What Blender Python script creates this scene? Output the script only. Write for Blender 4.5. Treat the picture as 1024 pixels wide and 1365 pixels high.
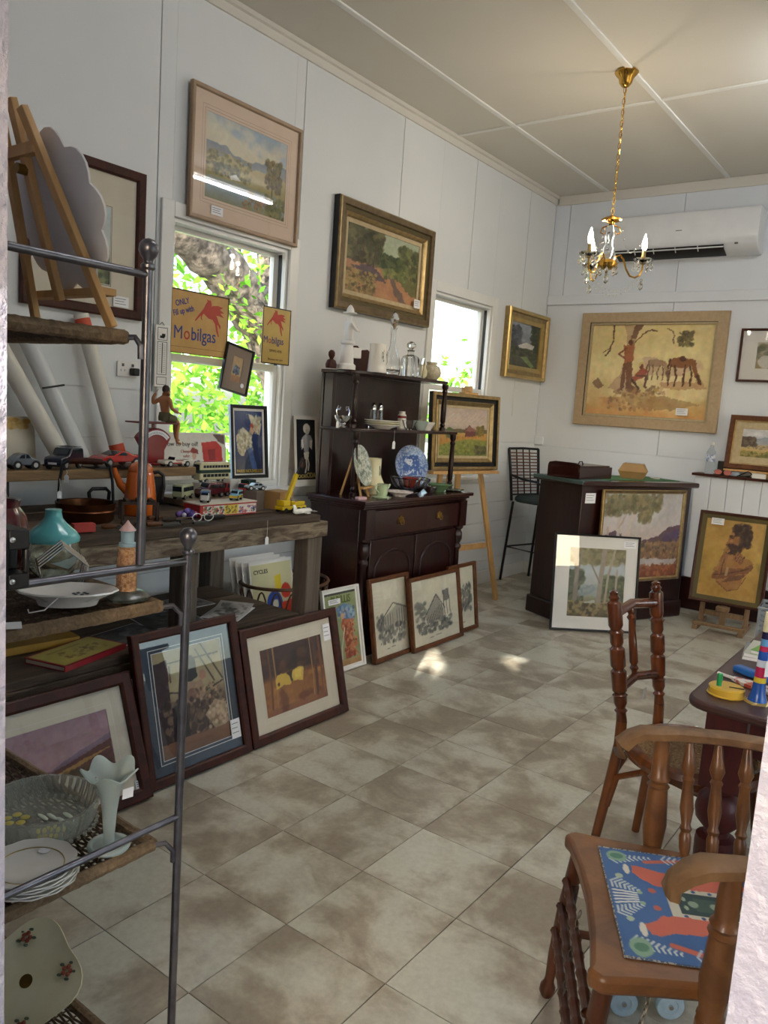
import bpy, bmesh, math, random
import numpy as np
from mathutils import Matrix, Vector, Euler

for _o in list(bpy.data.objects):
    bpy.data.objects.remove(_o)
SC = bpy.context.scene
COL = SC.collection
PI = math.pi

# ------------------------------------------------------------------ camera
cam_d = bpy.data.cameras.new('camera'); cam = bpy.data.objects.new('camera', cam_d); COL.objects.link(cam)
cam_d.sensor_fit = 'VERTICAL'; cam_d.sensor_height = 36.0; cam_d.lens = 1045.637 / 1365 * 36.0
cam_d.clip_start = 0.05; cam_d.clip_end = 200
_r = (0.79757871, 0.59944169, 0.06736364); _u = (-0.132164, 0.06469495, 0.98911437); _f = (-0.58855831, 0.79779961, -0.13082392)
cam.matrix_world = Matrix(((_r[0], _u[0], -_f[0], 0), (_r[1], _u[1], -_f[1], 0), (_r[2], _u[2], -_f[2], 1.5), (0, 0, 0, 1)))
SC.camera = cam

# ------------------------------------------------------------------ sky, sun, exposure
W = bpy.data.worlds.new('sky'); SC.world = W; W.use_nodes = True
_n = W.node_tree.nodes; _n.clear()
_o = _n.new('ShaderNodeOutputWorld'); _b = _n.new('ShaderNodeBackground'); _s = _n.new('ShaderNodeTexSky')
_s.sky_type = 'NISHITA'; _s.sun_disc = False; _s.sun_elevation = math.radians(24); _s.sun_rotation = math.radians(155)
_s.air_density = 1.0; _s.dust_density = 3.0; _s.ozone_density = 1.0
_b.inputs['Strength'].default_value = 0.62
W.node_tree.links.new(_s.outputs[0], _b.inputs[0]); W.node_tree.links.new(_b.outputs[0], _o.inputs[0])
SUN_DIR = Vector((-1.0, 2.2, -1.0)).normalized()
sl = bpy.data.lights.new('sun', 'SUN'); sl.energy = 12; sl.angle = math.radians(0.3); sl.color = (1.0, 0.94, 0.84)
so = bpy.data.objects.new('sun', sl); COL.objects.link(so); so.rotation_euler = SUN_DIR.to_track_quat('-Z', 'Y').to_euler(); so.location = (6, -14, 8)
def portal(loc, rot, sx, sy):
    l = bpy.data.lights.new('window_portal', 'AREA'); l.shape = 'RECTANGLE'; l.size = sx; l.size_y = sy; l.cycles.is_portal = True
    o = bpy.data.objects.new('window_portal', l); COL.objects.link(o); o.location = loc; o.rotation_euler = rot
portal((-3.46, 3.03, 1.7), (0, -PI/2, 0), 1.42, 0.9)
portal((-3.46, 5.45, 1.7), (0, -PI/2, 0), 1.42, 0.92)
portal((1.72, 2.2, 1.55), (0, PI/2, 0), 1.7, 1.5)
portal((1.72, 5.2, 1.55), (0, PI/2, 0), 1.7, 1.5)
portal((-0.51, 0.36, 1.05), (-PI/2, 0, 0), 0.9, 2.08)
SC.view_settings.view_transform = 'Standard'; SC.view_settings.look = 'None'
SC.view_settings.exposure = 0.92; SC.view_settings.gamma = 1.0; SC.view_settings.use_curve_mapping = False

# ------------------------------------------------------------------ materials
def lin(c):
    return tuple((x / 12.92 if x <= 0.04045 else ((x + 0.055) / 1.055) ** 2.4) for x in c)
def rgb(h):
    return tuple(int(h[i:i+2], 16) / 255 for i in (0, 2, 4))
MATS = {}
def mat(name, c1='808080', c2=None, rough=0.5, metal=0.0, scale=8.0, kind='noise', bump=0.0, spec=0.5, trans=0.0, coat=0.0, stretch=(1, 1, 1), ior=1.45, emit=None, alpha=1.0, sub=0.0, rnd=False, contrast=0.25, bscale=None, sheen=0.0):
    if name in MATS: return MATS[name]
    m = bpy.data.materials.new(name); m.use_nodes = True; MATS[name] = m
    nt = m.node_tree; N = nt.nodes; L = nt.links; N.clear()
    out = N.new('ShaderNodeOutputMaterial'); p = N.new('ShaderNodeBsdfPrincipled'); L.new(p.outputs[0], out.inputs[0])
    p.inputs['Roughness'].default_value = rough; p.inputs['Metallic'].default_value = metal
    p.inputs['IOR'].default_value = ior; p.inputs['Specular IOR Level'].default_value = spec
    p.inputs['Transmission Weight'].default_value = trans; p.inputs['Coat Weight'].default_value = coat
    p.inputs['Coat Roughness'].default_value = 0.08; p.inputs['Alpha'].default_value = alpha
    p.inputs['Sheen Weight'].default_value = sheen
    A = lin(rgb(c1)); B = lin(rgb(c2)) if c2 else tuple(x * 0.85 for x in A)
    tc = N.new('ShaderNodeTexCoord'); mp = N.new('ShaderNodeMapping'); L.new(tc.outputs['Object'], mp.inputs[0])
    mp.inputs['Scale'].default_value = stretch
    vec = mp.outputs[0]
    if rnd:
        oi = N.new('ShaderNodeObjectInfo'); mul = N.new('ShaderNodeMath'); mul.operation = 'MULTIPLY'; mul.inputs[1].default_value = 57.0
        L.new(oi.outputs['Random'], mul.inputs[0]); add = N.new('ShaderNodeVectorMath'); add.operation = 'ADD'
        L.new(vec, add.inputs[0]); L.new(mul.outputs[0], add.inputs[1]); vec = add.outputs[0]
    if kind == 'wood':
        nz = N.new('ShaderNodeTexNoise'); nz.inputs['Scale'].default_value = scale; nz.inputs['Detail'].default_value = 6; nz.inputs['Distortion'].default_value = 1.2
        L.new(vec, nz.inputs['Vector']); fac = nz.outputs[0]
    else:
        nz = N.new('ShaderNodeTexNoise'); nz.inputs['Scale'].default_value = scale; nz.inputs['Detail'].default_value = 4
        L.new(vec, nz.inputs['Vector']); fac = nz.outputs[0]
    cr = N.new('ShaderNodeValToRGB'); e = cr.color_ramp.elements
    e[0].position = 0.5 - contrast; e[1].position = 0.5 + contrast; e[0].color = (*B, 1); e[1].color = (*A, 1)
    L.new(fac, cr.inputs[0]); L.new(cr.outputs[0], p.inputs['Base Color'])
    if bump:
        bn = N.new('ShaderNodeTexNoise'); bn.inputs['Scale'].default_value = bscale or scale * 3; bn.inputs['Detail'].default_value = 5
        L.new(vec, bn.inputs['Vector'])
        bp = N.new('ShaderNodeBump'); bp.inputs['Strength'].default_value = bump; bp.inputs['Distance'].default_value = 0.01
        L.new(bn.outputs[0], bp.inputs['Height']); L.new(bp.outputs[0], p.inputs['Normal'])
    if emit:
        p.inputs['Emission Color'].default_value = (*lin(rgb(emit[0])), 1); p.inputs['Emission Strength'].default_value = emit[1]
    if sub:
        p.inputs['Subsurface Weight'].default_value = sub
    return m
def thin_glass(name, tint=(1, 1, 1), refl=1.0):
    if name in MATS: return MATS[name]
    m = bpy.data.materials.new(name); m.use_nodes = True; MATS[name] = m
    nt = m.node_tree; N = nt.nodes; L = nt.links; N.clear()
    out = N.new('ShaderNodeOutputMaterial'); mx = N.new('ShaderNodeMixShader'); t = N.new('ShaderNodeBsdfTransparent'); g = N.new('ShaderNodeBsdfGlossy')
    t.inputs[0].default_value = (*tint, 1); g.inputs['Roughness'].default_value = 0.02
    ge = N.new('ShaderNodeNewGeometry'); dt = N.new('ShaderNodeVectorMath'); dt.operation = 'DOT_PRODUCT'; L.new(ge.outputs['Normal'], dt.inputs[0]); L.new(ge.outputs['Incoming'], dt.inputs[1])
    ab = N.new('ShaderNodeMath'); ab.operation = 'ABSOLUTE'; L.new(dt.outputs['Value'], ab.inputs[0]); om = N.new('ShaderNodeMath'); om.operation = 'SUBTRACT'; om.inputs[0].default_value = 1.0; L.new(ab.outputs[0], om.inputs[1])
    pw = N.new('ShaderNodeMath'); pw.operation = 'POWER'; pw.inputs[1].default_value = 5.0; L.new(om.outputs[0], pw.inputs[0]); fr = N.new('ShaderNodeMath'); fr.operation = 'MULTIPLY_ADD'; fr.inputs[1].default_value = 0.94; fr.inputs[2].default_value = 0.04; L.new(pw.outputs[0], fr.inputs[0])
    mu = N.new('ShaderNodeMath'); mu.operation = 'MULTIPLY'; mu.inputs[1].default_value = refl
    L.new(fr.outputs[0], mu.inputs[0]); L.new(mu.outputs[0], mx.inputs[0]); L.new(t.outputs[0], mx.inputs[1]); L.new(g.outputs[0], mx.inputs[2]); L.new(mx.outputs[0], out.inputs[0])
    return m
def paint_mat(name, rough=0.5, bump=0.15, coat=0.0, bs=120):
    if name in MATS: return MATS[name]
    m = mat(name, 'ffffff', None, rough=rough, coat=coat); nt = m.node_tree; N = nt.nodes; L = nt.links
    p = [n for n in N if n.type == 'BSDF_PRINCIPLED'][0]
    at = N.new('ShaderNodeAttribute'); at.attribute_name = 'Col'
    for l in list(p.inputs['Base Color'].links): L.remove(l)
    L.new(at.outputs['Color'], p.inputs['Base Color'])
    if bump:
        tc = N.new('ShaderNodeTexCoord'); nz = N.new('ShaderNodeTexNoise'); nz.inputs['Scale'].default_value = bs
        bp = N.new('ShaderNodeBump'); bp.inputs['Strength'].default_value = bump; bp.inputs['Distance'].default_value = 0.004
        L.new(tc.outputs['Object'], nz.inputs['Vector']); L.new(nz.outputs[0], bp.inputs['Height']); L.new(bp.outputs[0], p.inputs['Normal'])
    return m

# ------------------------------------------------------------------ mesh builder
class MB:
    def __init__(s): s.v = []; s.f = []; s.mi = []; s.M = Matrix.Identity(4); s.cur = 0
    def at(s, loc=(0, 0, 0), rx=0, ry=0, rz=0, sc=(1, 1, 1)):
        s.M = Matrix.Translation(loc) @ Euler((rx, ry, rz)).to_matrix().to_4x4() @ Matrix.Diagonal((*sc, 1)); return s
    def m(s, i): s.cur = i; return s
    def add(s, vs, fs):
        b = len(s.v)
        for v in vs: s.v.append(tuple(s.M @ Vector(v)))
        for f in fs: s.f.append(tuple(b + i for i in f)); s.mi.append(s.cur)
        return s
    def box(s, x0, x1, y0, y1, z0, z1):
        return s.add([(x0, y0, z0), (x1, y0, z0), (x1, y1, z0), (x0, y1, z0), (x0, y0, z1), (x1, y0, z1), (x1, y1, z1), (x0, y1, z1)],
                     [(3, 2, 1, 0), (4, 5, 6, 7), (0, 1, 5, 4), (1, 2, 6, 5), (2, 3, 7, 6), (3, 0, 4, 7)])
    def cb(s, x, y, z, sx, sy, sz): return s.box(x - sx/2, x + sx/2, y - sy/2, y + sy/2, z - sz/2, z + sz/2)
    def bar(s, p, q, w, h, up=(0, 0, 1)):
        p = Vector(p); q = Vector(q); d = (q - p).normalized(); up = Vector(up)
        if abs(d.dot(up)) > 0.98: up = Vector((0, 1, 0))
        a = d.cross(up).normalized(); b = a.cross(d).normalized(); vs = []
        for c in (p, q):
            for i, j in ((-1, -1), (1, -1), (1, 1), (-1, 1)): vs.append(tuple(c + a * (i * w/2) + b * (j * h/2)))
        return s.add(vs, [(3, 2, 1, 0), (4, 5, 6, 7), (0, 1, 5, 4), (1, 2, 6, 5), (2, 3, 7, 6), (3, 0, 4, 7)])
    def tube(s, pts, r, n=8, closed=False, caps=True, sq=1.0):
        pts = [Vector(p) for p in pts]; k = len(pts); rs = r if isinstance(r, (list, tuple)) else [r] * k
        vs = []; fs = []; prev = None
        for i, p in enumerate(pts):
            if closed: d = pts[(i + 1) % k] - pts[i - 1]
            else: d = pts[min(i + 1, k - 1)] - pts[max(i - 1, 0)]
            d = d.normalized() if d.length > 1e-9 else Vector((0, 0, 1))
            if prev is None:
                a = d.cross(Vector((0, 0, 1))) if abs(d.z) < 0.95 else d.cross(Vector((1, 0, 0)))
            else: a = prev - d * prev.dot(d)
            if a.length < 1e-6: a = d.cross(Vector((0, 0, 1))) if abs(d.z) < 0.95 else d.cross(Vector((1, 0, 0)))
            a.normalize(); b = d.cross(a); prev = a
            for j in range(n):
                t = 2 * PI * j / n; vs.append(tuple(p + (a * math.cos(t) + b * math.sin(t) * sq) * rs[i]))
        for i in range(k if closed else k - 1):
            i2 = (i + 1) % k
            for j in range(n):
                j2 = (j + 1) % n; fs.append((i * n + j, i * n + j2, i2 * n + j2, i2 * n + j))
        if caps and not closed:
            fs.append(tuple(range(n - 1, -1, -1))); fs.append(tuple((k - 1) * n + j for j in range(n)))
        return s.add(vs, fs)
    def lathe(s, prof, n=20, c=(0, 0, 0), sx=1, sy=1, fn=None):
        vs = []; fs = []; k = len(prof)
        for i, (r, z) in enumerate(prof):
            for j in range(n):
                t = 2 * PI * j / n; rr, zz = (r, z)
                if fn: rr, zz = fn(t, i, r, z)
                vs.append((c[0] + rr * math.cos(t) * sx, c[1] + rr * math.sin(t) * sy, c[2] + zz))
        for i in range(k - 1):
            for j in range(n):
                j2 = (j + 1) % n; fs.append((i * n + j, i * n + j2, (i + 1) * n + j2, (i + 1) * n + j))
        if prof[0][0] > 1e-5: fs.append(tuple(range(n - 1, -1, -1)))
        if prof[-1][0] > 1e-5: fs.append(tuple((k - 1) * n + j for j in range(n)))
        return s.add(vs, fs)
    def turned(s, p, q, prof, n=10):
        """turned spindle from p to q; prof = [(t 0..1, radius)]"""
        p = Vector(p); q = Vector(q)
        return s.tube([p + (q - p) * t for t, r in prof], [r for t, r in prof], n)
    def sph(s, c, r, n=12, sc=(1, 1, 1)):
        prof = [(max(r * math.sin(PI * i / (n//2 + 2)), 1e-6), -r * math.cos(PI * i / (n//2 + 2)) * sc[2]) for i in range(n//2 + 3)]
        return s.lathe(prof, n, c, sc[0], sc[1])
    def prism(s, poly, a0, a1, ax='y'):
        k = len(poly)
        def P(u, v, a): return {'y': (u, a, v), 'x': (a, u, v), 'z': (u, v, a)}[ax]
        vs = [P(u, v, a0) for u, v in poly] + [P(u, v, a1) for u, v in poly]
        fs = [tuple(range(k)), tuple(range(2 * k - 1, k - 1, -1))] + [(i, k + i, k + (i + 1) % k, (i + 1) % k) for i in range(k)]
        return s.add(vs, fs)
    def build(s, name, mats, parent=None, loc=(0, 0, 0), rot=(0, 0, 0), bevel=0, angle=38, flat=False):
        me = bpy.data.meshes.new(name); me.from_pydata(s.v, [], s.f)
        mats = mats if isinstance(mats, (list, tuple)) else [mats]
        for mm in mats: me.materials.append(mm)
        if len(mats) > 1: me.polygons.foreach_set('material_index', [min(i, len(mats) - 1) for i in s.mi])
        bm = bmesh.new(); bm.from_mesh(me); bmesh.ops.recalc_face_normals(bm, faces=bm.faces); bm.to_mesh(me); bm.free()
        if not flat:
            me.polygons.foreach_set('use_smooth', [True] * len(me.polygons)); me.set_sharp_from_angle(angle=math.radians(angle))
        me.update()
        o = bpy.data.objects.new(name, me); COL.objects.link(o); o.location = loc; o.rotation_euler = rot
        if parent: o.parent = parent
        if bevel:
            b = o.modifiers.new('bevel', 'BEVEL'); b.width = bevel; b.segments = 2; b.limit_method = 'ANGLE'; b.angle_limit = math.radians(40)
        return o
def tag(o, label=None, cat=None, group=None, kind=None):
    if label: o['label'] = label
    if cat: o['category'] = cat
    if group: o['group'] = group
    if kind: o['kind'] = kind
    return o
def thing(name, label, cat, loc=(0, 0, 0), rz=0, tilt=0, group=None, ry=0):
    o = bpy.data.objects.new(name, None); COL.objects.link(o); o.empty_display_size = 0.05
    o.location = loc; o.rotation_euler = (tilt, ry, rz); return tag(o, label, cat, group)
def text(s, size, m, parent, loc, rot=(PI/2, 0, 0), name='lettering', ext=0.0004, sx=1.0, align='LEFT', shear=0.0, bold=0.0):
    cu = bpy.data.curves.new(name, 'FONT'); cu.body = s; cu.size = size; cu.extrude = ext; cu.align_x = align; cu.shear = shear; cu.offset = bold; cu.resolution_u = 3
    t = bpy.data.objects.new('tmp', cu); COL.objects.link(t)
    me = bpy.data.meshes.new_from_object(t.evaluated_get(bpy.context.evaluated_depsgraph_get()))
    COL.objects.unlink(t); bpy.data.objects.remove(t); bpy.data.curves.remove(cu)
    me.name = name; me.materials.clear(); me.materials.append(m)
    o = bpy.data.objects.new(name, me); COL.objects.link(o); o.parent = parent; o.location = loc; o.rotation_euler = rot; o.scale = (sx, 1, 1)
    return o

# ------------------------------------------------------------------ painted pictures: colours per vertex of a fine grid
class Cv:
    def __init__(s, nx, ny, col='ffffff', seed=1):
        s.nx = nx; s.ny = ny; s.a = np.ones((ny, nx, 3)) * np.array(rgb(col)); s.rng = np.random.RandomState(seed)
        s.U, s.V = np.meshgrid(np.linspace(0, 1, nx), np.linspace(0, 1, ny)); s.asp = nx / ny
    def noise(s, sc, octv=3):
        out = np.zeros((s.ny, s.nx)); amp = 1; tot = 0
        for o in range(octv):
            gx = max(int(sc * s.asp) + 2, 2); gy = int(sc) + 2; g = s.rng.rand(gy + 1, gx + 1)
            x = s.U * (gx - 1); y = s.V * (gy - 1); xi = x.astype(int); yi = y.astype(int); fx = x - xi; fy = y - yi
            fx = fx * fx * (3 - 2 * fx); fy = fy * fy * (3 - 2 * fy)
            out += amp * (g[yi, xi] * (1 - fx) * (1 - fy) + g[yi, xi + 1] * fx * (1 - fy) + g[yi + 1, xi] * (1 - fx) * fy + g[yi + 1, xi + 1] * fx * fy)
            tot += amp; amp *= 0.5; sc *= 2.1
        return out / tot - 0.5
    def mix(s, m, col, a=1.0):
        c = np.array(rgb(col)) if isinstance(col, str) else col
        m = np.clip(m, 0, 1)[..., None] * a; s.a = s.a * (1 - m) + c * m; return s
    def grad(s, stops):
        v = [p for p, c in stops]; cc = np.array([rgb(c) for p, c in stops])
        for k in range(3): s.a[..., k] = np.interp(s.V, v, cc[:, k])
        return s
    def band(s, v0, v1, stops, wob=0.0, sc=4, a=1.0):
        """colours between v0 and v1 with a wobbling top edge"""
        w = s.noise(sc) * wob; m = ((s.V + w) > v0) & (s.V <= v1 + 0.001)
        v = [p for p, c in stops]; cc = np.array([rgb(c) for p, c in stops]); t = np.clip((s.V + w - v0) / max(v1 - v0, 1e-3), 0, 1)
        col = np.stack([np.interp(t, v, cc[:, k]) for k in range(3)], -1); mm = m[..., None] * a
        s.a = s.a * (1 - mm) + col * mm; return s
    def tint(s, sc, amt, octv=3):
        s.a = np.clip(s.a + (s.noise(sc, octv) * 2 * amt)[..., None], 0, 1); return s
    def mottle(s, sc, col, a=0.5, th=0.0, reg=None):
        n = np.clip((s.noise(sc) - th) * 6, 0, 1)
        if reg is not None: n = n * ((s.U > reg[0]) & (s.U < reg[2]) & (s.V > reg[1]) & (s.V < reg[3]))
        return s.mix(n, col, a)
    def poly(s, pts, col, a=1.0, rough=0.0, sc=12):
        U = s.U + (s.noise(sc) * rough if rough else 0); V = s.V + (s.noise(sc) * rough if rough else 0)
        m = np.zeros(U.shape, bool); k = len(pts)
        for i in range(k):
            x0, y0 = pts[i]; x1, y1 = pts[(i + 1) % k]
            if y0 == y1: continue
            c = ((y0 > V) != (y1 > V)) & (U < (x1 - x0) * (V - y0) / (y1 - y0) + x0); m ^= c
        return s.mix(m.astype(float), col, a)
    def blob(s, cx, cy, rx, ry, col, a=1.0, rough=0.3, soft=8, sc=10):
        d = np.sqrt(((s.U - cx) / rx) ** 2 + ((s.V - cy) / ry) ** 2) + (s.noise(sc) * rough if rough else 0)
        return s.mix((1 - d) * soft, col, a)
    def line(s, pts, w, col, a=1.0, w1=None):
        for (x0, y0), (x1, y1) in zip(pts[:-1], pts[1:]):
            dx = (x1 - x0) * s.asp; dy = y1 - y0; L2 = dx * dx + dy * dy + 1e-9
            t = np.clip(((s.U - x0) * s.asp * dx + (s.V - y0) * dy) / L2, 0, 1)
            d = np.hypot((s.U - x0) * s.asp - t * dx, s.V - y0 - t * dy)
            s.mix((w - d) / (w * 0.35 + 1e-4), col, a)
        return s
    def dabs(s, n, reg, size, cols, a=0.8, sq=1.0):
        x0, y0, x1, y1 = reg; cc = [np.array(rgb(c)) for c in cols]
        for i in range(n):
            cx = x0 + (x1 - x0) * s.rng.rand(); cy = y0 + (y1 - y0) * s.rng.rand(); r = size * (0.5 + s.rng.rand())
            i0 = max(int((cy - r * sq) * s.ny), 0); i1 = min(int((cy + r * sq) * s.ny) + 2, s.ny); j0 = max(int((cx - r / s.asp) * s.nx), 0); j1 = min(int((cx + r / s.asp) * s.nx) + 2, s.nx)
            if i0 >= i1 or j0 >= j1: continue
            u = (s.U[i0:i1, j0:j1] - cx) * s.asp / r; v = (s.V[i0:i1, j0:j1] - cy) / (r * sq)
            m = (np.clip((1 - np.hypot(u, v)) * 3, 0, 1) * a)[..., None]; c = cc[s.rng.randint(len(cc))]
            s.a[i0:i1, j0:j1] = s.a[i0:i1, j0:j1] * (1 - m) + c * m
        return s
    def finish(s, warp=0.012, tint=0.04):
        """brushwork: wobble the edges and break up the flat tones"""
        dv = s.noise(16, 3) * warp * 2 + s.noise(40, 2) * warp; du = (s.noise(16, 3) * warp * 2 + s.noise(40, 2) * warp) / s.asp
        i = np.clip(np.rint((s.V + dv) * (s.ny - 1)), 0, s.ny - 1).astype(int); j = np.clip(np.rint((s.U + du) * (s.nx - 1)), 0, s.nx - 1).astype(int)
        s.a = s.a[i, j]; s.tint(5, tint * 0.8); s.tint(22, tint)
        for k in range(3): s.a[..., k] = np.clip(s.a[..., k] + s.noise(20, 2) * tint, 0, 1)
        return s
    def tree(s, x, y0, y1, w, trunk, cols, r, n=40, size=0.03, lean=0.0):
        s.line([(x, y0), (x + lean * 0.4, (y0 + y1) / 2), (x + lean, y1)], w, trunk)
        for k in range(4):
            s.dabs(n // 4, (x + lean - r + 0.3 * r * s.rng.rand(), y1 - r * 0.9, x + lean + r * (0.5 + 0.5 * s.rng.rand()), y1 + r * 0.7), size, cols)
        return s
def canvas(cv, name, w, h, parent, loc, m, cyl=None):
    ny, nx = cv.ny, cv.nx
    me = bpy.data.meshes.new(name)
    co = np.zeros((ny, nx, 3)); co[..., 0] = (cv.U - 0.5) * w; co[..., 2] = (1 - cv.V) * h
    if cyl: co[..., 1] = cyl(cv.U, cv.V)
    idx = np.arange(ny * nx).reshape(ny, nx)
    f = np.stack([idx[1:, :-1], idx[1:, 1:], idx[:-1, 1:], idx[:-1, :-1]], -1).reshape(-1, 4)
    me.vertices.add(ny * nx); me.vertices.foreach_set('co', co.astype(np.float32).ravel())
    me.loops.add(f.size); me.loops.foreach_set('vertex_index', f.astype(np.int32).ravel())
    me.polygons.add(len(f)); me.polygons.foreach_set('loop_start', np.arange(0, f.size, 4, dtype=np.int32))
    me.update(calc_edges=True); me.polygons.foreach_set('use_smooth', [True] * len(f))
    ca = me.color_attributes.new('Col', 'FLOAT_COLOR', 'POINT'); a = np.clip(cv.a, 0, 1)
    l = np.where(a <= 0.04045, a / 12.92, ((a + 0.055) / 1.055) ** 2.4)
    ca.data.foreach_set('color', np.concatenate([l, np.ones((ny, nx, 1))], -1).astype(np.float32).ravel())
    me.materials.append(m); me.validate(); me.update()
    o = bpy.data.objects.new(name, me); COL.objects.link(o); o.parent = parent; o.location = loc
    return o
# ------------------------------------------------------------------ common materials
M_wall = mat('painted_wall', 'dfe1e0', 'd7dad9', rough=0.45, scale=1.6, bump=0.05, bscale=30)
M_wallb = mat('daylit_wall_back', 'e4e9ee', 'dbe0e6', rough=0.45, scale=1.5, bump=0.05, bscale=30)  # bluer and lighter than the side walls: window daylight put into the colour
M_trimw = mat('white_gloss_trim', 'e6e6e2', 'dcdcd6', rough=0.3, scale=4)
M_ceil = mat('cream_ceiling', 'd8d4ca', 'd0ccc0', rough=0.55, scale=0.9, bump=0.04, bscale=20)
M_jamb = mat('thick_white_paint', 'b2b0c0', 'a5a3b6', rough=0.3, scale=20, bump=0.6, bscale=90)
M_grout = mat('dark_floor_joint', '5a5043', '463e34', rough=0.8)
M_mahog = mat('dark_mahogany', '30100c', '140605', rough=0.3, kind='wood', scale=5, stretch=(4, 4, 0.6), coat=0.12)
M_mahogh = mat('dark_mahogany_horizontal', '38130d', '180706', rough=0.27, kind='wood', scale=5, stretch=(4, 0.6, 4), coat=0.2)
M_black = mat('black_satin', '161514', '0d0c0c', rough=0.4)
M_blackm = mat('black_metal', '2a2a2c', '1c1c1e', rough=0.4, metal=0.6)
M_steel = mat('pewter_metal', '77757a', '5a585e', rough=0.32, metal=0.85, scale=30)
M_chrome = mat('chrome', 'd9d9d9', 'c8c8c8', rough=0.12, metal=1.0)
M_brass = mat('polished_brass', 'e0b45a', 'c4923a', rough=0.16, metal=1.0)
M_brassd = mat('aged_brass', '9a7a3c', '6d5425', rough=0.35, metal=0.9)
M_gold = mat('gilt_frame', 'b29a6c', '857048', rough=0.36, metal=0.65, scale=25, bump=0.1)
M_golddk = mat('dark_gilt', '7a674a', '54452f', rough=0.42, metal=0.4, scale=20)
M_pine = mat('pine_easel', 'd0a770', 'b98d54', rough=0.5, kind='wood', scale=6, stretch=(6, 6, 0.7))
M_pined = mat('dull_easel_wood', '9a7c5a', '775d40', rough=0.6, kind='wood', scale=6, stretch=(6, 6, 0.7))
M_fdark = mat('dark_brown_frame_wood', '4a2010', '2a1008', rough=0.42, kind='wood', scale=6, stretch=(3, 3, 3), spec=0.3)
M_fmid = mat('walnut_frame_wood', '6b4022', '452612', rough=0.42, kind='wood', scale=6, stretch=(3, 3, 3), spec=0.3)
M_rustic = mat('weathered_timber', '7c6a55', '453729', rough=0.8, kind='wood', scale=5, stretch=(5, 0.5, 5), bump=0.5, bscale=40, contrast=0.3)
M_rusticd = mat('dark_weathered_timber', '5b4a3a', '30261d', rough=0.8, kind='wood', scale=5, stretch=(5, 0.5, 5), bump=0.5, bscale=40)
M_peel = mat('peeling_paint_timber', '8a7c68', '4f4133', rough=0.85, kind='wood', scale=6, stretch=(6, 1.2, 6), bump=0.6, bscale=50, contrast=0.12)
M_rusticv = mat('weathered_grey_leg', '6f6458', '473d33', rough=0.85, kind='wood', scale=5, stretch=(6, 6, 0.5), bump=0.5, bscale=40)
M_wicker = mat('wicker', '8a7255', '5d4932', rough=0.75, kind='wood', scale=60, stretch=(1, 1, 1), bump=0.4)
M_wickerd = mat('dark_wicker', '5f4c38', '3d2f22', rough=0.75, scale=60, bump=0.4)
M_card = mat('white_card', 'eeeeee', 'e2e2e4', rough=0.6)
M_ink = mat('grey_ink', '6a6a70', '55555a', rough=0.8)
M_string = mat('white_string', 'e8e6e0', 'd2cfc6', rough=0.8)
M_china = mat('white_china', 'ece9e0', 'e0dcd2', rough=0.18, coat=0.4)
M_cream = mat('cream_china', 'e2dcb8', 'd2caa0', rough=0.22, coat=0.4, scale=14)
M_crystal = mat('cut_crystal', 'ffffff', 'f4f6f6', rough=0.03, trans=1.0, ior=1.5)
M_glassc = mat('clear_glass', 'f6fbf6', 'ecf6ee', rough=0.03, trans=1.0, ior=1.45)
M_pane = thin_glass('window_pane', (0.97, 0.99, 0.98), 0.7)
M_pglass = thin_glass('picture_glass', (0.98, 0.98, 0.98), 1.0)
M_felt = mat('teal_leather_top', '4f6a68', '3f5654', rough=0.5)
M_rub = mat('black_rubber', '1c1c1c', '121212', rough=0.7)
M_wheel = mat('toy_hubcap', 'c8c8c8', 'b0b0b0', rough=0.3, metal=0.7)
M_tglass = mat('toy_window', '2a3238', '1c2226', rough=0.1)
def struct(o, label=None): o['kind'] = 'structure'; return o

XL, XR, YF, YB, ZC = -3.376, 1.62, 0.505, 6.94, 3.54
# ------------------------------------------------------------------ floor of square vinyl tiles
mt = mat('marbled_tile', 'c3c2b3', '948a79', rough=0.34, scale=4.2, rnd=True, contrast=0.10, bump=0.05, bscale=14, spec=0.55)
def tile_material(m):
    nt = m.node_tree; N = nt.nodes; L = nt.links
    p = [n for n in N if n.type == 'BSDF_PRINCIPLED'][0]; cr = [n for n in N if n.type == 'VALTORGB'][0]
    vec = [n for n in N if n.type == 'VECT_MATH'][0].outputs[0]
    big = [n for n in N if n.type == 'TEX_NOISE' and abs(n.inputs['Scale'].default_value - 4.2) < 0.01][0]
    big.inputs['Detail'].default_value = 8; big.inputs['Roughness'].default_value = 0.55; big.inputs['Distortion'].default_value = 0.35
    oi = N.new('ShaderNodeObjectInfo')
    bw = N.new('ShaderNodeMapRange'); bw.inputs[3].default_value = -0.055; bw.inputs[4].default_value = 0.075
    ad = N.new('ShaderNodeMath'); ad.operation = 'ADD'; L.new(oi.outputs['Random'], bw.inputs[0]); L.new(bw.outputs[0], ad.inputs[0]); L.new(big.outputs[0], ad.inputs[1]); L.new(ad.outputs[0], cr.inputs[0])
    cr.color_ramp.elements[0].position = 0.40; cr.color_ramp.elements[1].position = 0.60
    e = cr.color_ramp.elements.new(0.47); e.color = (*lin(rgb('a59c8a')), 1)
    e = cr.color_ramp.elements.new(0.53); e.color = (*lin(rgb('b7b3a3')), 1)
    fn = N.new('ShaderNodeTexNoise'); fn.inputs['Scale'].default_value = 60; fn.inputs['Detail'].default_value = 5; L.new(vec, fn.inputs['Vector'])
    mx = N.new('ShaderNodeMix'); mx.data_type = 'RGBA'; mx.blend_type = 'OVERLAY'; mx.inputs[0].default_value = 0.22
    L.new(cr.outputs[0], mx.inputs[6]); L.new(fn.outputs[0], mx.inputs[7]); L.new(mx.outputs[2], p.inputs['Base Color'])
tile_material(mt)
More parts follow.
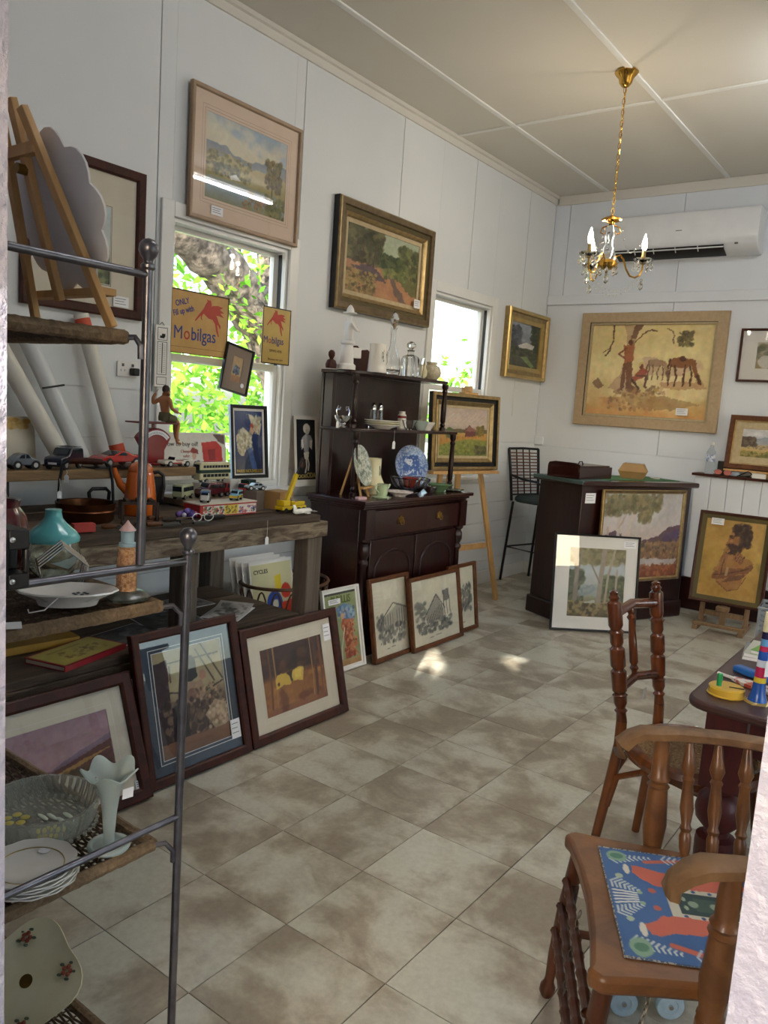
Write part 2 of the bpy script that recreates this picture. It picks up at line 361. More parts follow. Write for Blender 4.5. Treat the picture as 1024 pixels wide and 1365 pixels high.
floor = struct(MB().box(XL - 0.02, XR + 0.02, YF - 0.12, YB + 0.02, -0.06, -0.004).build('floor', M_grout))
S = 0.3577; DY = 0.0058; OX, OY = -1.4076, 1.5691; GAP = 0.0016
def clip(poly, ax, val, keep_less):
    out = []
    for i in range(len(poly)):
        a, b = poly[i], poly[(i + 1) % len(poly)]
        ia = (a[ax] <= val) == keep_less or a[ax] == val; ib = (b[ax] <= val) == keep_less or b[ax] == val
        if ia: out.append(a)
        if ia != ib:
            t = (val - a[ax]) / (b[ax] - a[ax]); out.append((a[0] + t * (b[0] - a[0]), a[1] + t * (b[1] - a[1])))
    return out
tile_me = None
for i in range(-7, 10):
    for j in range(-5, 16):
        cx, cy = OX + (i + 0.5) * S * math.cos(DY) - (j + 0.5) * S * math.sin(DY), OY + (j + 0.5) * S * math.cos(DY) + (i + 0.5) * S * math.sin(DY)
        h = S / 2 - GAP; P = [(cx + a * math.cos(DY) - b * math.sin(DY), cy + b * math.cos(DY) + a * math.sin(DY)) for a, b in ((-h, -h), (h, -h), (h, h), (-h, h))]
        Q = P
        for ax, val, less in ((0, XL, False), (0, XR, True), (1, YF - 0.1, False), (1, YB, True)):
            if Q: Q = clip(Q, ax, val, less)
        if len(Q) < 3: continue
        full = Q == P or all(abs(a[0] - b[0]) + abs(a[1] - b[1]) < 1e-6 for a, b in zip(P, Q))
        if full and tile_me:
            o = bpy.data.objects.new('tile', tile_me); COL.objects.link(o); o.parent = floor
        else:
            o = MB().prism([(x - cx, y - cy) for x, y in (P if full else Q)], -0.006, 0.0, 'z').build('tile', mt, floor, flat=True)
            if full: tile_me = o.data
        o.location = (cx, cy, 0) if not (full and False) else o.location

# ------------------------------------------------------------------ ceiling
ceil = struct(MB().box(XL - 0.05, XR + 0.05, YF - 0.11, YB + 0.05, ZC + 0.008, ZC + 0.08).build('ceiling', M_ceil))
bx = [XL, -2.89, -1.87, -0.85, 0.17, 1.19, XR]; by = [YF - 0.1, 2.15, 5.15, YB]
for i in range(len(bx) - 1):
    for j in range(len(by) - 1):
        MB().box(bx[i], bx[i+1], by[j], by[j+1], ZC, ZC + 0.008).build('ceiling_panel', M_ceil, ceil, flat=True)
for x in bx[1:-1]: MB().box(x - 0.018, x + 0.018, YF, YB - 0.03, ZC - 0.010, ZC + 0.001).build('batten', M_trimw, ceil, bevel=0.003)
for y in by[1:-1]:
    for i in range(len(bx) - 1): MB().box(bx[i] + 0.02, bx[i+1] - 0.02, y - 0.018, y + 0.018, ZC - 0.009, ZC + 0.001).build('batten', M_trimw, ceil, bevel=0.003)

# ------------------------------------------------------------------ left wall with two windows
W1 = (2.61, 3.455, 1.0, 2.385); W2 = (5.02, 5.90, 1.0, 2.40)
def wall_boxes(mb, x0, x1, y0, y1, z0, z1, holes, ax='x'):
    ys = sorted(set([y0, y1] + [h[0] for h in holes] + [h[1] for h in holes])); 
    for a, b in zip(ys[:-1], ys[1:]):
        hs = [h for h in holes if h[0] <= a + 1e-6 and h[1] >= b - 1e-6]
        zs = [(z0, z1)] if not hs else [(z0, hs[0][2]), (hs[0][3], z1)]
        for c, d in zs:
            if d - c < 1e-4: continue
            if ax == 'x': mb.box(x0, x1, a, b, c, d)
            else: mb.box(a, b, x0, x1, c, d)
    return mb
wl = struct(wall_boxes(MB(), XL - 0.14, XL - 0.013, YF - 0.11, YB + 0.14, -0.05, ZC + 0.08, (W1, W2)).build('wall_left', M_wall))
ZD = 1.506
ys = [YF - 0.1, 1.53, 2.516, 3.53, 4.516, 5.495, 6.425, YB]
G = 0.003
def pieces(name, y0, y1, z0, z1, parent, m):
    """board pieces on the wall, cut around the windows"""
    segs = [(y0, y1, z0, z1)]
    for h in (W1, W2):
        new = []
        for a, b, c, d in segs:
            if b <= h[0] or a >= h[1] or d <= h[2] or c >= h[3]: new.append((a, b, c, d)); continue
            if a < h[0]: new.append((a, h[0], c, d))
            if b > h[1]: new.append((h[1], b, c, d))
            a2, b2 = max(a, h[0]), min(b, h[1])
            if c < h[2]: new.append((a2, b2, c, h[2]))
            if d > h[3]: new.append((a2, b2, h[3], d))
        segs = new
    for a, b, c, d in segs:
        if b - a > 0.004 and d - c > 0.004: MB().box(XL - 0.013, XL, a + 0.0005, b - 0.0005, c, d).build(name, m, parent, flat=True)
for a, b in zip(ys[:-1], ys[1:]): pieces('wall_panel', a + G, b - G, ZD + 0.002, 3.47, wl, M_wall)
zp = [0.12, 0.214, 0.40, 0.56, 0.735, 0.916, 1.09, 1.27, ZD]
for a, b in zip(zp[:-1], zp[1:]): pieces('plank', YF - 0.1, YB, a + 0.0015, b - 0.0015, wl, M_wall)
bb = struct(MB().box(XL, XL + 0.016, YF, YB - 0.001, 0.001, 0.12).build('baseboard_left', M_trimw, bevel=0.004))
t1 = struct(MB().prism([(XL, 3.465), (XL + 0.014, 3.465), (XL + 0.014, 3.51), (XL + 0.03, 3.515), (XL + 0.03, 3.539), (XL, 3.539)], YF, YB, 'y').build('trim_1', M_ceil))
for y in (2.516, 3.53, 4.516, 5.495, 6.425):
    MB().box(XL - 0.002, XL + 0.002, y + 0.012, y + 0.028, 3.10 - 0.02, 3.12).build('bracket_scar', M_ink, wl) if False else None
def window(name, w, n):
    y0, y1, z0, z1 = w; y0, y1, z0, z1 = y0 + 0.001, y1 - 0.001, z0 + 0.001, z1 - 0.001
    r = bpy.data.objects.new(name, None); COL.objects.link(r); r.location = (XL, (y0 + y1) / 2, z0); r['kind'] = 'structure'
    hw = (y1 - y0) / 2; H = z1 - z0
    mb = MB()
    for s in (-1, 1): mb.box(-0.13, 0.0, min(s * hw, s * (hw - 0.02)), max(s * hw, s * (hw - 0.02)), 0, H)
    mb.box(-0.13, 0, -hw + 0.02, hw - 0.02, H - 0.02, H); mb.box(-0.13, 0, -hw + 0.02, hw - 0.02, 0, 0.02)
    mb.build('window_lining', M_trimw, r)
    mb = MB(); c = 0.075
    mb.box(0.0005, 0.02, -hw - c, -hw, -0.02, H + c); mb.box(0.0005, 0.02, hw, hw + c, -0.02, H + c); mb.box(0.0005, 0.02, -hw, hw, H, H + c)
    mb.build('casing', M_trimw, r, bevel=0.004)
    MB().box(-0.03, 0.055, -hw - c - 0.02, hw + c + 0.02, -0.045, -0.015).build('window_sill', M_trimw, r, bevel=0.006)
    zm = 1.69 - z0
    for nm, a, b, xx in (('upper_sash', zm - 0.02, H - 0.02, -0.10), ('lower_sash', 0.02, zm + 0.02, -0.06)):
        mb = MB(); e = 0.028; i = hw - 0.02
        mb.box(xx, xx + 0.032, -i, -i + e, a, b); mb.box(xx, xx + 0.032, i - e, i, a, b); mb.box(xx, xx + 0.032, -i + e, i - e, a, a + 0.04); mb.box(xx, xx + 0.032, -i + e, i - e, b - 0.04 + (0.015 if nm == 'upper_sash' else 0), b)
        sh = mb.build(nm, M_trimw, r, bevel=0.002)
        MB().box(xx + 0.014, xx + 0.017, -i + e, i - e, a + 0.03, b - 0.03).build('pane', M_pane, sh, flat=True)
    mb = MB().box(-0.055, -0.03, hw - 0.024, hw - 0.012, H * 0.5, H - 0.03); mb.build('sash_stay', M_blackm, r)
    return r
window('window_1', W1, 1); window('window_2', W2, 2)

# ------------------------------------------------------------------ back wall
wb = struct(MB().box(XL - 0.14, XR + 0.14, YB + 0.013, YB + 0.14, -0.05, ZC + 0.08).build('wall_back', M_wallb))
for a, b in zip([XL, -3.23, -2.2, -1.17, -0.14, 0.9], [-3.23, -2.2, -1.17, -0.14, 0.9, XR]):
    MB().box(a + 0.003, b - 0.003, YB, YB + 0.013, 2.64, 3.47).build('wall_panel', M_wallb, wb, flat=True)
    if a > -3.3: MB().box((XL if a < -3.2 else a) + 0.003, b - 0.003, YB, YB + 0.013, 1.252, 2.56).build('wall_panel', M_wallb, wb, flat=True)
zz = [0.0, 0.2, 0.4, 0.62, 0.84, 1.05, 1.25]
for a, b in zip(zz[:-1], zz[1:]): MB().box(XL, XR, YB, YB + 0.013, a + 0.0015, b - 0.0015).build('plank', M_wallb, wb, flat=True)
struct(MB().box(XL + 0.001, XR, YB - 0.018, YB, 2.56, 2.645).build('trim_2', M_wallb, bevel=0.004))
struct(MB().box(XL + 0.031, XR, YB - 0.016, YB, 3.455, 3.539).build('trim_3', M_ceil, bevel=0.004))
struct(MB().box(XL + 0.001, XL + 0.09, YB - 0.02, YB, 1.255, 1.33).build('trim_4', M_wallb, bevel=0.004))
struct(MB().box(XL + 0.017, XR, YB - 0.016, YB, 0.001, 0.12).build('baseboard_back', M_trimw, bevel=0.004))

# ------------------------------------------------------------------ right wall with two unseen windows added for daylight, front wall with the doorway the view comes through
wr = struct(wall_boxes(MB(), XR, XR + 0.14, YF - 0.11, YB + 0.14, -0.05, ZC + 0.08, ((1.45, 2.95, 0.7, 2.4), (4.45, 5.95, 0.7, 2.4))).build('wall_right', M_wall))
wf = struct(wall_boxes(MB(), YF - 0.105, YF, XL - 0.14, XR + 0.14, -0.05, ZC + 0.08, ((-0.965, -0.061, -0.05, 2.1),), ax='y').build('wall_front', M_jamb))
# rim lock keeper on the door post
k = thing('lock_keeper', 'black metal rim lock keeper screwed to the white door post', 'lock', (-0.967, YF + 0.001, 1.235))
mb = MB(); mb.box(-0.05, 0.0, 0.0, 0.004, 0, 0.078); mb.box(-0.05, 0.0, 0.004, 0.032, 0, 0.02); mb.box(-0.05, 0.0, 0.004, 0.032, 0.052, 0.078); mb.box(-0.05, -0.03, 0.004, 0.032, 0.02, 0.052); mb.box(-0.012, 0.0, 0.026, 0.032, 0.02, 0.052)
mb.build('keeper_box', M_blackm, k, bevel=0.002)
for z in (0.011, 0.066): MB().sph((0.001, 0.008, z), 0.004, 10, (0.5, 1, 1)).build('screw', M_chrome, k)

# ------------------------------------------------------------------ boarded ledge against the back wall
lg = thing('boarded_ledge', 'low white boarded chimney ledge with dark timber top', 'ledge', (-1.815, 6.77, 0))
for i in range(12): 
    MB().box(i * 0.13 + 0.001, i * 0.13 + 0.127, 0.0, 0.02, 0.27, 1.125).build('board', M_wallb, lg, bevel=0.003)
MB().box(0, 1.56, 0.02, 0.165, 0.27, 1.12).build('backing', M_wallb, lg)
MB().box(-0.02, 1.58, -0.03, 0.165, 1.126, 1.146).build('ledge_top', M_fdark, lg, bevel=0.003)
MB().box(-0.01, 1.57, -0.02, 0.165, 0.001, 0.27).build('plinth', M_mahog, lg, bevel=0.004)
# ------------------------------------------------------------------ outside: ground, unseen roof and walls added to shade the doorway, big tree
M_grass = mat('pale_gravel_ground', '9a9488', '857f72', rough=0.9, scale=3)
def leaf_mat(name, c1, c2):
    m = bpy.data.materials.new(name); m.use_nodes = True; nt = m.node_tree; N = nt.nodes; L = nt.links; N.clear()
    out = N.new('ShaderNodeOutputMaterial'); d = N.new('ShaderNodeBsdfDiffuse'); t = N.new('ShaderNodeBsdfTranslucent'); mx = N.new('ShaderNodeMixShader'); mx.inputs[0].default_value = 0.5
    tc = N.new('ShaderNodeTexCoord'); nz = N.new('ShaderNodeTexNoise'); nz.inputs['Scale'].default_value = 2.5; cr = N.new('ShaderNodeValToRGB')
    cr.color_ramp.elements[0].position = 0.35; cr.color_ramp.elements[1].position = 0.65
    cr.color_ramp.elements[0].color = (*lin(rgb(c1)), 1); cr.color_ramp.elements[1].color = (*lin(rgb(c2)), 1)
    L.new(tc.outputs['Object'], nz.inputs['Vector']); L.new(nz.outputs[0], cr.inputs[0]); L.new(cr.outputs[0], d.inputs[0]); L.new(cr.outputs[0], t.inputs[0])
    L.new(d.outputs[0], mx.inputs[1]); L.new(t.outputs[0], mx.inputs[2]); L.new(mx.outputs[0], out.inputs[0]); return m
M_leaf = leaf_mat('lime_leaf', '528a2a', '90bc48')
M_bark = mat('grey_tree_bark', '6a6158', '2a2420', rough=0.95, scale=14, bump=1.0, bscale=22, contrast=0.14, stretch=(1, 1, 1))
g = MB().box(-30, -3.55, -8, 40, -0.5, -0.4).box(-3.55, 12, -8, 0.3, -0.5, -0.4).box(1.85, 12, 0.3, 40, -0.5, -0.4).build('ground', M_grass); struct(g)
struct(MB().box(-5, 4, -1.75, 0.39, 2.85, 2.93).box(1.765, 4, 0.39, 8, 2.85, 2.93).build('roof', M_trimw))  # unseen roof added to keep direct sun off the doorway and right windows
wall_boxes(MB(), -1.85, -1.76, -3.0, 4.0, -0.4, 2.85, ((-0.5, 1.4, 1.35, 2.849),), ax='y').box(-3.0, -2.9, -1.76, 0.39, -0.4, 2.85).box(3.9, 4.0, -1.76, 0.39, -0.4, 2.85).box(-2.9, 4, -1.76, 0.39, -0.4, -0.06).build('wall_shade_screen', M_wall)['kind'] = 'structure'  # unseen walls added to cut skylight on the door post, opening left for sun
tree = thing('shade_tree', 'big leaning tree with grey bark and lime green leaves outside the window', 'tree', (-5.75, 6.7, -0.4))
_o = Vector((-5.75, 6.7, -0.4)); rng = random.Random(5)
mb = MB()
def limb(pts, rs, n=14):
    P = []; R_ = []
    for i in range(len(pts) - 1):
        for k in range(6):
            t = k / 6; P.append(Vector(pts[i]).lerp(Vector(pts[i+1]), t) - _o); R_.append((rs[i] * (1 - t) + rs[i+1] * t) * rng.uniform(0.93, 1.07))
    P.append(Vector(pts[-1]) - _o); R_.append(rs[-1]); mb.tube(P, R_, n)
limb([(-5.75, 6.7, -0.45), (-5.7, 6.4, 0.8), (-5.65, 5.85, 1.7), (-5.55, 5.35, 2.25), (-5.5, 4.85, 2.6), (-5.45, 4.35, 2.84), (-5.4, 3.6, 3.3), (-5.4, 2.4, 4.2), (-5.4, 1.4, 4.9)], [0.34, 0.3, 0.26, 0.23, 0.21, 0.19, 0.17, 0.12, 0.06])
limb([(-5.55, 5.4, 2.3), (-5.6, 5.42, 2.75), (-5.8, 5.45, 3.6), (-6.2, 5.6, 4.6)], [0.11, 0.07, 0.05, 0.03], 8)
limb([(-5.62, 5.75, 1.8), (-5.9, 6.1, 2.5), (-6.3, 6.6, 3.6), (-6.6, 7.2, 4.8)], [0.16, 0.12, 0.08, 0.04], 10)
limb([(-5.5, 5.0, 2.55), (-5.6, 5.02, 3.1), (-5.7, 5.0, 4.0)], [0.05, 0.035, 0.02], 6)
limb([(-5.4, 2.4, 4.2), (-5.1, 3.2, 5.0), (-5.2, 3.9, 5.2)], [0.08, 0.05, 0.02], 8)
mb.build('trunk', M_bark, tree)
vs = []; fs = []
def leaf(c, s):
    a = Vector((rng.uniform(-1, 1), rng.uniform(-1, 1), rng.uniform(-1, 0.3))).normalized(); b = a.cross(Vector((rng.uniform(-1, 1), rng.uniform(-1, 1), rng.uniform(-1, 1)))).normalized()
    k = len(vs); c = Vector(c) - _o
    for p in (c, c + a * s * 0.5 + b * s * 0.22, c + a * s, c + a * s * 0.5 - b * s * 0.22): vs.append(tuple(p))
    fs.append((k, k + 1, k + 2, k + 3))
for i in range(9000):                              # hanging foliage seen through the window
    y = rng.uniform(5.0, 10.5); x = rng.uniform(-9.5, -6.4); z = rng.uniform(-0.35, 4.4)
    if y > 8.2 and z > 2.0 and rng.random() < 0.93: continue
    if z > 2.2 and rng.random() < 0.5: continue
    leaf((x, y, z), rng.uniform(0.10, 0.24))
for i in range(260):
    c_ = rng.choice([(-5.35, 4.75, 2.5), (-5.45, 5.15, 2.9), (-5.6, 5.0, 3.2), (-5.35, 5.0, 2.25)]); leaf((c_[0] + rng.gauss(0, 0.12), c_[1] + rng.gauss(0, 0.13), c_[2] + rng.gauss(0, 0.16)), rng.uniform(0.06, 0.12))
for i in range(260): leaf((rng.gauss(-8.0, 0.3), rng.gauss(13.2, 0.25), rng.gauss(1.75, 0.45)), rng.uniform(0.12, 0.22))
me = bpy.data.meshes.new('foliage'); me.from_pydata(vs, [], fs); me.materials.append(M_leaf); me.update()
fo = bpy.data.objects.new('foliage', me); COL.objects.link(fo); fo.parent = tree; fo['kind'] = 'stuff'
M_mauve = mat('weathered_mauve_post', 'b0a0a8', '8d7f86', rough=0.7)
M_brownp = mat('weathered_brown_post', '7d6a60', '5c4c44', rough=0.8, kind='wood', stretch=(6, 6, 0.6))
tag(MB().cb(0, 0, 1.6, 0.1, 0.1, 4.0).build('outside_post', M_mauve, loc=(-4.0, 4.06, 0), bevel=0.006), 'pale mauve weathered post outside the window of the metal signs', 'post')
tag(MB().cb(0, 0, 1.6, 0.14, 0.17, 4.0).build('outside_post', M_brownp, loc=(-4.0, 6.92, 0), bevel=0.006), 'brown weathered post outside the window behind the farm painting', 'post')

# unseen tree added as a sun mask, canopy gaps shaped for the floor flecks
ft = thing('sun_mask_tree', 'unseen leafy tree added to mask the sun at the front doorway', 'tree', (3.4, -6.4, -0.4)); _o = Vector((3.4, -6.4, -0.4)); mb = MB()
limb([(3.4, -6.4, -0.4), (3.3, -6.35, 1.5), (3.0, -6.2, 2.8), (2.6, -6.1, 3.8), (2.2, -6.0, 4.6)], [0.16, 0.14, 0.12, 0.08, 0.04], 10); limb([(3.3, -6.35, 1.5), (3.6, -6.2, 3.0), (3.2, -6.0, 4.4)], [0.1, 0.07, 0.03], 8)
mb.build('trunk', M_bark, ft)
SPOTS = [(-2.46, 3.80), (-2.50, 3.98), (-2.41, 3.96), (-2.53, 4.07), (-2.45, 4.15), (-2.15, 4.25), (-2.12, 4.38), (-2.135, 4.53)]
vs = []; fs = []; d0 = SUN_DIR / -SUN_DIR.z; gd = Vector((d0.x, d0.y)).normalized(); n = 0
while n < 17000:
    t = Vector((rng.uniform(-1.5, 0.5), 0.45, rng.uniform(-0.4, 2.4))) - d0 * rng.uniform(2.5, 3.4); c = t + Vector((rng.gauss(0, 0.06), rng.gauss(0, 0.06), rng.gauss(0, 0.06)))
    hx, hy = c.x + d0.x * c.z, c.y + d0.y * c.z
    if any((((hx - x) * gd.x + (hy - y) * gd.y) / 0.27) ** 2 + (((hx - x) * gd.y - (hy - y) * gd.x) / 0.12) ** 2 < 1 for x, y in SPOTS): continue
    leaf(c, rng.uniform(0.14, 0.22)); n += 1
me = bpy.data.meshes.new('foliage'); me.from_pydata(vs, [], fs); me.materials.append(M_leaf); me.update()
fo = bpy.data.objects.new('foliage', me); COL.objects.link(fo); fo.parent = ft; fo['kind'] = 'stuff'
# ------------------------------------------------------------------ pictures
P_oil = paint_mat('oil_paint', 0.42, 0.35); P_pap = paint_mat('printed_paper', 0.6, 0.0); P_gls = paint_mat('enamel_print', 0.3, 0.0)
M_matw = mat('white_mount', 'eae8e2', 'e0ddd6', rough=0.8); M_matc = mat('cream_mount', 'dcd4c0', 'd2c9b4', rough=0.8); M_matp = mat('peach_mount', 'e3cdb8', 'dac3ad', rough=0.8)
M_matn = mat('navy_mount', '3c4a58', '323f4c', rough=0.7); M_linen = mat('linen_slip', 'bfae8c', 'ad9b78', rough=0.85, scale=40); M_beigef = mat('sand_linen_frame', 'b9a282', 'ab9473', rough=0.8, scale=40)
M_taupe = mat('taupe_mount', '8d7a68', '806e5d', rough=0.8); M_gilt = mat('bright_gilt', 'd0b87c', 'ae955a', rough=0.3, metal=0.75); M_tanf = mat('tan_frame', 'a98f74', '8e7559', rough=0.45)
M_whitef = mat('white_frame', 'e6e4de', 'dad8d2', rough=0.4); M_bluef = mat('pale_blue_frame_side', 'aebfce', '9fb1c2', rough=0.5); M_olive = mat('olive_slip', '5c5028', '4a401e', rough=0.6)
def ring(mb, w, h, i0, i1, y, t=0.0):
    o = [(-w/2 + i0, i0), (w/2 - i0, i0), (w/2 - i0, h - i0), (-w/2 + i0, h - i0)]; i = [(-w/2 + i1, i1), (w/2 - i1, i1), (w/2 - i1, h - i1), (-w/2 + i1, h - i1)]
    vs = [(a, y, b) for a, b in o] + [(a, y, b) for a, b in i] + [(a, y + t, b) for a, b in i]
    fs = [(k, (k + 1) % 4, 4 + (k + 1) % 4, 4 + k) for k in range(4)] + ([(4 + k, 4 + (k + 1) % 4, 8 + (k + 1) % 4, 8 + k) for k in range(4)] if t else [])
    mb.add(vs, fs)
def frame_mesh(w, h, prof):
    """prof: [(inset, height, material index of the band that ends here)]"""
    mb = MB(); pr = [(0, 0, 0)] + list(prof) + [(prof[-1][0], 0.004, prof[-1][2])]
    for (d0, h0, _), (d1, h1, mi) in zip(pr[:-1], pr[1:]):
        a = [(-w/2 + d0, -h0, d0), (w/2 - d0, -h0, d0), (w/2 - d0, -h0, h - d0), (-w/2 + d0, -h0, h - d0)]
        b = [(-w/2 + d1, -h1, d1), (w/2 - d1, -h1, d1), (w/2 - d1, -h1, h - d1), (-w/2 + d1, -h1, h - d1)]
        mb.m(mi).add(a + b, [(k, (k + 1) % 4, 4 + (k + 1) % 4, 4 + k) for k in range(4)])
    return mb
def price_card(parent, x, y, z, w, h, rot=0.0):
    c = MB().box(-w/2, w/2, -0.0006, 0, -h/2, h/2).build('price_label', M_card, parent, (x, y, z), (0, rot, 0), flat=True)
    mb = MB(); n = 3
    for i in range(n): mb.box(-w * 0.4, w * (0.32 - 0.12 * (i % 2)), -0.001, -0.0006, h * (0.28 - 0.24 * i) - 0.0012, h * (0.28 - 0.24 * i) + 0.0012)
    mb.build('faint_writing', M_ink, c, flat=True)
    c['label'] = 'small white price label'; return c
def picture(name, label, w, h, loc, rz=0.0, tilt=0.0, prof=None, fm=None, cv=None, border=0.0, bm=None, lines=(), glass=False, pm=None, cat='painting', card=None, group=None, ry=0.0, slip=None):
    t = thing(name, label, cat, loc, rz, tilt, group, ry)
    fd = prof[-1][0] if prof else 0.0
    if prof: frame_mesh(w, h, prof).build('frame', fm, t, angle=25)
    MB().box(-w/2 + 0.002, w/2 - 0.002, -0.004, 0.0, 0.002, h - 0.002).build('backing_board', M_pined, t, flat=True)
    ins = fd; y = -0.0065
    if slip:
        mb = MB(); ring(mb, w, h, ins - 0.001, ins + slip[0], -0.012, 0.006); mb.build('slip', slip[1], t, flat=True); ins += slip[0]
    if bm:
        b = border if isinstance(border, tuple) else (border,) * 4   # left right bottom top
        o = [(-w/2 + ins - 0.001, ins - 0.001), (w/2 - ins + 0.001, ins - 0.001), (w/2 - ins + 0.001, h - ins + 0.001), (-w/2 + ins - 0.001, h - ins + 0.001)]
        x0, x1, z0, z1 = -w/2 + ins + b[0], w/2 - ins - b[1], ins + b[2], h - ins - b[3]
        i = [(x0, z0), (x1, z0), (x1, z1), (x0, z1)]
        mb = MB(); mb.add([(a, -0.0085, c) for a, c in o] + [(a, -0.0085, c) for a, c in i] + [(a, y, c) for a, c in i], [(k, (k + 1) % 4, 4 + (k + 1) % 4, 4 + k) for k in range(4)] + [(4 + k, 4 + (k + 1) % 4, 8 + (k + 1) % 4, 8 + k) for k in range(4)])
        mo = mb.build('mount', bm, t, flat=True)
        for (e, wd, lm) in lines:
            mb = MB(); a = [(x0 - e - wd, z0 - e - wd), (x1 + e + wd, z0 - e - wd), (x1 + e + wd, z1 + e + wd), (x0 - e - wd, z1 + e + wd)]; c = [(x0 - e, z0 - e), (x1 + e, z0 - e), (x1 + e, z1 + e), (x0 - e, z1 + e)]
            mb.add([(p, -0.0088, q) for p, q in a] + [(p, -0.0088, q) for p, q in c], [(k, (k + 1) % 4, 4 + (k + 1) % 4, 4 + k) for k in range(4)]); mb.build('ruled_line', lm, mo, flat=True)
    else: x0, x1, z0, z1 = -w/2 + ins, w/2 - ins, ins, h - ins
    if cv is not None: canvas(cv.finish() if pm is None else cv.finish(0.006, 0.03), 'picture', x1 - x0, z1 - z0, t, ((x0 + x1) / 2, y, z0), pm or P_oil)
    if glass: MB().box(-w/2 + fd - 0.001, w/2 - fd + 0.001, -0.0115, -0.0100, fd - 0.001, h - fd + 0.001).build('glass', M_pglass, t, flat=True)
    if card: price_card(t, card[0], -(card[4] if len(card) > 4 else 0.0135), card[1], card[2], card[3])
    return t
def flatprof(wd, dp): return [(0, dp, 0), (wd * 0.15, dp + 0.003, 0), (wd * 0.8, dp, 0), (wd, dp - 0.006, 0)]
def goldprof(wd, dp): return [(0, dp * 0.8, 1), (wd * 0.08, dp, 0), (wd * 0.3, dp * 0.95, 0), (wd * 0.38, dp * 0.6, 1), (wd * 0.62, dp * 0.55, 1), (wd * 0.7, dp * 0.65, 0), (wd * 0.85, dp * 0.5, 0), (wd, dp * 0.35, 2)]
XW = XL + 0.002

# --- left wall
c = Cv(60, 110, 'c9d2cc', 3); c.grad([(0, 'c2d0d6'), (0.5, 'cfd6cc'), (0.75, '9aa886'), (1, '5f6a44')]); c.tint(5, 0.05)
c.line([(0.2, 0.95), (0.35, 0.6), (0.5, 0.35), (0.55, 0.2)], 0.012, '4a4a40'); c.line([(0.4, 0.55), (0.7, 0.42)], 0.008, '4a4a40'); c.line([(0.6, 0.9), (0.62, 0.6)], 0.012, '54544a')
c.dabs(70, (0.3, 0.22, 0.75, 0.48), 0.045, ['6d7f78', '7f8f86', '55665c']); c.dabs(60, (0.45, 0.5, 0.9, 0.68), 0.045, ['5f7068', '74847a', '46564c']); c.dabs(60, (0, 0.78, 1, 1), 0.05, ['6d7a4c', '8a935e', '4a5234'])
picture('framed_print', 'dark wood framed tree print with wide pale mount on the wall above the power point', 0.62, 0.69, (XW, 2.125, 1.845), PI/2, 0, flatprof(0.045, 0.024), M_fdark, c, (0.185, 0.135, 0.1, 0.15), M_matc, glass=True, pm=P_pap, cat='picture', card=(0.19, 0.075, 0.085, 0.05), lines=((0.004, 0.002, M_black),))

c = Cv(150, 110, 'd8d6c4', 4); c.grad([(0, 'a9b8c4'), (0.2, 'd8d2bd'), (0.4, 'd6cfb4'), (1, 'b5a880')]); c.mottle(3, '9db2c6', 0.7, 0.0, (0, 0, 1, 0.3)); c.mottle(4, 'e6ddc2', 0.6, 0.02, (0, 0, 1, 0.35))
c.band(0.34, 0.62, [(0, '8c97a6'), (1, 'b3ab92')], 0.22, 4); c.band(0.46, 0.8, [(0, 'c2b489'), (1, 'a39a62')], 0.18, 5); c.dabs(160, (0, 0.42, 0.55, 0.68), 0.022, ['8d8a66', '75755a', 'a09a70']); c.dabs(60, (0.1, 0.55, 0.4, 0.68), 0.025, ['6b7260', '848a78'])
c.poly([(0.28, 0.66), (0.36, 0.62), (0.42, 0.68), (0.3, 0.7)], 'e8e6de'); c.band(0.72, 1, [(0, '9aa08a'), (0.5, '8fa0a6'), (1, '8a8c6e')], 0.06); c.dabs(70, (0.45, 0.78, 0.9, 1), 0.03, ['a5805c', '8a6b4a', '8e8a58'])
c.line([(0.82, 0.78), (0.83, 0.4)], 0.008, '5e4c3c'); c.dabs(150, (0.73, 0.28, 0.93, 0.66), 0.032, ['6e6444', '84744c', '584f38', '8d8660']); c.dabs(80, (0.75, 0.75, 1, 1), 0.03, ['6f7048', '8b8652', '56562f'])
picture('watercolour_painting', 'watercolour of hazy hills in a tan frame hung over the window head', 0.80, 0.655, (XL + 0.022, 3.08, 2.402), PI/2, 0, [(0, 0.022, 0), (0.004, 0.026, 0), (0.018, 0.024, 0), (0.022, 0.014, 0)], M_tanf, c, (0.085, 0.085, 0.1, 0.09), M_matp, lines=((0.012, 0.002, M_tanf), (0.028, 0.0015, M_tanf)), glass=True, pm=P_pap, card=(-0.21, 0.065, 0.08, 0.045))

c = Cv(130, 105, '6b6a48', 6); c.grad([(0, '9fa88e'), (0.35, 'a8ae92'), (0.4, '7c6a48'), (1, 'a8764e')]); c.poly([(0, 0.55), (0.5, 0.42), (1, 0.62), (1, 1), (0, 1)], 'a77853'); c.mottle(6, 'b98a62', 0.6, 0, (0.1, 0.5, 1, 1))
c.poly([(0.05, 0.6), (0.35, 0.52), (0.55, 0.75), (0.25, 0.78)], '574a52', 0.9, 0.08); c.poly([(0.5, 0.48), (0.62, 0.62), (0.86, 1.0), (0.74, 1.0)], '6a5850', 0.9, 0.05); c.poly([(0.7, 0.55), (1, 0.62), (1, 0.85), (0.8, 0.8)], '5f6238', 0.9, 0.1)
c.dabs(420, (0, 0, 0.46, 0.5), 0.05, ['3f3f28', '565434', '6d6640', '4a4a30', '34341f']); c.dabs(200, (0.72, 0.1, 1, 0.62), 0.045, ['4c5232', '6b6f42', '3a4026', '7a7a4a']); c.dabs(120, (0.46, 0.32, 0.75, 0.5), 0.04, ['45502f', '37422a', '565f38'])
for x in (0.12, 0.2, 0.3, 0.36): c.line([(x, 0.55), (x + 0.02, 0.2)], 0.010, '50402e')
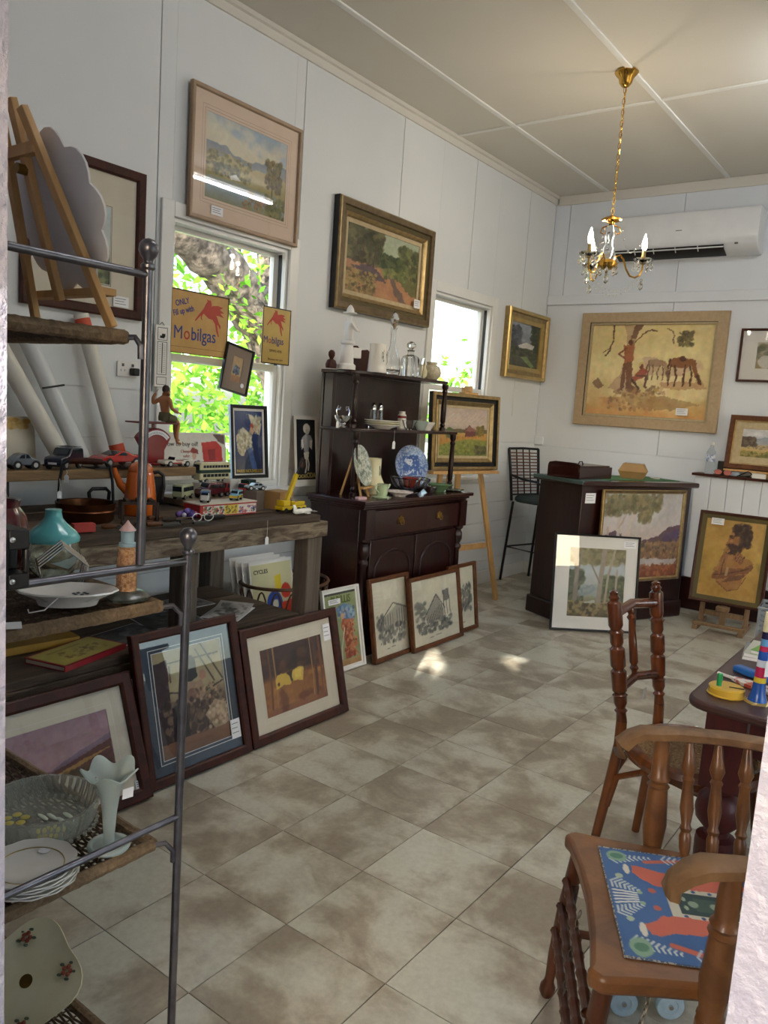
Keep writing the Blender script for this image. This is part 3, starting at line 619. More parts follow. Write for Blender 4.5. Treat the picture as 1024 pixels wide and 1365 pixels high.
for x in (0.86, 0.93): c.line([(x, 0.6), (x, 0.25)], 0.010, '6a5a3c')
c.dabs(260, (0, 0.66, 0.4, 1), 0.025, ['8f7b4c', '6f6038', 'a68f58', '57492c']); c.dabs(90, (0.5, 0.5, 0.85, 0.66), 0.03, ['6a7040', '828648', '505a30'])
picture('oil_painting', 'gold and black framed oil of a sandy track between trees, above the white figurine', 1.07, 0.687, (XL + 0.002, 4.37, 2.109), PI/2, 0, [(0, 0.045, 1), (0.006, 0.055, 2), (0.012, 0.06, 2), (0.045, 0.055, 0), (0.05, 0.04, 0), (0.07, 0.036, 3), (0.08, 0.04, 0), (0.098, 0.028, 2), (0.105, 0.02, 2)], [M_golddk, M_black, M_gold, M_olive], c, slip=(0.028, M_linen), card=(0.385, 0.15, 0.075, 0.06, 0.034))

c = Cv(80, 110, '5b6066', 7); c.grad([(0, '959ca4'), (0.4, '8a9096'), (0.6, '5a5c52'), (1, '46483e')]); c.tint(6, 0.06); c.dabs(150, (0, 0.1, 0.35, 0.6), 0.05, ['4c5058', '5c6068', '3a3e44']); c.dabs(120, (0.72, 0.0, 1, 0.75), 0.05, ['2f382c', '3c4636', '27301f'])
c.poly([(0.3, 0.52), (0.55, 0.42), (0.85, 0.46), (0.8, 0.56), (0.35, 0.58)], 'c9c6c0'); c.poly([(0.36, 0.57), (0.8, 0.55), (0.8, 0.64), (0.4, 0.66)], '8a8078'); c.dabs(120, (0.1, 0.58, 0.95, 0.78), 0.035, ['2e3826', '3d4a30', '4a4c3c']); c.poly([(0.4, 0.78), (0.6, 0.74), (0.9, 0.96), (0.8, 1)], '7a8f5a'); c.tint(20, 0.05)
picture('oil_painting', 'dim oil of a pale house in a broad bright gold frame near the room corner', 0.79, 0.60, (XL + 0.002, 6.53, 1.846), PI/2, 0, goldprof(0.11, 0.055), [M_gilt, M_gold, M_gilt], c)

# --- back wall
c = Cv(190, 150, 'e2cf96', 8); c.grad([(0, 'd9c386'), (0.4, 'e6d49a'), (0.6, 'ddc68c'), (0.8, 'd3b87c'), (1, 'cf9a5c')]); c.tint(3, 0.06); c.mottle(3, 'efe3b4', 0.5, 0.05)
c.mottle(4, 'b06a3a', 0.5, 0.08, (0.1, 0.8, 1, 1)); c.poly([(0.28, 0.7), (0.5, 0.75), (0.95, 0.82), (0.8, 0.9), (0.4, 0.92)], 'a98858', 0.8, 0.06); c.poly([(0.62, 0.62), (0.95, 0.6), (0.98, 0.68), (0.65, 0.68)], 'b98a60', 0.7, 0.05)
c.mottle(6, 'c29a86', 0.6, 0.0, (0.3, 0.35, 0.95, 0.55))
c.poly([(0.27, 0), (0.43, 0), (0.38, 0.12), (0.37, 0.4), (0.38, 0.65), (0.5, 0.78), (0.3, 0.74), (0.17, 0.7), (0.27, 0.55), (0.31, 0.3), (0.3, 0.12)], 'c3a27a', 1, 0.02); c.poly([(0.36, 0.15), (0.37, 0.4), (0.38, 0.65), (0.5, 0.78), (0.36, 0.74), (0.33, 0.5)], '6f4a34', 0.85, 0.02); c.poly([(0.36, 0.0), (0.43, 0), (0.37, 0.15), (0.33, 0.16)], '7c5840', 0.9)
c.line([(0.37, 0.2), (0.43, 0.1), (0.5, 0.05), (0.55, 0.07)], 0.008, '6a4630'); c.line([(0.18, 0.0), (0.19, 0.15), (0.16, 0.28), (0.13, 0.34)], 0.01, '6a4630'); c.line([(0.16, 0.26), (0.1, 0.3)], 0.005, '6a4630')
c.line([(0.62, 0.04), (0.68, 0.08), (0.69, 0.2)], 0.008, '7c5a40'); c.dabs(60, (0.72, 0.08, 0.84, 0.22), 0.022, ['6b5f40', '857548', '544a30'])
c.poly([(0.28, 0.22), (0.36, 0.2), (0.37, 0.4), (0.3, 0.42)], 'a9653f', 1, 0.015); c.line([(0.3, 0.25), (0.25, 0.32), (0.3, 0.37)], 0.012, '8c4f34'); c.blob(0.335, 0.19, 0.02, 0.03, '6a3c28'); c.poly([(0.29, 0.42), (0.36, 0.4), (0.36, 0.7), (0.33, 0.72), (0.32, 0.5), (0.31, 0.73), (0.28, 0.72)], '7a5138', 1, 0.015)
c.poly([(0.37, 0.58), (0.45, 0.46), (0.5, 0.5), (0.47, 0.58), (0.4, 0.62)], 'a95b45', 1, 0.02); c.blob(0.445, 0.43, 0.03, 0.025, 'd8bd80'); c.blob(0.45, 0.455, 0.016, 0.025, '7a4a34'); c.line([(0.42, 0.56), (0.5, 0.55), (0.49, 0.67), (0.52, 0.7)], 0.014, '6b4a38'); c.line([(0.38, 0.6), (0.44, 0.7)], 0.014, '523828')
def horse(c, x, y, s, col, col2):
    c.blob(x, y, 0.075 * s, 0.055 * s, col, 1, 0.15); c.blob(x - 0.05 * s, y + 0.005, 0.035 * s, 0.05 * s, col, 1, 0.1); c.poly([(x + 0.05 * s, y - 0.04 * s), (x + 0.09 * s, y - 0.02 * s), (x + 0.13 * s, y + 0.14 * s), (x + 0.10 * s, y + 0.14 * s)], col); c.line([(x + 0.115 * s, y + 0.12 * s), (x + 0.135 * s, y + 0.19 * s)], 0.022 * s, col2)
    for dx, k in ((-0.07, -0.01), (-0.045, 0.02), (0.03, -0.01), (0.06, 0.02)): c.line([(x + dx * s, y + 0.03 * s), (x + (dx + k) * s, y + 0.13 * s), (x + (dx + k * 0.5) * s, y + 0.22 * s)], 0.010 * s, col2)
    c.line([(x - 0.08 * s, y - 0.03 * s), (x - 0.1 * s, y + 0.1 * s)], 0.012 * s, col2)
horse(c, 0.77, 0.40, 1.15, '8a5a34', '5c3a22'); horse(c, 0.57, 0.41, 0.8, 'a8876a', '7d5f48'); c.blob(0.78, 0.36, 0.03, 0.03, '5a3826'); c.dabs(60, (0.5, 0.68, 0.65, 0.76), 0.02, ['e6d6a8', '8a6a48', 'c9a878'])
c.poly([(0.03, 0.64), (0.08, 0.58), (0.14, 0.68), (0.1, 0.72)], '7c5a44', 0.8, 0.03); c.dabs(80, (0.2, 0.7, 0.6, 0.95), 0.02, ['a8804e', 'c4a068', '8c6a48'])
picture('oil_painting', 'large painting of stockmen and grazing horses under a tree in a wide sand linen frame', 1.272, 1.005, (-2.363, YB - 0.002, 1.475), 0, 0, [(0, 0.03, 0), (0.006, 0.036, 0), (0.085, 0.036, 0), (0.087, 0.022, 1), (0.09, 0.022, 2), (0.105, 0.026, 2), (0.108, 0.015, 2)], [M_beigef, M_black, M_linen], c, card=(0.34, 0.165, 0.1, 0.06, 0.03))
c = Cv(50, 60, 'b8ae98', 9); c.grad([(0, 'c6c0ac'), (0.6, 'b0a488'), (1, 'a08a5c')]); c.line([(0.55, 1), (0.57, 0)], 0.1, '8f8676'); c.line([(0.8, 1), (0.8, 0)], 0.08, 'a39a88'); c.dabs(70, (0, 0.1, 0.5, 0.6), 0.06, ['8a8a70', '6f7058', 'a0a088']); c.blob(0.25, 0.75, 0.2, 0.25, 'd8d6cc', 0.9)
picture('framed_print', 'small sepia gum tree print with white mount in thin dark frame on back wall', 0.56, 0.425, (-1.347, YB - 0.002, 1.912), 0, 0, flatprof(0.018, 0.022), M_fdark, c, (0.115, 0.115, 0.09, 0.09), M_matw, glass=True, pm=P_pap, cat='picture')
c = Cv(110, 70, 'b4b4b0', 10); c.grad([(0, 'c8c8c6'), (0.45, 'b4b8bc'), (0.55, 'b5a27c'), (1, 'a58d5a')]); c.mottle(4, 'e0dedc', 0.6, 0.0, (0, 0, 1, 0.25)); c.band(0.3, 0.55, [(0, '8f97a6'), (1, 'a0a0a0')], 0.2, 3); c.band(0.55, 1, [(0, 'b09f80'), (0.4, 'c4a66c'), (1, '8e8248')], 0.04)
c.dabs(110, (0, 0.32, 0.24, 0.6), 0.06, ['54483c', '6a5c4a', '463d33']); c.dabs(80, (0.72, 0.4, 1, 0.58), 0.05, ['5c6048', '727658']); c.poly([(0.7, 0.56), (0.8, 0.47), (0.9, 0.52), (0.92, 0.6), (0.7, 0.6)], 'd6d2c8'); c.dabs(160, (0, 0.8, 1, 1), 0.04, ['75713c', '8f8648', '5e5c30']); c.dabs(90, (0.1, 0.58, 1, 0.7), 0.025, ['7c705c', '9c8a68'])
picture('oil_painting', 'landscape of misty mountains in a brown frame leaning on the boarded ledge', 0.64, 0.435, (-1.29, 6.83, 1.205), 0, -0.12, [(0, 0.03, 0), (0.005, 0.036, 0), (0.04, 0.03, 0), (0.042, 0.024, 1), (0.05, 0.022, 1)], [M_fmid, M_gold], c, slip=(0.055, M_linen))

# --- on the bar front, on the floor in front of it, and the portrait
c = Cv(130, 105, 'b0a8a4', 11); c.grad([(0, 'aaa6a4'), (0.35, 'b8b2ae'), (0.55, 'c0b0a4'), (0.6, '9c7f6c'), (1, '7c4e38')]); c.tint(4, 0.04)
c.poly([(0, 0.5), (0.15, 0.42), (0.35, 0.55), (0.5, 0.56), (0.7, 0.52), (0.85, 0.4), (1, 0.38), (1, 0.62), (0, 0.62)], '5c4650', 0.95, 0.03); c.poly([(0.8, 0.48), (1, 0.42), (1, 0.58), (0.78, 0.58)], '4e4468', 0.6, 0.04); c.band(0.58, 0.8, [(0, '8a7058'), (1, '785844')], 0.05); c.dabs(260, (0, 0.56, 1, 0.78), 0.022, ['5c5040', '8a6a4c', '74583e', '4c4434', 'a07c58'])
c.poly([(0, 0.8), (0.4, 0.76), (1, 0.8), (0.95, 0.86), (0.3, 0.85)], 'a8a09c', 0.95, 0.03); c.band(0.86, 1, [(0, '8a5238'), (1, '6c3e2c')], 0.04); c.dabs(120, (0, 0.84, 1, 1), 0.02, ['a0603e', '6a4030', '8a6040'])
c.line([(0.18, 0.75), (0.2, 0.4), (0.16, 0.1)], 0.03, 'b8aca0'); c.line([(0.32, 0.7), (0.34, 0.35), (0.42, 0.12)], 0.022, 'c0b2a2'); c.line([(0.2, 0.4), (0.3, 0.2)], 0.014, 'a89a8c'); c.line([(0.1, 0.65), (0.06, 0.4)], 0.015, 'a89a8c'); c.dabs(320, (0.02, 0.02, 0.72, 0.24), 0.035, ['6c6448', '857a58', '585238', '7a7256'], 0.7); c.dabs(60, (0.45, 0.22, 0.6, 0.34), 0.03, ['6c6448', '857a58'])
A = math.radians(66); BF = Vector((-2.2, 5.35, 0)); bd = Vector((math.cos(A), math.sin(A), 0)); bnrm = Vector((math.sin(A), -math.cos(A), 0))
q = BF + bd * 0.62 + bnrm * 0.004
picture('oil_painting', 'outback gum tree and purple hill painting in a slim gold frame against the dark bar', 0.88, 0.70, (q.x + 0.03 * bnrm.x, q.y + 0.03 * bnrm.y, 0.325), A, -0.02, [(0, 0.018, 0), (0.006, 0.024, 0), (0.018, 0.02, 1), (0.028, 0.012, 0)], [M_gold, M_golddk], c)
c = Cv(100, 120, 'b8bdb6', 12); c.grad([(0, 'b4b2a6'), (0.3, 'b8c2c6'), (0.6, 'b8bcb4'), (0.78, '8c8a68'), (1, '6e6448')]); c.dabs(300, (0, 0.0, 1, 0.22), 0.04, ['8c8464', 'a09670', '746c4c'], 0.6); c.dabs(200, (0, 0.35, 0.25, 0.78), 0.045, ['5e6450', '747860', '4c5240']); c.dabs(260, (0.6, 0.42, 1, 0.82), 0.045, ['565c44', '6e7454', '454a36', '858a62']); c.dabs(60, (0.2, 0.55, 0.6, 0.68), 0.03, ['8e9ca0', 'a0aaa8'])
c.line([(0.12, 0.8), (0.14, 0.4), (0.1, 0.0)], 0.04, '8c8478'); c.line([(0.12, 0.5), (0.22, 0.05)], 0.02, '9a9080'); c.line([(0.55, 0.84), (0.57, 0.45), (0.62, 0.02)], 0.042, 'a09484'); c.line([(0.66, 0.84), (0.7, 0.4), (0.8, 0.02)], 0.02, 'aca08c'); c.line([(0.84, 0.82), (0.86, 0.3)], 0.018, 'b0a692'); c.line([(0.56, 0.5), (0.4, 0.25)], 0.014, '8c8070')
c.band(0.78, 1, [(0, 'a89a74'), (0.4, '8a7c58'), (1, '5c5038')], 0.05); c.dabs(140, (0, 0.8, 1, 1), 0.03, ['6a5c40', '9c8c62', '4e4632']); c.poly([(0.3, 0.78), (0.48, 0.75), (0.5, 0.8), (0.3, 0.8)], 'c2c8c6', 0.8, 0.02)
q = Vector((-2.275, 5.187, 0)); A2 = math.radians(40)
picture('framed_watercolour', 'gum tree watercolour with broad white mount and thin black frame leaning on the bar', 0.63, 0.70, (q.x + 0.315 * math.cos(A2), q.y + 0.315 * math.sin(A2), 0.002), A2, -0.12, flatprof(0.014, 0.022), M_black, c, (0.105, 0.085, 0.09, 0.085), M_matw, glass=True, pm=P_pap, card=(0.24, 0.64, 0.09, 0.05))
c = Cv(90, 125, 'b08a3e', 13); c.grad([(0, 'a88440'), (0.5, 'b48e42'), (1, 'a88038')]); c.tint(3, 0.05); c.mottle(3, '7f6a34', 0.5, 0.1)
SK = '7a4e2c'; DK = '3c2416'
c.poly([(0.22, 0.66), (0.35, 0.47), (0.45, 0.42), (0.78, 0.46), (0.88, 0.52), (0.84, 0.62), (0.74, 0.7), (0.7, 0.84), (0.5, 0.9), (0.3, 0.8)], '9a6a38', 1, 0.02); c.poly([(0.22, 0.7), (0.4, 0.62), (0.72, 0.6), (0.84, 0.52), (0.9, 0.56), (0.82, 0.64), (0.5, 0.72), (0.3, 0.78), (0.2, 0.76)], SK, 1, 0.015); c.poly([(0.3, 0.74), (0.32, 0.5), (0.38, 0.38), (0.46, 0.38), (0.44, 0.5), (0.42, 0.66)], '8a5c34', 1, 0.012)
c.blob(0.57, 0.27, 0.17, 0.13, SK, 1, 0.08); c.poly([(0.42, 0.2), (0.45, 0.13), (0.55, 0.1), (0.6, 0.2), (0.58, 0.35), (0.46, 0.36), (0.43, 0.3), (0.39, 0.29), (0.43, 0.24)], '8c5c34', 1, 0.008); c.dabs(170, (0.48, 0.05, 0.76, 0.17), 0.025, [DK, '4a3020', '2c1a10', '5c4430']); c.dabs(110, (0.62, 0.12, 0.77, 0.32), 0.025, [DK, '4a3020', '2c1a10']); c.dabs(110, (0.42, 0.31, 0.64, 0.42), 0.022, [DK, '4a2c1a', '2c1a10'])
c.line([(0.43, 0.205), (0.5, 0.19)], 0.012, DK); c.line([(0.44, 0.225), (0.49, 0.22)], 0.008, DK); c.line([(0.42, 0.31), (0.48, 0.315)], 0.007, DK); c.blob(0.6, 0.24, 0.02, 0.035, '6a4024'); c.blob(0.47, 0.17, 0.04, 0.02, 'a87848', 0.8); c.blob(0.46, 0.26, 0.03, 0.02, 'a87848', 0.8)
for k in range(4): c.line([(0.6 + k * 0.035, 0.4 + k * 0.012), (0.54 + k * 0.035, 0.5 + k * 0.012)], 0.013, '8a5c34'); c.line([(0.615 + k * 0.035, 0.41 + k * 0.012), (0.555 + k * 0.035, 0.51 + k * 0.012)], 0.004, DK)
for k in range(3): c.line([(0.36 + k * 0.03, 0.4 + 0.01 * k), (0.40 + k * 0.03, 0.34 + 0.02 * k)], 0.013, '9a6a3e')
c.line([(0.24, 0.72), (0.5, 0.68), (0.8, 0.59)], 0.01, DK, 0.7); c.line([(0.36, 0.7), (0.38, 0.5)], 0.008, DK, 0.6); c.poly([(0.5, 0.72), (0.78, 0.66), (0.7, 0.74), (0.4, 0.8)], '5c3a20', 0.7, 0.02); c.line([(0.46, 0.62), (0.45, 0.7)], 0.02, 'b49a70', 0.7); c.line([(0.3, 0.8), (0.5, 0.9), (0.68, 0.86), (0.78, 0.7)], 0.006, '6a4a24')
picture('portrait_painting', 'sepia portrait of a bearded person with crossed arms, hand at chin, on a low easel', 0.53, 0.705, (-1.36, 6.30, 0.185), 0.07, -0.14, [(0, 0.022, 0), (0.008, 0.03, 0), (0.022, 0.026, 0), (0.026, 0.02, 1), (0.055, 0.014, 1)], [M_fdark, M_olive], c, card=(-0.13, 0.63, 0.09, 0.05, 0.02))
# --- on the big easel
c = Cv(110, 95, 'b3a294', 14); c.grad([(0, 'b5a496'), (0.35, 'bfae9e'), (0.52, 'a09080'), (1, '7c7a3c')])
for k in range(9): c.line([(0.1 + 0.09 * k, 0.3), (0.3 + 0.09 * k, 0.1)], 0.008, 'd0c2b4', 0.5)
c.band(0.44, 0.56, [(0, '6a6048'), (1, '5c5838')], 0.06); c.band(0.52, 0.72, [(0, 'b8944e'), (1, 'b07f42')], 0.03); c.band(0.68, 1, [(0, '8a8a44'), (1, '6a7236')], 0.12, 3); c.dabs(160, (0, 0.72, 1, 1), 0.025, ['7a8040', '5e6830', '949248']); c.poly([(0, 0.66), (0.4, 0.6), (1, 0.54), (1, 0.58), (0.4, 0.68), (0, 0.78)], 'b5803e', 0.9)
for k in range(9): c.line([(0.05 + 0.11 * k, 0.72 - 0.018 * k), (0.05 + 0.11 * k, 0.64 - 0.012 * k)], 0.006, '6a4c2c')
c.poly([(0.52, 0.48), (0.75, 0.46), (0.76, 0.58), (0.53, 0.6)], '6c3c38'); c.poly([(0.5, 0.48), (0.62, 0.34), (0.78, 0.47)], '8a6054'); c.line([(0.62, 0.35), (0.5, 0.49)], 0.008, '4c3230'); c.blob(0.85, 0.48, 0.07, 0.12, '6f6430'); c.dabs(50, (0.78, 0.36, 0.92, 0.54), 0.03, ['857236', '5e5628']); c.blob(0.2, 0.52, 0.08, 0.12, '54603a'); c.dabs(60, (0.75, 0.8, 1, 0.95), 0.03, ['4c4c34', '6a6240'])
q = Vector((-3.134, 5.22, 0)); A3 = math.radians(80)
picture('oil_painting', 'farm painting with red barn and fence in a dark and gold frame on tall easel', 0.775, 0.58, (q.x, q.y, 1.069), A3, -0.06, goldprof(0.09, 0.05), [M_gold, M_black, M_gold], c, slip=(0.02, M_linen))
# --- leaning against the bench
c = Cv(150, 70, 'b08c94', 15); c.grad([(0, '9c7c88'), (0.5, 'b8989a'), (0.7, 'a88088'), (1, '6a5040')]); c.tint(4, 0.05); c.poly([(0, 0.98), (0.35, 0.8), (0.6, 0.62), (1, 0.4), (1, 1), (0, 1)], '6c4840', 1, 0.03); c.poly([(0.55, 0.66), (0.75, 0.5), (1, 0.34), (1, 0.42), (0.7, 0.6)], '8a7888', 0.9, 0.02); c.poly([(0.3, 0.88), (0.8, 0.6), (1, 0.54), (0.7, 0.72), (0.4, 0.92)], 'b8904e', 0.9, 0.02); c.dabs(260, (0.3, 0.72, 1, 1), 0.04, ['54402c', '6a5434', '7c603c', '443424', '5c5440']); c.line([(0.38, 0.9), (0.38, 0.5)], 0.014, '54343a'); c.dabs(90, (0.3, 0.32, 0.46, 0.66), 0.045, ['643e40', '7c5050', '502e30'])
lean = -0.25
picture('framed_print', 'pink dusk landscape print with cream mount, leaning lowest against the workbench', 0.86, 0.475, (-2.29, 1.320, 0.002), PI/2, -0.36, flatprof(0.045, 0.026), M_fdark, c, 0.07, M_matc, lines=((0.02, 0.0015, M_whitef),), glass=True, pm=P_pap, cat='picture', card=(0.39, 0.06, 0.035, 0.03))
c = Cv(105, 130, '8a7c5c', 16); c.grad([(0, 'a89c74'), (0.4, 'b0a27c'), (0.6, '6a5644'), (1, '6c5240')]); c.tint(5, 0.06); c.poly([(0, 0.1), (0.2, 0.08), (0.16, 0.9), (0, 0.95)], '3c2c30', 0.95, 0.02); c.poly([(0.38, 0.15), (0.44, 0.1), (0.56, 0.1), (0.6, 0.15), (0.6, 0.32), (0.5, 0.35), (0.4, 0.33)], '26262e'); c.line([(0.5, 0), (0.5, 0.1)], 0.012, '2c2c30')
for a, b in (((0.2, 0.12), (0.95, 0.13)), ((0.7, 0.0), (0.98, 0.4)), ((0.62, 0.05), (0.85, 0.4)), ((0.2, 0.4), (0.5, 0.46)), ((0.6, 0.5), (0.98, 0.42)), ((0.22, 0.15), (0.22, 0.3))): c.line([a, b], 0.010, '40342c')
c.poly([(0.36, 0.36), (0.66, 0.35), (0.7, 0.5), (0.6, 0.56), (0.62, 0.85), (0.5, 0.86), (0.48, 0.6), (0.38, 0.52)], 'a88a70', 1, 0.02); c.blob(0.52, 0.48, 0.1, 0.07, '7c5c4c'); c.blob(0.68, 0.31, 0.06, 0.05, 'b08068'); c.dabs(200, (0.1, 0.5, 1, 0.85), 0.035, ['2e2420', '4a3a30', '6c5444', '3a302c', '8a7058']); c.poly([(0.66, 0.7), (0.82, 0.58), (1, 0.66), (1, 0.85), (0.8, 0.9)], 'b0987c', 0.95, 0.03)
c.poly([(0.16, 0.95), (0.2, 0.55), (0.3, 0.52), (0.4, 0.6), (0.42, 0.95)], '231c20', 0.95, 0.03); c.band(0.86, 1, [(0, '8a644c'), (1, '7c5a44')], 0.06); c.dabs(60, (0.7, 0.62, 1, 0.84), 0.02, ['d0bc9c', '8a7458', 'c4a888']); c.dabs(60, (0.3, 0.4, 0.9, 0.56), 0.016, ['c0a080', '9a7a60', '5c4838'])
picture('framed_print', 'harbour scene print of a dark ship with navy mount, leaning between two wooden frames', 0.525, 0.595, (-2.32, 2.02, 0.002), PI/2, lean, flatprof(0.036, 0.026), M_fdark, c, 0.055, M_matn, lines=((0.0, 0.003, M_whitef), (0.014, 0.003, M_whitef)), glass=True, pm=P_pap, cat='picture', card=(0.195, 0.115, 0.05, 0.08))
c = Cv(100, 90, '5a3c2c', 17); c.grad([(0, '4a3432'), (0.4, '3c2a28'), (0.5, '8a5a34'), (0.8, '9c6a3a'), (1, '8a5a44')]); c.mottle(4, '241c1c', 0.7, 0.0, (0.2, 0, 0.75, 0.42)); c.mottle(5, '7c4c34', 0.6, 0.0, (0, 0, 1, 0.45)); c.mottle(5, 'c08a44', 0.7, 0.0, (0, 0.5, 1, 0.9)); c.mottle(6, '5c3024', 0.6, 0.05, (0, 0.5, 1, 1)); c.mottle(5, '8a5048', 0.6, 0.05, (0, 0.8, 1, 1))
for x, w, k in ((0.2, 0.014, 'a07850'), (0.12, 0.02, '6a4430'), (0.86, 0.03, '5c4034'), (0.8, 0.01, 'b08a60'), (0.95, 0.02, '7c4c34')): c.line([(x, 0.0), (x, 0.6), (x - 0.02, 0.9)], w, k)
c.poly([(0.19, 0.5), (0.23, 0.43), (0.4, 0.43), (0.6, 0.4), (0.66, 0.42), (0.62, 0.62), (0.56, 0.6), (0.46, 0.58), (0.4, 0.62), (0.3, 0.6), (0.23, 0.63), (0.18, 0.64)], 'd2b24e', 1, 0.015); c.poly([(0.36, 0.43), (0.47, 0.42), (0.45, 0.5), (0.46, 0.58), (0.43, 0.6), (0.41, 0.5)], '3a2a20', 1, 0.01); c.blob(0.23, 0.57, 0.02, 0.03, '4a3424'); c.poly([(0.5, 0.44), (0.62, 0.42), (0.6, 0.55), (0.5, 0.55)], 'e6cc6c', 0.8, 0.02)
picture('framed_print', 'print of a yellow cow in autumn bush with cream mount, leaning beside the bench leg', 0.64, 0.515, (-2.32, 2.612, 0.002), PI/2, lean, flatprof(0.042, 0.026), M_fdark, c, (0.075, 0.075, 0.06, 0.07), M_matc, lines=((0.02, 0.0012, M_whitef),), glass=True, pm=P_pap, cat='picture', card=(0.245, 0.405, 0.05, 0.08))
# --- ink sketches leaning on the sideboard
def sketch(seed, kind):
    c = Cv(70, 75, 'd6d0b8', seed); c.tint(3, 0.03); rg = random.Random(seed)
    K = '4a4a48'
    if kind == 0:
        c.poly([(0.3, 0.5), (0.75, 0.34), (0.98, 0.4), (0.98, 0.62), (0.35, 0.64)], 'b0aa98'); c.line([(0.28, 0.5), (0.6, 0.32), (0.98, 0.42)], 0.01, K)
        for k in range(9): c.line([(0.35 + k * 0.07, 0.48 - 0.01 * k), (0.35 + k * 0.07, 0.66)], 0.006, K)
        c.dabs(120, (0.15, 0.62, 0.95, 0.85), 0.03, [K, '6c6c66', '8a887c'], 0.7); c.dabs(40, (0.1, 0.45, 0.3, 0.65), 0.03, ['6c6c66', K], 0.6)
    if kind == 1:
        c.poly([(0.28, 0.58), (0.52, 0.28), (0.66, 0.5), (0.66, 0.66), (0.3, 0.7)], '9c988a'); c.line([(0.25, 0.6), (0.52, 0.27), (0.7, 0.52)], 0.010, K); c.poly([(0.66, 0.24), (0.8, 0.22), (0.82, 0.4), (0.68, 0.42)], '6c6a62')
        for x in (0.68, 0.74, 0.81): c.line([(x, 0.4), (x + 0.01, 0.62)], 0.008, K)
        for k in range(10): c.line([(0.3 + k * 0.035, 0.58 - 0.02 * k + 0.04), (0.32 + k * 0.04, 0.72)], 0.006, K)
        c.dabs(130, (0.1, 0.66, 0.85, 0.84), 0.028, [K, '6c6c66', '8a887c'], 0.75); c.dabs(50, (0.08, 0.35, 0.28, 0.62), 0.03, ['6c6c66', '8a887c'], 0.6)
        for r in (0.03, 0.06, 0.09): c.line([(0.2 + r * math.cos(t), 0.75 + r * math.sin(t)) for t in [k * 0.6 for k in range(12)]], 0.006, K)
    if kind == 2:
        c.dabs(200, (0.1, 0.3, 0.9, 0.72), 0.04, [K, '6c6c66', '8a887c', '5a5c54'], 0.7)
    c.line([(0.35, 0.92), (0.6, 0.9)], 0.006, '7c7a70'); return c
sk = [('ink sketch of a verandahed building in walnut frame, tucked behind another sketch frame', 0.37, 0.5, (-2.655, 3.79, 0.002), 0, 0.18), ('ink sketch of a shed and water tank in walnut frame overlapping its neighbours', 0.595, 0.465, (-2.62, 4.235, 0.002), 1, 0.17), ('ink sketch of a tree half hidden behind the water tank sketch', 0.36, 0.475, (-2.66, 4.62, 0.002), 2, 0.14)]
for i, (lb, w, h, l, kd, le) in enumerate(sk):
    picture('framed_sketch', lb, w if i else 0.4, h, l, PI/2, -le, flatprof(0.026, 0.022), M_fmid, sketch(30 + i, kd), 0.0, None, glass=True, pm=P_pap, cat='picture', group='ink sketches leaning on the sideboard')

# --- posters and metal signs
def leafy_person(c, pts, col): c.poly(pts, col, 1, 0.01)
c = Cv(75, 115, '8c9468', 40); c.tint(3, 0.05); c.poly([(0, 0), (1, 0), (1, 0.03), (0, 0.03)], '3c3a34'); c.poly([(0.3, 0.22), (0.62, 0.16), (0.95, 0.3), (0.88, 0.42), (0.55, 0.4)], '5f7c98', 1, 0.03); c.blob(0.68, 0.28, 0.12, 0.05, 'a86a4c'); c.dabs(60, (0.4, 0.2, 0.9, 0.4), 0.03, ['7c94ac', '4c6884', '98aabb']); c.poly([(0.5, 0.36), (0.75, 0.4), (0.82, 0.55), (0.74, 0.78), (0.95, 0.88), (0.5, 0.92), (0.55, 0.6), (0.45, 0.48)], '9a5236', 1, 0.02); c.dabs(110, (0.5, 0.4, 0.9, 0.9), 0.025, ['b06844', '7c3c28', 'c08858']); c.blob(0.52, 0.33, 0.06, 0.045, 'c49a78'); c.band(0.92, 1, [(0, 'b08a5c'), (1, 'a07c50')], 0.01); c.line([(0.55, 0.5), (0.42, 0.75), (0.4, 0.9)], 0.014, 'c8b8a0'); c.poly([(0.02, 0.02), (0.98, 0.02), (0.98, 0.985), (0.02, 0.985), (0.02, 0.965), (0.95, 0.965), (0.95, 0.035), (0.02, 0.035)], '34322c', 0.0)
t = picture('framed_poster', 'white framed poster of a dancer with a fan, standing between cow print and sketches', 0.32, 0.475, (-2.70, 3.40, 0.002), PI/2 - 0.02, -0.21, flatprof(0.014, 0.018), M_whitef, c, 0.012, M_matw, pm=P_pap, cat='poster', card=(-0.06, 0.40, 0.10, 0.03))
text('PHYLLIS', 0.062, mat('poster_green_ink', '5c6c2c', '4c5c24', rough=0.6), t, (-0.085, -0.0092, 0.385), sx=0.78, bold=0.001)
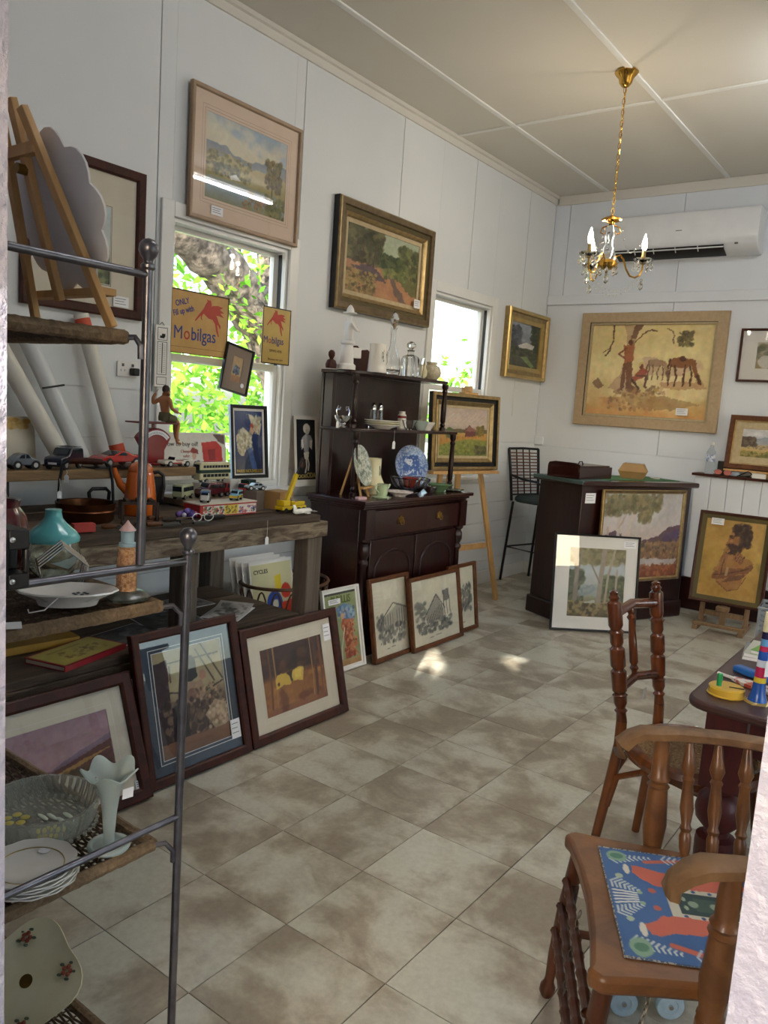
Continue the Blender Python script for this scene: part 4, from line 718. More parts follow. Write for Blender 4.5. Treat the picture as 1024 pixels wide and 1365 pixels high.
c = Cv(75, 105, '1c2c54', 41); c.grad([(0, '2c4478'), (0.5, '1e3468'), (1, '121e40')]); c.tint(4, 0.04); c.poly([(0.05, 0.4), (0.3, 0.25), (0.5, 0.34), (0.6, 0.45), (0.4, 0.6), (0.3, 0.72), (0.1, 0.66)], 'cfc6a4', 1, 0.05); c.poly([(0.5, 0.04), (0.72, 0.1), (0.98, 0.2), (0.9, 0.38), (0.72, 0.32), (0.6, 0.2)], 'd4ccae', 1, 0.03); c.dabs(90, (0.1, 0.3, 0.6, 0.66), 0.03, ['b0a684', 'e2dcc2', '98906c']); c.dabs(50, (0.6, 0.08, 0.95, 0.36), 0.03, ['e2dcc2', 'b8ae90']); c.blob(0.62, 0.24, 0.06, 0.05, 'b04a34'); c.blob(0.6, 0.29, 0.05, 0.045, 'd8a888'); c.line([(0.62, 0.36), (0.82, 0.24)], 0.02, 'd8a888'); c.poly([(0.45, 0.6), (0.6, 0.58), (0.8, 0.95), (0.62, 0.98)], '3c5c94', 0.9, 0.02); c.band(0.94, 1, [(0, '0c1024'), (1, '0c1024')])
t = picture('framed_poster', 'deep blue poster of a swirling dancer in a black frame on the window sill', 0.285, 0.42, (XL + 0.05, 3.17, 1.046), PI/2, -0.10, [(0, 0.016, 1), (0.003, 0.02, 0), (0.018, 0.018, 0), (0.02, 0.012, 0)], [M_black, M_bluef], c, (0.014, 0.014, 0.008, 0.014), M_matw, pm=P_pap, cat='poster', glass=True)
text('PARIS NOUVELLES', 0.026, mat('poster_yellow_ink', 'c8a83c', 'b8982c', rough=0.6), t, (0.0, -0.0085, 0.034), sx=0.95, align='CENTER', bold=0.0006)
c = Cv(55, 110, '1c1c22', 42); c.tint(4, 0.02); c.blob(0.55, 0.15, 0.2, 0.09, 'e0dcd0', 1, 0.1); c.blob(0.58, 0.2, 0.12, 0.05, 'c8c4b8'); c.poly([(0.3, 0.3), (0.5, 0.24), (0.75, 0.26), (0.86, 0.34), (0.82, 0.5), (0.68, 0.44), (0.62, 0.56), (0.4, 0.54), (0.36, 0.42), (0.22, 0.46)], 'a8a8ac', 1, 0.02); c.poly([(0.25, 0.34), (0.36, 0.32), (0.38, 0.46), (0.27, 0.5)], 'e4e0d6'); c.poly([(0.72, 0.34), (0.84, 0.34), (0.82, 0.5), (0.7, 0.46)], 'e4e0d6'); c.poly([(0.36, 0.54), (0.66, 0.54), (0.6, 0.68), (0.42, 0.66)], 'dcd8cc', 1, 0.03); c.line([(0.5, 0.64), (0.52, 0.78), (0.44, 0.88)], 0.02, 'd8d4c8'); c.line([(0.58, 0.64), (0.64, 0.74), (0.6, 0.84)], 0.02, 'd8d4c8'); c.blob(0.28, 0.72, 0.16, 0.1, '4c3a30', 0.9, 0.3); c.blob(0.26, 0.74, 0.08, 0.05, '7c5a48', 0.8)
t = picture('advertising_sign', 'tall black and white cocoa poster with a dancing pierrot beside the dark sideboard', 0.215, 0.435, (XL + 0.075, 3.635, 0.986), PI/2, -0.10, None, None, c, (0.022, 0.022, 0.04, 0.022), M_matw, pm=P_pap, cat='poster')
m_y = mat('poster_cream_ink', 'c8b468', 'b8a45c', rough=0.6)
text('CACAO', 0.03, m_y, t, (-0.078, -0.0092, 0.052), sx=0.75, bold=0.0006); text('CIDA', 0.044, m_y, t, (-0.002, -0.0092, 0.052), sx=0.78, bold=0.001)

def pegasus(m, parent, x, z, s, y):
    # red winged horse leaping to the left
    foreleg = [(-0.36, 0.22), (-0.42, 0.08), (-0.44, -0.06), (-0.38, -0.14), (-0.37, -0.11), (-0.40, -0.04), (-0.36, 0.06), (-0.24, 0.16)]
    body = [(-0.30, 0.30), (-0.24, 0.42), (-0.16, 0.52), (-0.20, 0.60), (-0.12, 0.57), (-0.02, 0.58), (0.02, 0.46), (0.03, 0.30), (0.16, 0.20), (0.28, 0.06), (0.36, -0.12), (0.46, -0.24), (0.44, -0.36), (0.36, -0.24), (0.30, -0.20), (0.34, -0.40), (0.40, -0.60), (0.36, -0.62), (0.26, -0.42), (0.20, -0.18), (0.08, -0.06), (-0.10, -0.04), (-0.22, 0.04), (-0.34, 0.12), (-0.50, -0.04), (-0.66, -0.20), (-0.68, -0.16), (-0.52, 0.04), (-0.36, 0.22)]
    wing = [(-0.05, 0.22), (0.05, 0.40), (0.30, 0.44), (0.54, 0.40), (0.40, 0.32), (0.60, 0.22), (0.42, 0.20), (0.60, 0.06), (0.36, 0.10), (0.22, 0.10)]
    mb = MB(); mb.prism([(x + a * s, z + b * s) for a, b in body], y - 0.0004, y); mb.prism([(x + a * s, z + b * s) for a, b in wing], y - 0.0007, y - 0.0001); mb.prism([(x + a * s, z + b * s) for a, b in foreleg], y - 0.0006, y - 0.0001)
    return mb.build('winged_horse_emblem', m, parent, flat=True)
M_sred = mat('sign_red', 'b8402c', 'a83826', rough=0.4); M_sblue = mat('sign_blue', '2c3c88', '26347a', rough=0.4); M_stan = mat('sign_tan', 'c8a060', 'b58c4c', rough=0.4, scale=12); M_syel = mat('sign_yellow', 'cbae66', 'bb9c54', rough=0.4, scale=12); M_srust = mat('sign_rust_edge', '5c3c24', '3c2616', rough=0.7)
def mobil(parent, x, z, size, y, sx=1.0):
    text('M', size, M_sblue, parent, (x, y, z), sx=sx * 1.02); a = size * 0.84 * sx
    text('o', size, M_sred, parent, (x + a, y, z), sx=sx, bold=size * 0.006); a += size * 0.60 * sx
    text('bilgas', size, M_sblue, parent, (x + a, y, z), sx=sx, bold=size * 0.006)
t = thing('metal_sign', 'wide tan enamel petrol sign with red winged horse hung in the window', 'sign', (XL + 0.018, 2.80, 1.712), PI/2, 0)
MB().box(-0.19, 0.19, -0.004, 0, 0, 0.325).build('sign_plate', M_stan, t, bevel=0.001)
mb = MB(); mb.box(-0.19, 0.19, -0.0052, -0.0042, 0.318, 0.325); mb.box(-0.19, 0.19, -0.0052, -0.0042, 0, 0.004); mb.box(-0.19, 0.185, -0.0048, -0.0042, 0.033, 0.0345); mb.box(0.184, 0.19, -0.0052, -0.0042, 0.0, 0.325); mb.build('rusted_edge', M_srust, t, flat=True)
pegasus(M_sred, t, 0.065, 0.205, 0.155, -0.0045)
text('ONLY', 0.042, M_sblue, t, (-0.165, -0.0045, 0.235), rot=(PI/2, -0.30, 0), sx=0.8, bold=0.0008); text('Fill up with', 0.042, M_sblue, t, (-0.178, -0.0045, 0.185), rot=(PI/2, -0.30, 0), sx=0.74, bold=0.0008); mobil(t, -0.178, 0.075, 0.095, -0.0045, 0.83)
t = thing('metal_sign', 'narrow yellow enamel petrol sign with red winged horse hung in the window', 'sign', (XL + 0.018, 3.365, 1.713), PI/2, 0)
MB().box(-0.115, 0.115, -0.004, 0, 0, 0.325).build('sign_plate', M_syel, t, bevel=0.001)
mb = MB(); mb.box(-0.115, 0.115, -0.0052, -0.0042, 0.319, 0.325); mb.box(-0.115, 0.115, -0.0052, -0.0042, 0, 0.006); mb.box(-0.115, -0.109, -0.0052, -0.0042, 0, 0.325); mb.box(0.109, 0.115, -0.0052, -0.0042, 0, 0.325); mb.build('dark_border', M_black, t, flat=True)
pegasus(M_sred, t, 0.0, 0.24, 0.118, -0.0045); mobil(t, -0.104, 0.118, 0.056, -0.0045, 0.82)
text('SERVES HERE', 0.02, M_srust, t, (0, -0.0045, 0.07), sx=0.9, align='CENTER'); text('Because we care', 0.018, M_srust, t, (0, -0.0045, 0.022), sx=1.0, align='CENTER')
c = Cv(40, 60, 'b8996c', 43); c.tint(5, 0.05); c.poly([(0.1, 0.6), (0.4, 0.3), (0.6, 0.35), (0.9, 0.55), (0.5, 0.7)], '5c6c80', 1, 0.05); c.dabs(50, (0.2, 0.35, 0.8, 0.68), 0.05, ['3c4c60', '7c8ca0', '2c3440']); c.band(0.75, 1, [(0, 'a87c50'), (1, 'a07048')], 0.05)
t = picture('framed_stamp', 'small tilted black frame with a brown mount and blue moth stamp in the window', 0.207, 0.262, (XL + 0.022, 3.035, 1.53), PI/2, 0.0, flatprof(0.012, 0.016), M_black, c, (0.055, 0.055, 0.05, 0.05), M_taupe, glass=True, pm=P_pap, cat='picture', ry=0.19)
MB().lathe([(0.013, 0), (0.013, 0.001)], 16).at().build('price_dot', M_card, t, (0.055, -0.0125, 0.052), (PI/2, 0, 0))
text('CEYLON', 0.014, M_fdark, t, (0, -0.0085, 0.182), sx=0.9, align='CENTER') if False else None
c = Cv(110, 70, 'd8d4c8', 44); c.tint(3, 0.02); c.poly([(0.62, 0.2), (0.86, 0.16), (0.95, 0.3), (0.96, 0.9), (0.66, 0.9)], 'b83a34'); c.poly([(0.8, 0.0), (1, 0.02), (1, 0.25), (0.9, 0.18)], '5c4440', 0.9); c.poly([(0.72, 0.36), (0.84, 0.34), (0.84, 0.6), (0.73, 0.6)], '8c2c2c'); c.poly([(0.46, 0.78), (0.5, 0.62), (0.58, 0.6), (0.68, 0.78), (0.7, 1), (0.44, 1)], '4a4a50', 1, 0.01); c.blob(0.5, 0.5, 0.035, 0.09, 'd0a890'); c.poly([(0.44, 0.38), (0.48, 0.3), (0.56, 0.36), (0.57, 0.46), (0.46, 0.43)], '8c3c34', 1, 0.01); c.blob(0.8, 0.72, 0.03, 0.08, '6a2a28')
t = picture('advertising_sign', 'pale old oil advertisement board with red pump and attendant at the back of the bench', 0.44, 0.245, (XL + 0.075, 2.75, 1.058), PI/2, -0.12, None, None, c, 0.004, M_matw, pm=P_pap, cat='sign')
m_bk = mat('print_black', '2c2826', '1e1a18', rough=0.6); m_rd = mat('print_red', 'b03c34', 'a03028', rough=0.6)
text('How to buy oil!', 0.034, m_bk, t, (-0.20, -0.0078, 0.175), sx=1.05); text('Cheaper', 0.022, m_rd, t, (-0.09, -0.0078, 0.14), sx=1.05); text('safer', 0.022, m_rd, t, (-0.075, -0.0078, 0.116), sx=1.05)
t = thing('wall_thermometer', 'white advertising thermometer hanging beside the petrol sign', 'thermometer', (XL + 0.021, 2.552, 1.53), PI/2)
MB().box(-0.043, 0.043, -0.008, 0, 0, 0.31).build('case', M_whitef, t, bevel=0.003)
mb = MB()
for z0, z1 in ((0.235, 0.298), (0.062, 0.228), (0.012, 0.052)):
    mb.box(-0.03, 0.03, -0.0086, -0.008, z0, z0 + 0.0025); mb.box(-0.03, 0.03, -0.0086, -0.008, z1 - 0.0025, z1); mb.box(-0.03, -0.0275, -0.0086, -0.008, z0, z1); mb.box(0.0275, 0.03, -0.0086, -0.008, z0, z1)
for k in range(15): mb.box(-0.02, -0.008, -0.0086, -0.008, 0.075 + k * 0.0098, 0.0762 + k * 0.0098); mb.box(0.008, 0.02, -0.0086, -0.008, 0.075 + k * 0.0098, 0.0762 + k * 0.0098)
mb.box(-0.015, 0.012, -0.0086, -0.008, 0.245, 0.258); mb.box(-0.004, 0.017, -0.0086, -0.008, 0.252, 0.268); mb.build('scale_markings', M_black, t, flat=True)
MB().tube([(0, -0.0095, 0.07), (0, -0.0095, 0.222)], 0.002, 6).build('glass_tube', M_ink, t); MB().tube([(-0.015, -0.002, 0.31), (0, -0.002, 0.325), (0.015, -0.002, 0.31)], 0.0015, 5).build('hanger', M_blackm, t)
t = thing('power_point', 'white double power point with black plug on the wall', 'power outlet', (XL + 0.001, 2.365, 1.567), PI/2)
MB().box(-0.058, 0.058, -0.01, 0, 0, 0.075).build('plate', M_whitef, t, bevel=0.003)
mb = MB()
for s in (-1, 1): mb.box(s * 0.028 - 0.006, s * 0.028 + 0.006, -0.013, -0.0102, 0.05, 0.064); mb.box(s * 0.028 - 0.012, s * 0.028 - 0.009, -0.0106, -0.0101, 0.026, 0.036); mb.box(s * 0.028 + 0.009, s * 0.028 + 0.012, -0.0106, -0.0101, 0.026, 0.036)
mb.build('switch', M_ink, t, flat=True)
MB().box(0.028 - 0.019, 0.028 + 0.019, -0.045, -0.0105, 0.008, 0.045).build('plug', M_black, t, bevel=0.006)
# ------------------------------------------------------------------ rustic workbench
bench = thing('workbench', 'rough weathered timber workbench with lower shelf under the window', 'workbench', (-2.915, 1.76, 0))
_b = (-2.915, 1.76)
def bbox(mb, x0, x1, y0, y1, z0, z1): return mb.box(x0 - _b[0], x1 - _b[0], y0 - _b[1], y1 - _b[1], z0, z1)
xs = [-3.33, -3.13, -2.93, -2.71, -2.505]
for i in range(4): bbox(MB(), xs[i] + 0.003, xs[i+1] - 0.003, 0.62, 2.90 - 0.02 * (i % 2), 0.93, 0.965 - 0.003 * (i % 2)).build('top_plank', (M_rustic, M_rusticd)[i % 2], bench, bevel=0.004)
bbox(MB(), -2.55, -2.495, 0.62, 2.925, 0.855, 0.93).build('apron', M_peel, bench, bevel=0.005)
bbox(MB(), -3.28, -2.56, 2.82, 2.87, 0.855, 0.929).build('end_rail', M_rusticd, bench, bevel=0.004)
for x, y in ((-2.60, 2.80), (-3.30, 2.80), (-2.60, 0.66), (-3.30, 0.66)): bbox(MB(), x, x + 0.095, y, y + 0.10, 0.001, 0.854).build('leg', M_rusticv, bench, bevel=0.006)
bbox(MB(), -2.60, -2.51, 2.05, 2.13, 0.50, 0.854).build('upright', M_rusticv, bench, bevel=0.006)
xs = [-3.20, -2.97, -2.74, -2.505]
for i in range(3): bbox(MB(), xs[i] + 0.002, xs[i+1] - 0.004, 0.62, 2.79 - 0.015 * i, 0.455, 0.49).build('shelf_plank', (M_rusticd, M_rustic)[i % 2], bench, bevel=0.004)
bbox(MB(), -2.545, -2.505, 0.62, 2.79, 0.385, 0.454).build('shelf_rail', M_rusticd, bench, bevel=0.004)
sh = thing('plank_shelf', 'raised timber plank carrying toy cars along the back of the workbench', 'shelf', (-3.12, 1.80, 0.968))
MB().box(-0.12, 0.13, -1.15, 0.70, 0.148, 0.19).build('plank', mat('honey_timber', '8f734e', '6d5536', rough=0.7, kind='wood', scale=6, stretch=(5, 0.5, 5), bump=0.3, bscale=40), sh, bevel=0.004)
for y in (-1.0, -0.2, 0.56): MB().box(-0.05, 0.03, y - 0.03, y + 0.03, 0.0, 0.147).build('support_block', M_black, sh, bevel=0.003)
brd = tag(MB().box(-0.12, 0.17, -0.10, 0.36, 0, 0.03).build('display_board', mat('pale_board', 'a8977c', '8c7a60', rough=0.7, kind='wood', scale=6, stretch=(5, 0.5, 5)), loc=(-3.10, 2.87 - 0.33, 0.966), bevel=0.003), 'low pale board raising the toy vehicles at the back of the bench', 'board')

# ------------------------------------------------------------------ metal and wicker display rack by the door
rk = thing('display_rack', 'pewter metal rack with ball finials and woven wicker shelves beside the doorway', 'rack', (-1.2, 0.99, 0))
def finial(mb, x, y, z): mb.lathe([(0.009, 0), (0.013, 0.004), (0.013, 0.009), (0.008, 0.013), (0.0085, 0.018), (0.014, 0.025), (0.0175, 0.034), (0.0165, 0.044), (0.010, 0.052), (0.001, 0.055)], 16, (x, y, z))
for (x, y, z0, z1) in ((0, 0, 0.001, 1.19), (0, -0.11, 1.185, 1.712), (0, -0.45, 0.001, 1.712), (-0.82, 0, 0.001, 1.19), (-0.82, -0.11, 1.185, 1.712), (-0.82, -0.45, 0.001, 1.712)):
    mb = MB(); mb.tube([(x, y, z0), (x, y, z1)], 0.0085, 12); finial(mb, x, y, z1); mb.build('post', M_steel, rk)
for x in (0, -0.82):
    for z, y1 in ((1.178, 0), (0.645, 0), (1.704, -0.11), (0.12, 0)): MB().tube([(x, -0.45, z), (x, y1, z)], 0.007, 10).build('side_rail', M_steel, rk)
MB().tube([(-0.82, -0.45, 1.704), (0, -0.45, 1.704)], 0.007, 8).build('back_rail', M_steel, rk)
for z, y1 in ((1.607, -0.135), (1.10, -0.04), (0.60, -0.04), (0.09, -0.04)):
    x0, x1, y0 = -0.795, -0.03, -0.44; r = 0.013
    mb = MB(); rg = random.Random(int(z * 100))
    for a, b in (((x0, y0), (x1, y0)), ((x1, y0), (x1, y1)), ((x1, y1), (x0, y1)), ((x0, y1), (x0, y0))):
        n = 40; mb.tube([(a[0] + (b[0] - a[0]) * k / n, a[1] + (b[1] - a[1]) * k / n, z - r) for k in range(n + 1)], [r * (1 + 0.06 * rg.uniform(-1, 1)) for k in range(n + 1)], 8)
    s = mb.build('wicker_shelf', M_wicker, rk)
    mb = MB(); nx = int((y1 - y0) / 0.009)
    sp = 26; xs = [x0 + (x1 - x0) * k / sp for k in range(sp + 1)]
    for k in range(1, nx):
        y = y0 + k * 0.009; mb.tube([(x, y, z - 0.012 + 0.0032 * (1 if (i + k) % 2 else -1)) for i, x in enumerate(xs)], 0.0033, 4, caps=False)
    for x in xs[1:-1]: mb.tube([(x, y0, z - 0.012), (x, y1, z - 0.012)], 0.0028, 4, caps=False)
    mb.build('woven_cane', M_wickerd, s)
    yy = -0.11 if z > 1.3 else 0.0
    for xx, xe in ((0.0, x1), (-0.82, x0)): MB().tube([(xe, y1 - 0.006, z - 0.014), (xe * 0.5 + xx * 0.5, y1 + (yy - y1) * 0.5, z - 0.012), (xx, yy - 0.012, z - 0.026), (xx, yy - 0.011, z - 0.05)], 0.0055, 8).build('hook_bracket', M_steel, rk)

# ------------------------------------------------------------------ mahogany sideboard with open shelves
CX, CY = -3.05, 4.135
sb = thing('sideboard', 'dark mahogany sideboard with arched doors and open shelves above', 'sideboard', (CX, CY, 0))
def sbx(mb, x0, x1, y0, y1, z0, z1): return mb.box(x0 - CX, x1 - CX, y0 - CY, y1 - CY, z0, z1)
Y0, Y1 = 3.565, 4.705; XB, XF = -3.19, -2.785
sbx(MB(), XB, XF - 0.02, Y0, Y1, 0.09, 0.905).build('carcass', M_mahog, sb, bevel=0.003)
sbx(MB(), XB, XF + 0.01, Y0 - 0.012, Y1 + 0.012, 0.001, 0.09).build('plinth', M_mahogh, sb, bevel=0.008)
mb = sbx(MB(), XB - 0.01, XF + 0.05, Y0 - 0.04, Y1 + 0.04, 0.938, 0.962); sbx(mb, XB - 0.01, XF + 0.03, Y0 - 0.02, Y1 + 0.02, 0.92, 0.938); sbx(mb, XB, XF + 0.015, Y0 - 0.01, Y1 + 0.01, 0.906, 0.92)
mb.build('counter_top', M_mahogh, sb, bevel=0.005)
dr = sbx(MB(), XF - 0.02, XF + 0.018, Y0 + 0.09, Y1 - 0.09, 0.735, 0.895).build('drawer', M_mahogh, sb, bevel=0.006)
for y in (3.93, 4.37):
    mb = MB().at((XF + 0.02 - CX, y - CY, 0.82)); mb.lathe([(0.018, 0), (0.02, 0.001)], 12) if False else None
    mb.box(-0.003, 0.001, -0.028, 0.028, -0.015, 0.02); mb.prism([(-0.03, 0.012), (0, 0.032), (0.03, 0.012), (0.022, -0.012), (-0.022, -0.012)], -0.002, 0.002, 'x'); mb.tube([(0.004, -0.02, 0.008), (0.014, -0.02, -0.005), (0.016, -0.012, -0.022), (0.016, 0.012, -0.022), (0.014, 0.02, -0.005), (0.004, 0.02, 0.008)], 0.003, 6)
    mb.build('drawer_pull', M_brassd, dr)
for ya, yb_ in ((Y0 + 0.09, CY - 0.012), (CY + 0.012, Y1 - 0.09)):
    d = sbx(MB(), XF - 0.02, XF + 0.006, ya, yb_, 0.11, 0.715).build('door', M_mahog, sb, bevel=0.004)
    yc = (ya + yb_) / 2 - CY; hw = (yb_ - ya) / 2 - 0.05; zs = 0.52
    arch = [(yc - hw, 0.16)] + [(yc - hw * math.cos(PI * k / 12), zs + 0.12 * math.sin(PI * k / 12)) for k in range(13)] + [(yc + hw, 0.16)]
    x = XF + 0.006 - CX
    MB().tube([(x, a, b) for a, b in arch], 0.009, 6, closed=True).build('arched_moulding', M_mahog, d)
MB().box(XF - 0.005 - CX, XF + 0.014 - CX, -0.011, 0.011, 0.11, 0.715).build('centre_stile', M_mahog, sb, bevel=0.003)
for y in (Y0 + 0.045, Y1 - 0.045):
    mb = MB(); mb.lathe([(0.04, 0.09), (0.04, 0.14), (0.028, 0.15), (0.03, 0.18), (0.024, 0.2), (0.028, 0.42), (0.024, 0.56), (0.034, 0.575), (0.034, 0.59), (0.024, 0.605), (0.038, 0.64), (0.036, 0.68), (0.026, 0.70), (0.04, 0.715), (0.04, 0.73)], 14, (XF - 0.01 - CX, y - CY, 0)); sbx(mb, XF - 0.05, XF + 0.03, y - 0.042, y + 0.042, 0.73, 0.9055)
    mb.build('turned_column', M_mahog, sb)
GX = -3.185
sbx(MB(), GX, GX + 0.02, Y0 + 0.03, Y1 - 0.08, 0.963, 1.69).build('back_panel', M_mahog, sb, bevel=0.003)
for y in (Y0 + 0.035, ): sbx(MB(), GX + 0.021, GX + 0.09, y, y + 0.03, 0.963, 1.69).build('side_stile', M_mahog, sb, bevel=0.003)
def bow(x0, x1, y0, y1, z0, z1):
    pts = [(x0, y0), (x1 - 0.03, y0), (x1, y0 + 0.06), (x1, y1 - 0.06), (x1 - 0.05, y1), (x0, y1)]
    return MB().prism([(a - CX, b - CY) for a, b in pts], z0, z1, 'z')
bow(GX + 0.021, -2.88, Y0 + 0.01, Y1 + 0.055, 1.352, 1.372).build('middle_shelf', M_mahogh, sb, bevel=0.004)
bow(GX - 0.005, -2.925, Y0 + 0.025, Y1 - 0.045, 1.691, 1.71).build('upper_shelf', M_mahogh, sb, bevel=0.004)
def gpost(x, y, z0, z1):
    h = z1 - z0; pr = [(0, 0.022), (0.06, 0.022), (0.08, 0.014), (0.12, 0.02), (0.16, 0.013), (0.2, 0.018), (0.5, 0.019), (0.8, 0.014), (0.84, 0.02), (0.88, 0.014), (0.92, 0.022), (1, 0.022)]
    MB().turned((x - CX, y - CY, z0), (x - CX, y - CY, z1), pr, 12).build('gallery_post', M_mahog, sb)
gpost(-2.915, Y0 + 0.06, 0.963, 1.351); gpost(-2.915, Y1 - 0.0, 0.963, 1.351); gpost(-2.96, Y0 + 0.08, 1.373, 1.69); gpost(-2.96, Y1 - 0.08, 1.373, 1.69)

# ------------------------------------------------------------------ bar counter in the corner (set at an angle)
br = thing('bar_counter', 'dark mahogany shop counter standing at an angle in the corner', 'counter', (-2.2, 5.35, 0), A)
L_, D_ = 1.19, 0.50                     # local x along the front, local y to the back
MB().box(0.02, L_ - 0.02, 0.012, D_ - 0.02, 0.135, 1.04).build('body', M_mahog, br, bevel=0.004)
MB().box(0.0, L_, -0.005, D_, 0.001, 0.135).build('plinth', M_mahog, br, bevel=0.012)
MB().box(-0.02, L_ + 0.03, -0.022, D_ + 0.02, 1.041, 1.08).build('counter_top', M_mahogh, br, bevel=0.010)
MB().box(0.01, 0.30, 0.02, D_ - 0.01, 1.0805, 1.0835).build('leather_inset', M_felt, br, bevel=0.001)
mb = MB().box(-0.021, 0.0, -0.021, D_ + 0.019, 1.055, 1.0815); mb.build('worn_edge', M_felt, br, bevel=0.003)
MB().box(0.30, L_ - 0.06, 0.10, D_ - 0.02, 1.0805, 1.0845).build('green_runner', mat('green_cloth', '4f7a50', '3c623e', rough=0.9, scale=40), br, bevel=0.001)
price_card(br, 0.10, 0.009, 0.955, 0.10, 0.075)

# ------------------------------------------------------------------ bar stool
st = thing('bar_stool', 'tall black metal bar stool with woven cane back in the corner', 'stool', (-3.075, 6.55, 0), -0.24)
mb = MB()
for sy in (-1, 1): MB().tube([(-0.225, sy * 0.20, 0.001), (-0.165, sy * 0.185, 0.74)], 0.012, 8).build('leg', M_blackm, st); MB().tube([(0.19, sy * 0.20, 0.001), (0.16, sy * 0.185, 0.74)], 0.012, 8).build('leg', M_blackm, st)
mb = MB(); P4 = [(-0.20, -0.194, 0.32), (0.177, -0.194, 0.32), (0.177, 0.194, 0.32), (-0.20, 0.194, 0.32)]; mb.tube(P4, 0.008, 6, closed=True); mb.build('foot_ring', M_blackm, st)
MB().lathe([(0.001, 0), (0.20, 0), (0.215, 0.012), (0.215, 0.035), (0.195, 0.055), (0.001, 0.062)], 20, (0, 0, 0.742), 0.98, 0.98, fn=lambda t, i, r, z: (r * (1 + 0.12 * abs(math.sin(2 * t)) ** 2), z)).build('seat_cushion', mat('dark_green_cushion', '2c3a38', '1e2a28', rough=0.7), st)
mb = MB()
for sy in (-1, 1): mb.tube([(-0.185, sy * 0.185, 0.745), (-0.215, sy * 0.195, 1.0), (-0.25, sy * 0.205, 1.215)], 0.013, 8)
mb.tube([(-0.25, -0.205, 1.215), (-0.262, 0, 1.22), (-0.25, 0.205, 1.215)], 0.011, 8); mb.tube([(-0.19, -0.185, 0.80), (-0.2, 0, 0.80), (-0.19, 0.185, 0.80)], 0.008, 6)
bk = mb.build('back_frame', M_blackm, st)
M_cane = mat('reddish_cane', '7a4a30', '5c3420', rough=0.6)
mb = MB()
for k in range(13): z = 0.83 + k * 0.029; f = (z - 0.745) / 0.47; mb.tube([(-0.188 - 0.06 * f, -0.188, z), (-0.198 - 0.06 * f, 0, z), (-0.188 - 0.06 * f, 0.188, z)], 0.0055, 5)
mb.build('cane_slats', M_cane, bk)
mb = MB()
for y in (-0.09, 0.0, 0.09): mb.tube([(-0.195, y, 0.80), (-0.262, y, 1.215)], 0.006, 5)
mb.build('back_upright', M_blackm, bk)
for sy in (-1, 1): MB().tube([(-0.21, sy * 0.195, 0.98), (-0.05, sy * 0.215, 0.955), (0.12, sy * 0.21, 0.945), (0.155, sy * 0.20, 0.92), (0.15, sy * 0.19, 0.80)], 0.011, 8).build('arm', M_blackm, st)

# ------------------------------------------------------------------ tall pine easel
ez = thing('pine_easel', 'tall pine floor easel holding the farm painting', 'easel', (-3.178, 5.262, 0), A3)
Rz = Matrix.Rotation(-A3, 3, 'Z')
for s in (-1, 1): MB().bar((s * 0.43, -0.13, 0.001), (s * 0.13, 0.045, 1.60), 0.045, 0.022, up=(0, 1, 0)).build('leg', M_pine, ez, bevel=0.002)
MB().bar((0, 0.145, 0.001), (0, 0.075, 1.62), 0.045, 0.022, up=(0, 1, 0)).build('rear_leg', M_pine, ez, bevel=0.002)
MB().box(-0.33, 0.33, -0.065, -0.045, 0.43, 0.475).build('cross_bar', M_pine, ez, bevel=0.002)
MB().box(-0.43, 0.34, -0.125, -0.001, 1.044, 1.067).build('ledge', M_pine, ez, bevel=0.002)
MB().box(-0.025, 0.025, 0.0, 0.022, 0.476, 1.70).build('mast', M_pine, ez, bevel=0.002)
mb = MB().box(-0.022, 0.022, -0.05, -0.001, 1.665, 1.71); mb.box(-0.08, 0.08, -0.06, -0.001, 1.648, 1.664); mb.build('top_clamp', M_pine, ez, bevel=0.004)

# ------------------------------------------------------------------ low easel under the portrait
e2 = thing('low_easel', 'small dull wooden H frame easel standing on the floor under the portrait', 'easel', (-1.36, 6.27, 0), 0.07)
for s in (-1, 1):
    MB().box(s * 0.16 - 0.02, s * 0.16 + 0.02, -0.16, 0.22, 0.001, 0.035).build('foot', M_pined, e2, bevel=0.004)
    MB().bar((s * 0.16, 0.055, 0.036), (s * 0.16, 0.175, 0.80), 0.035, 0.025, up=(0, 1, 0)).build('upright', M_pined, e2, bevel=0.002)
MB().box(-0.139, 0.139, 0.045, 0.07, 0.085, 0.125).build('cross_rail', M_pined, e2, bevel=0.002)
MB().box(-0.185, 0.185, -0.14, -0.10, 0.036, 0.06).build('front_rail', M_pined, e2, bevel=0.002)
mb = MB().box(-0.022, 0.022, 0.01, 0.044, 0.03, 0.18); mb.box(-0.045, 0.045, -0.045, 0.03, 0.145, 0.18); mb.build('rest_block', M_pined, e2, bevel=0.003)

# ------------------------------------------------------------------ air conditioner
ac = thing('air_conditioner', 'white split system air conditioner high on the back wall', 'air conditioner', (-2.16, YB - 0.002, 2.91))
M_acw = mat('glossy_white_plastic', 'e4e6e8', 'dcdee0', rough=0.22)
MB().prism([(0, 0), (-0.06, 0), (-0.15, 0.03), (-0.205, 0.085), (-0.215, 0.16), (-0.21, 0.32), (-0.19, 0.345), (0, 0.345)], -0.61, 0.61, 'x').build('housing', M_acw, ac, bevel=0.008)
v = MB().prism([(-0.075, 0.002), (-0.165, 0.033), (-0.195, 0.066), (-0.202, 0.064), (-0.168, 0.027), (-0.075, -0.004)], -0.53, 0.36, 'x').build('vent', M_black, ac)
for x in (-0.36, -0.2, -0.02, 0.16): MB().prism([(-0.165, 0.031), (-0.196, 0.066), (-0.207, 0.062), (-0.172, 0.024)], x - 0.003, x + 0.003, 'x').build('vent_rib', M_acw, v)
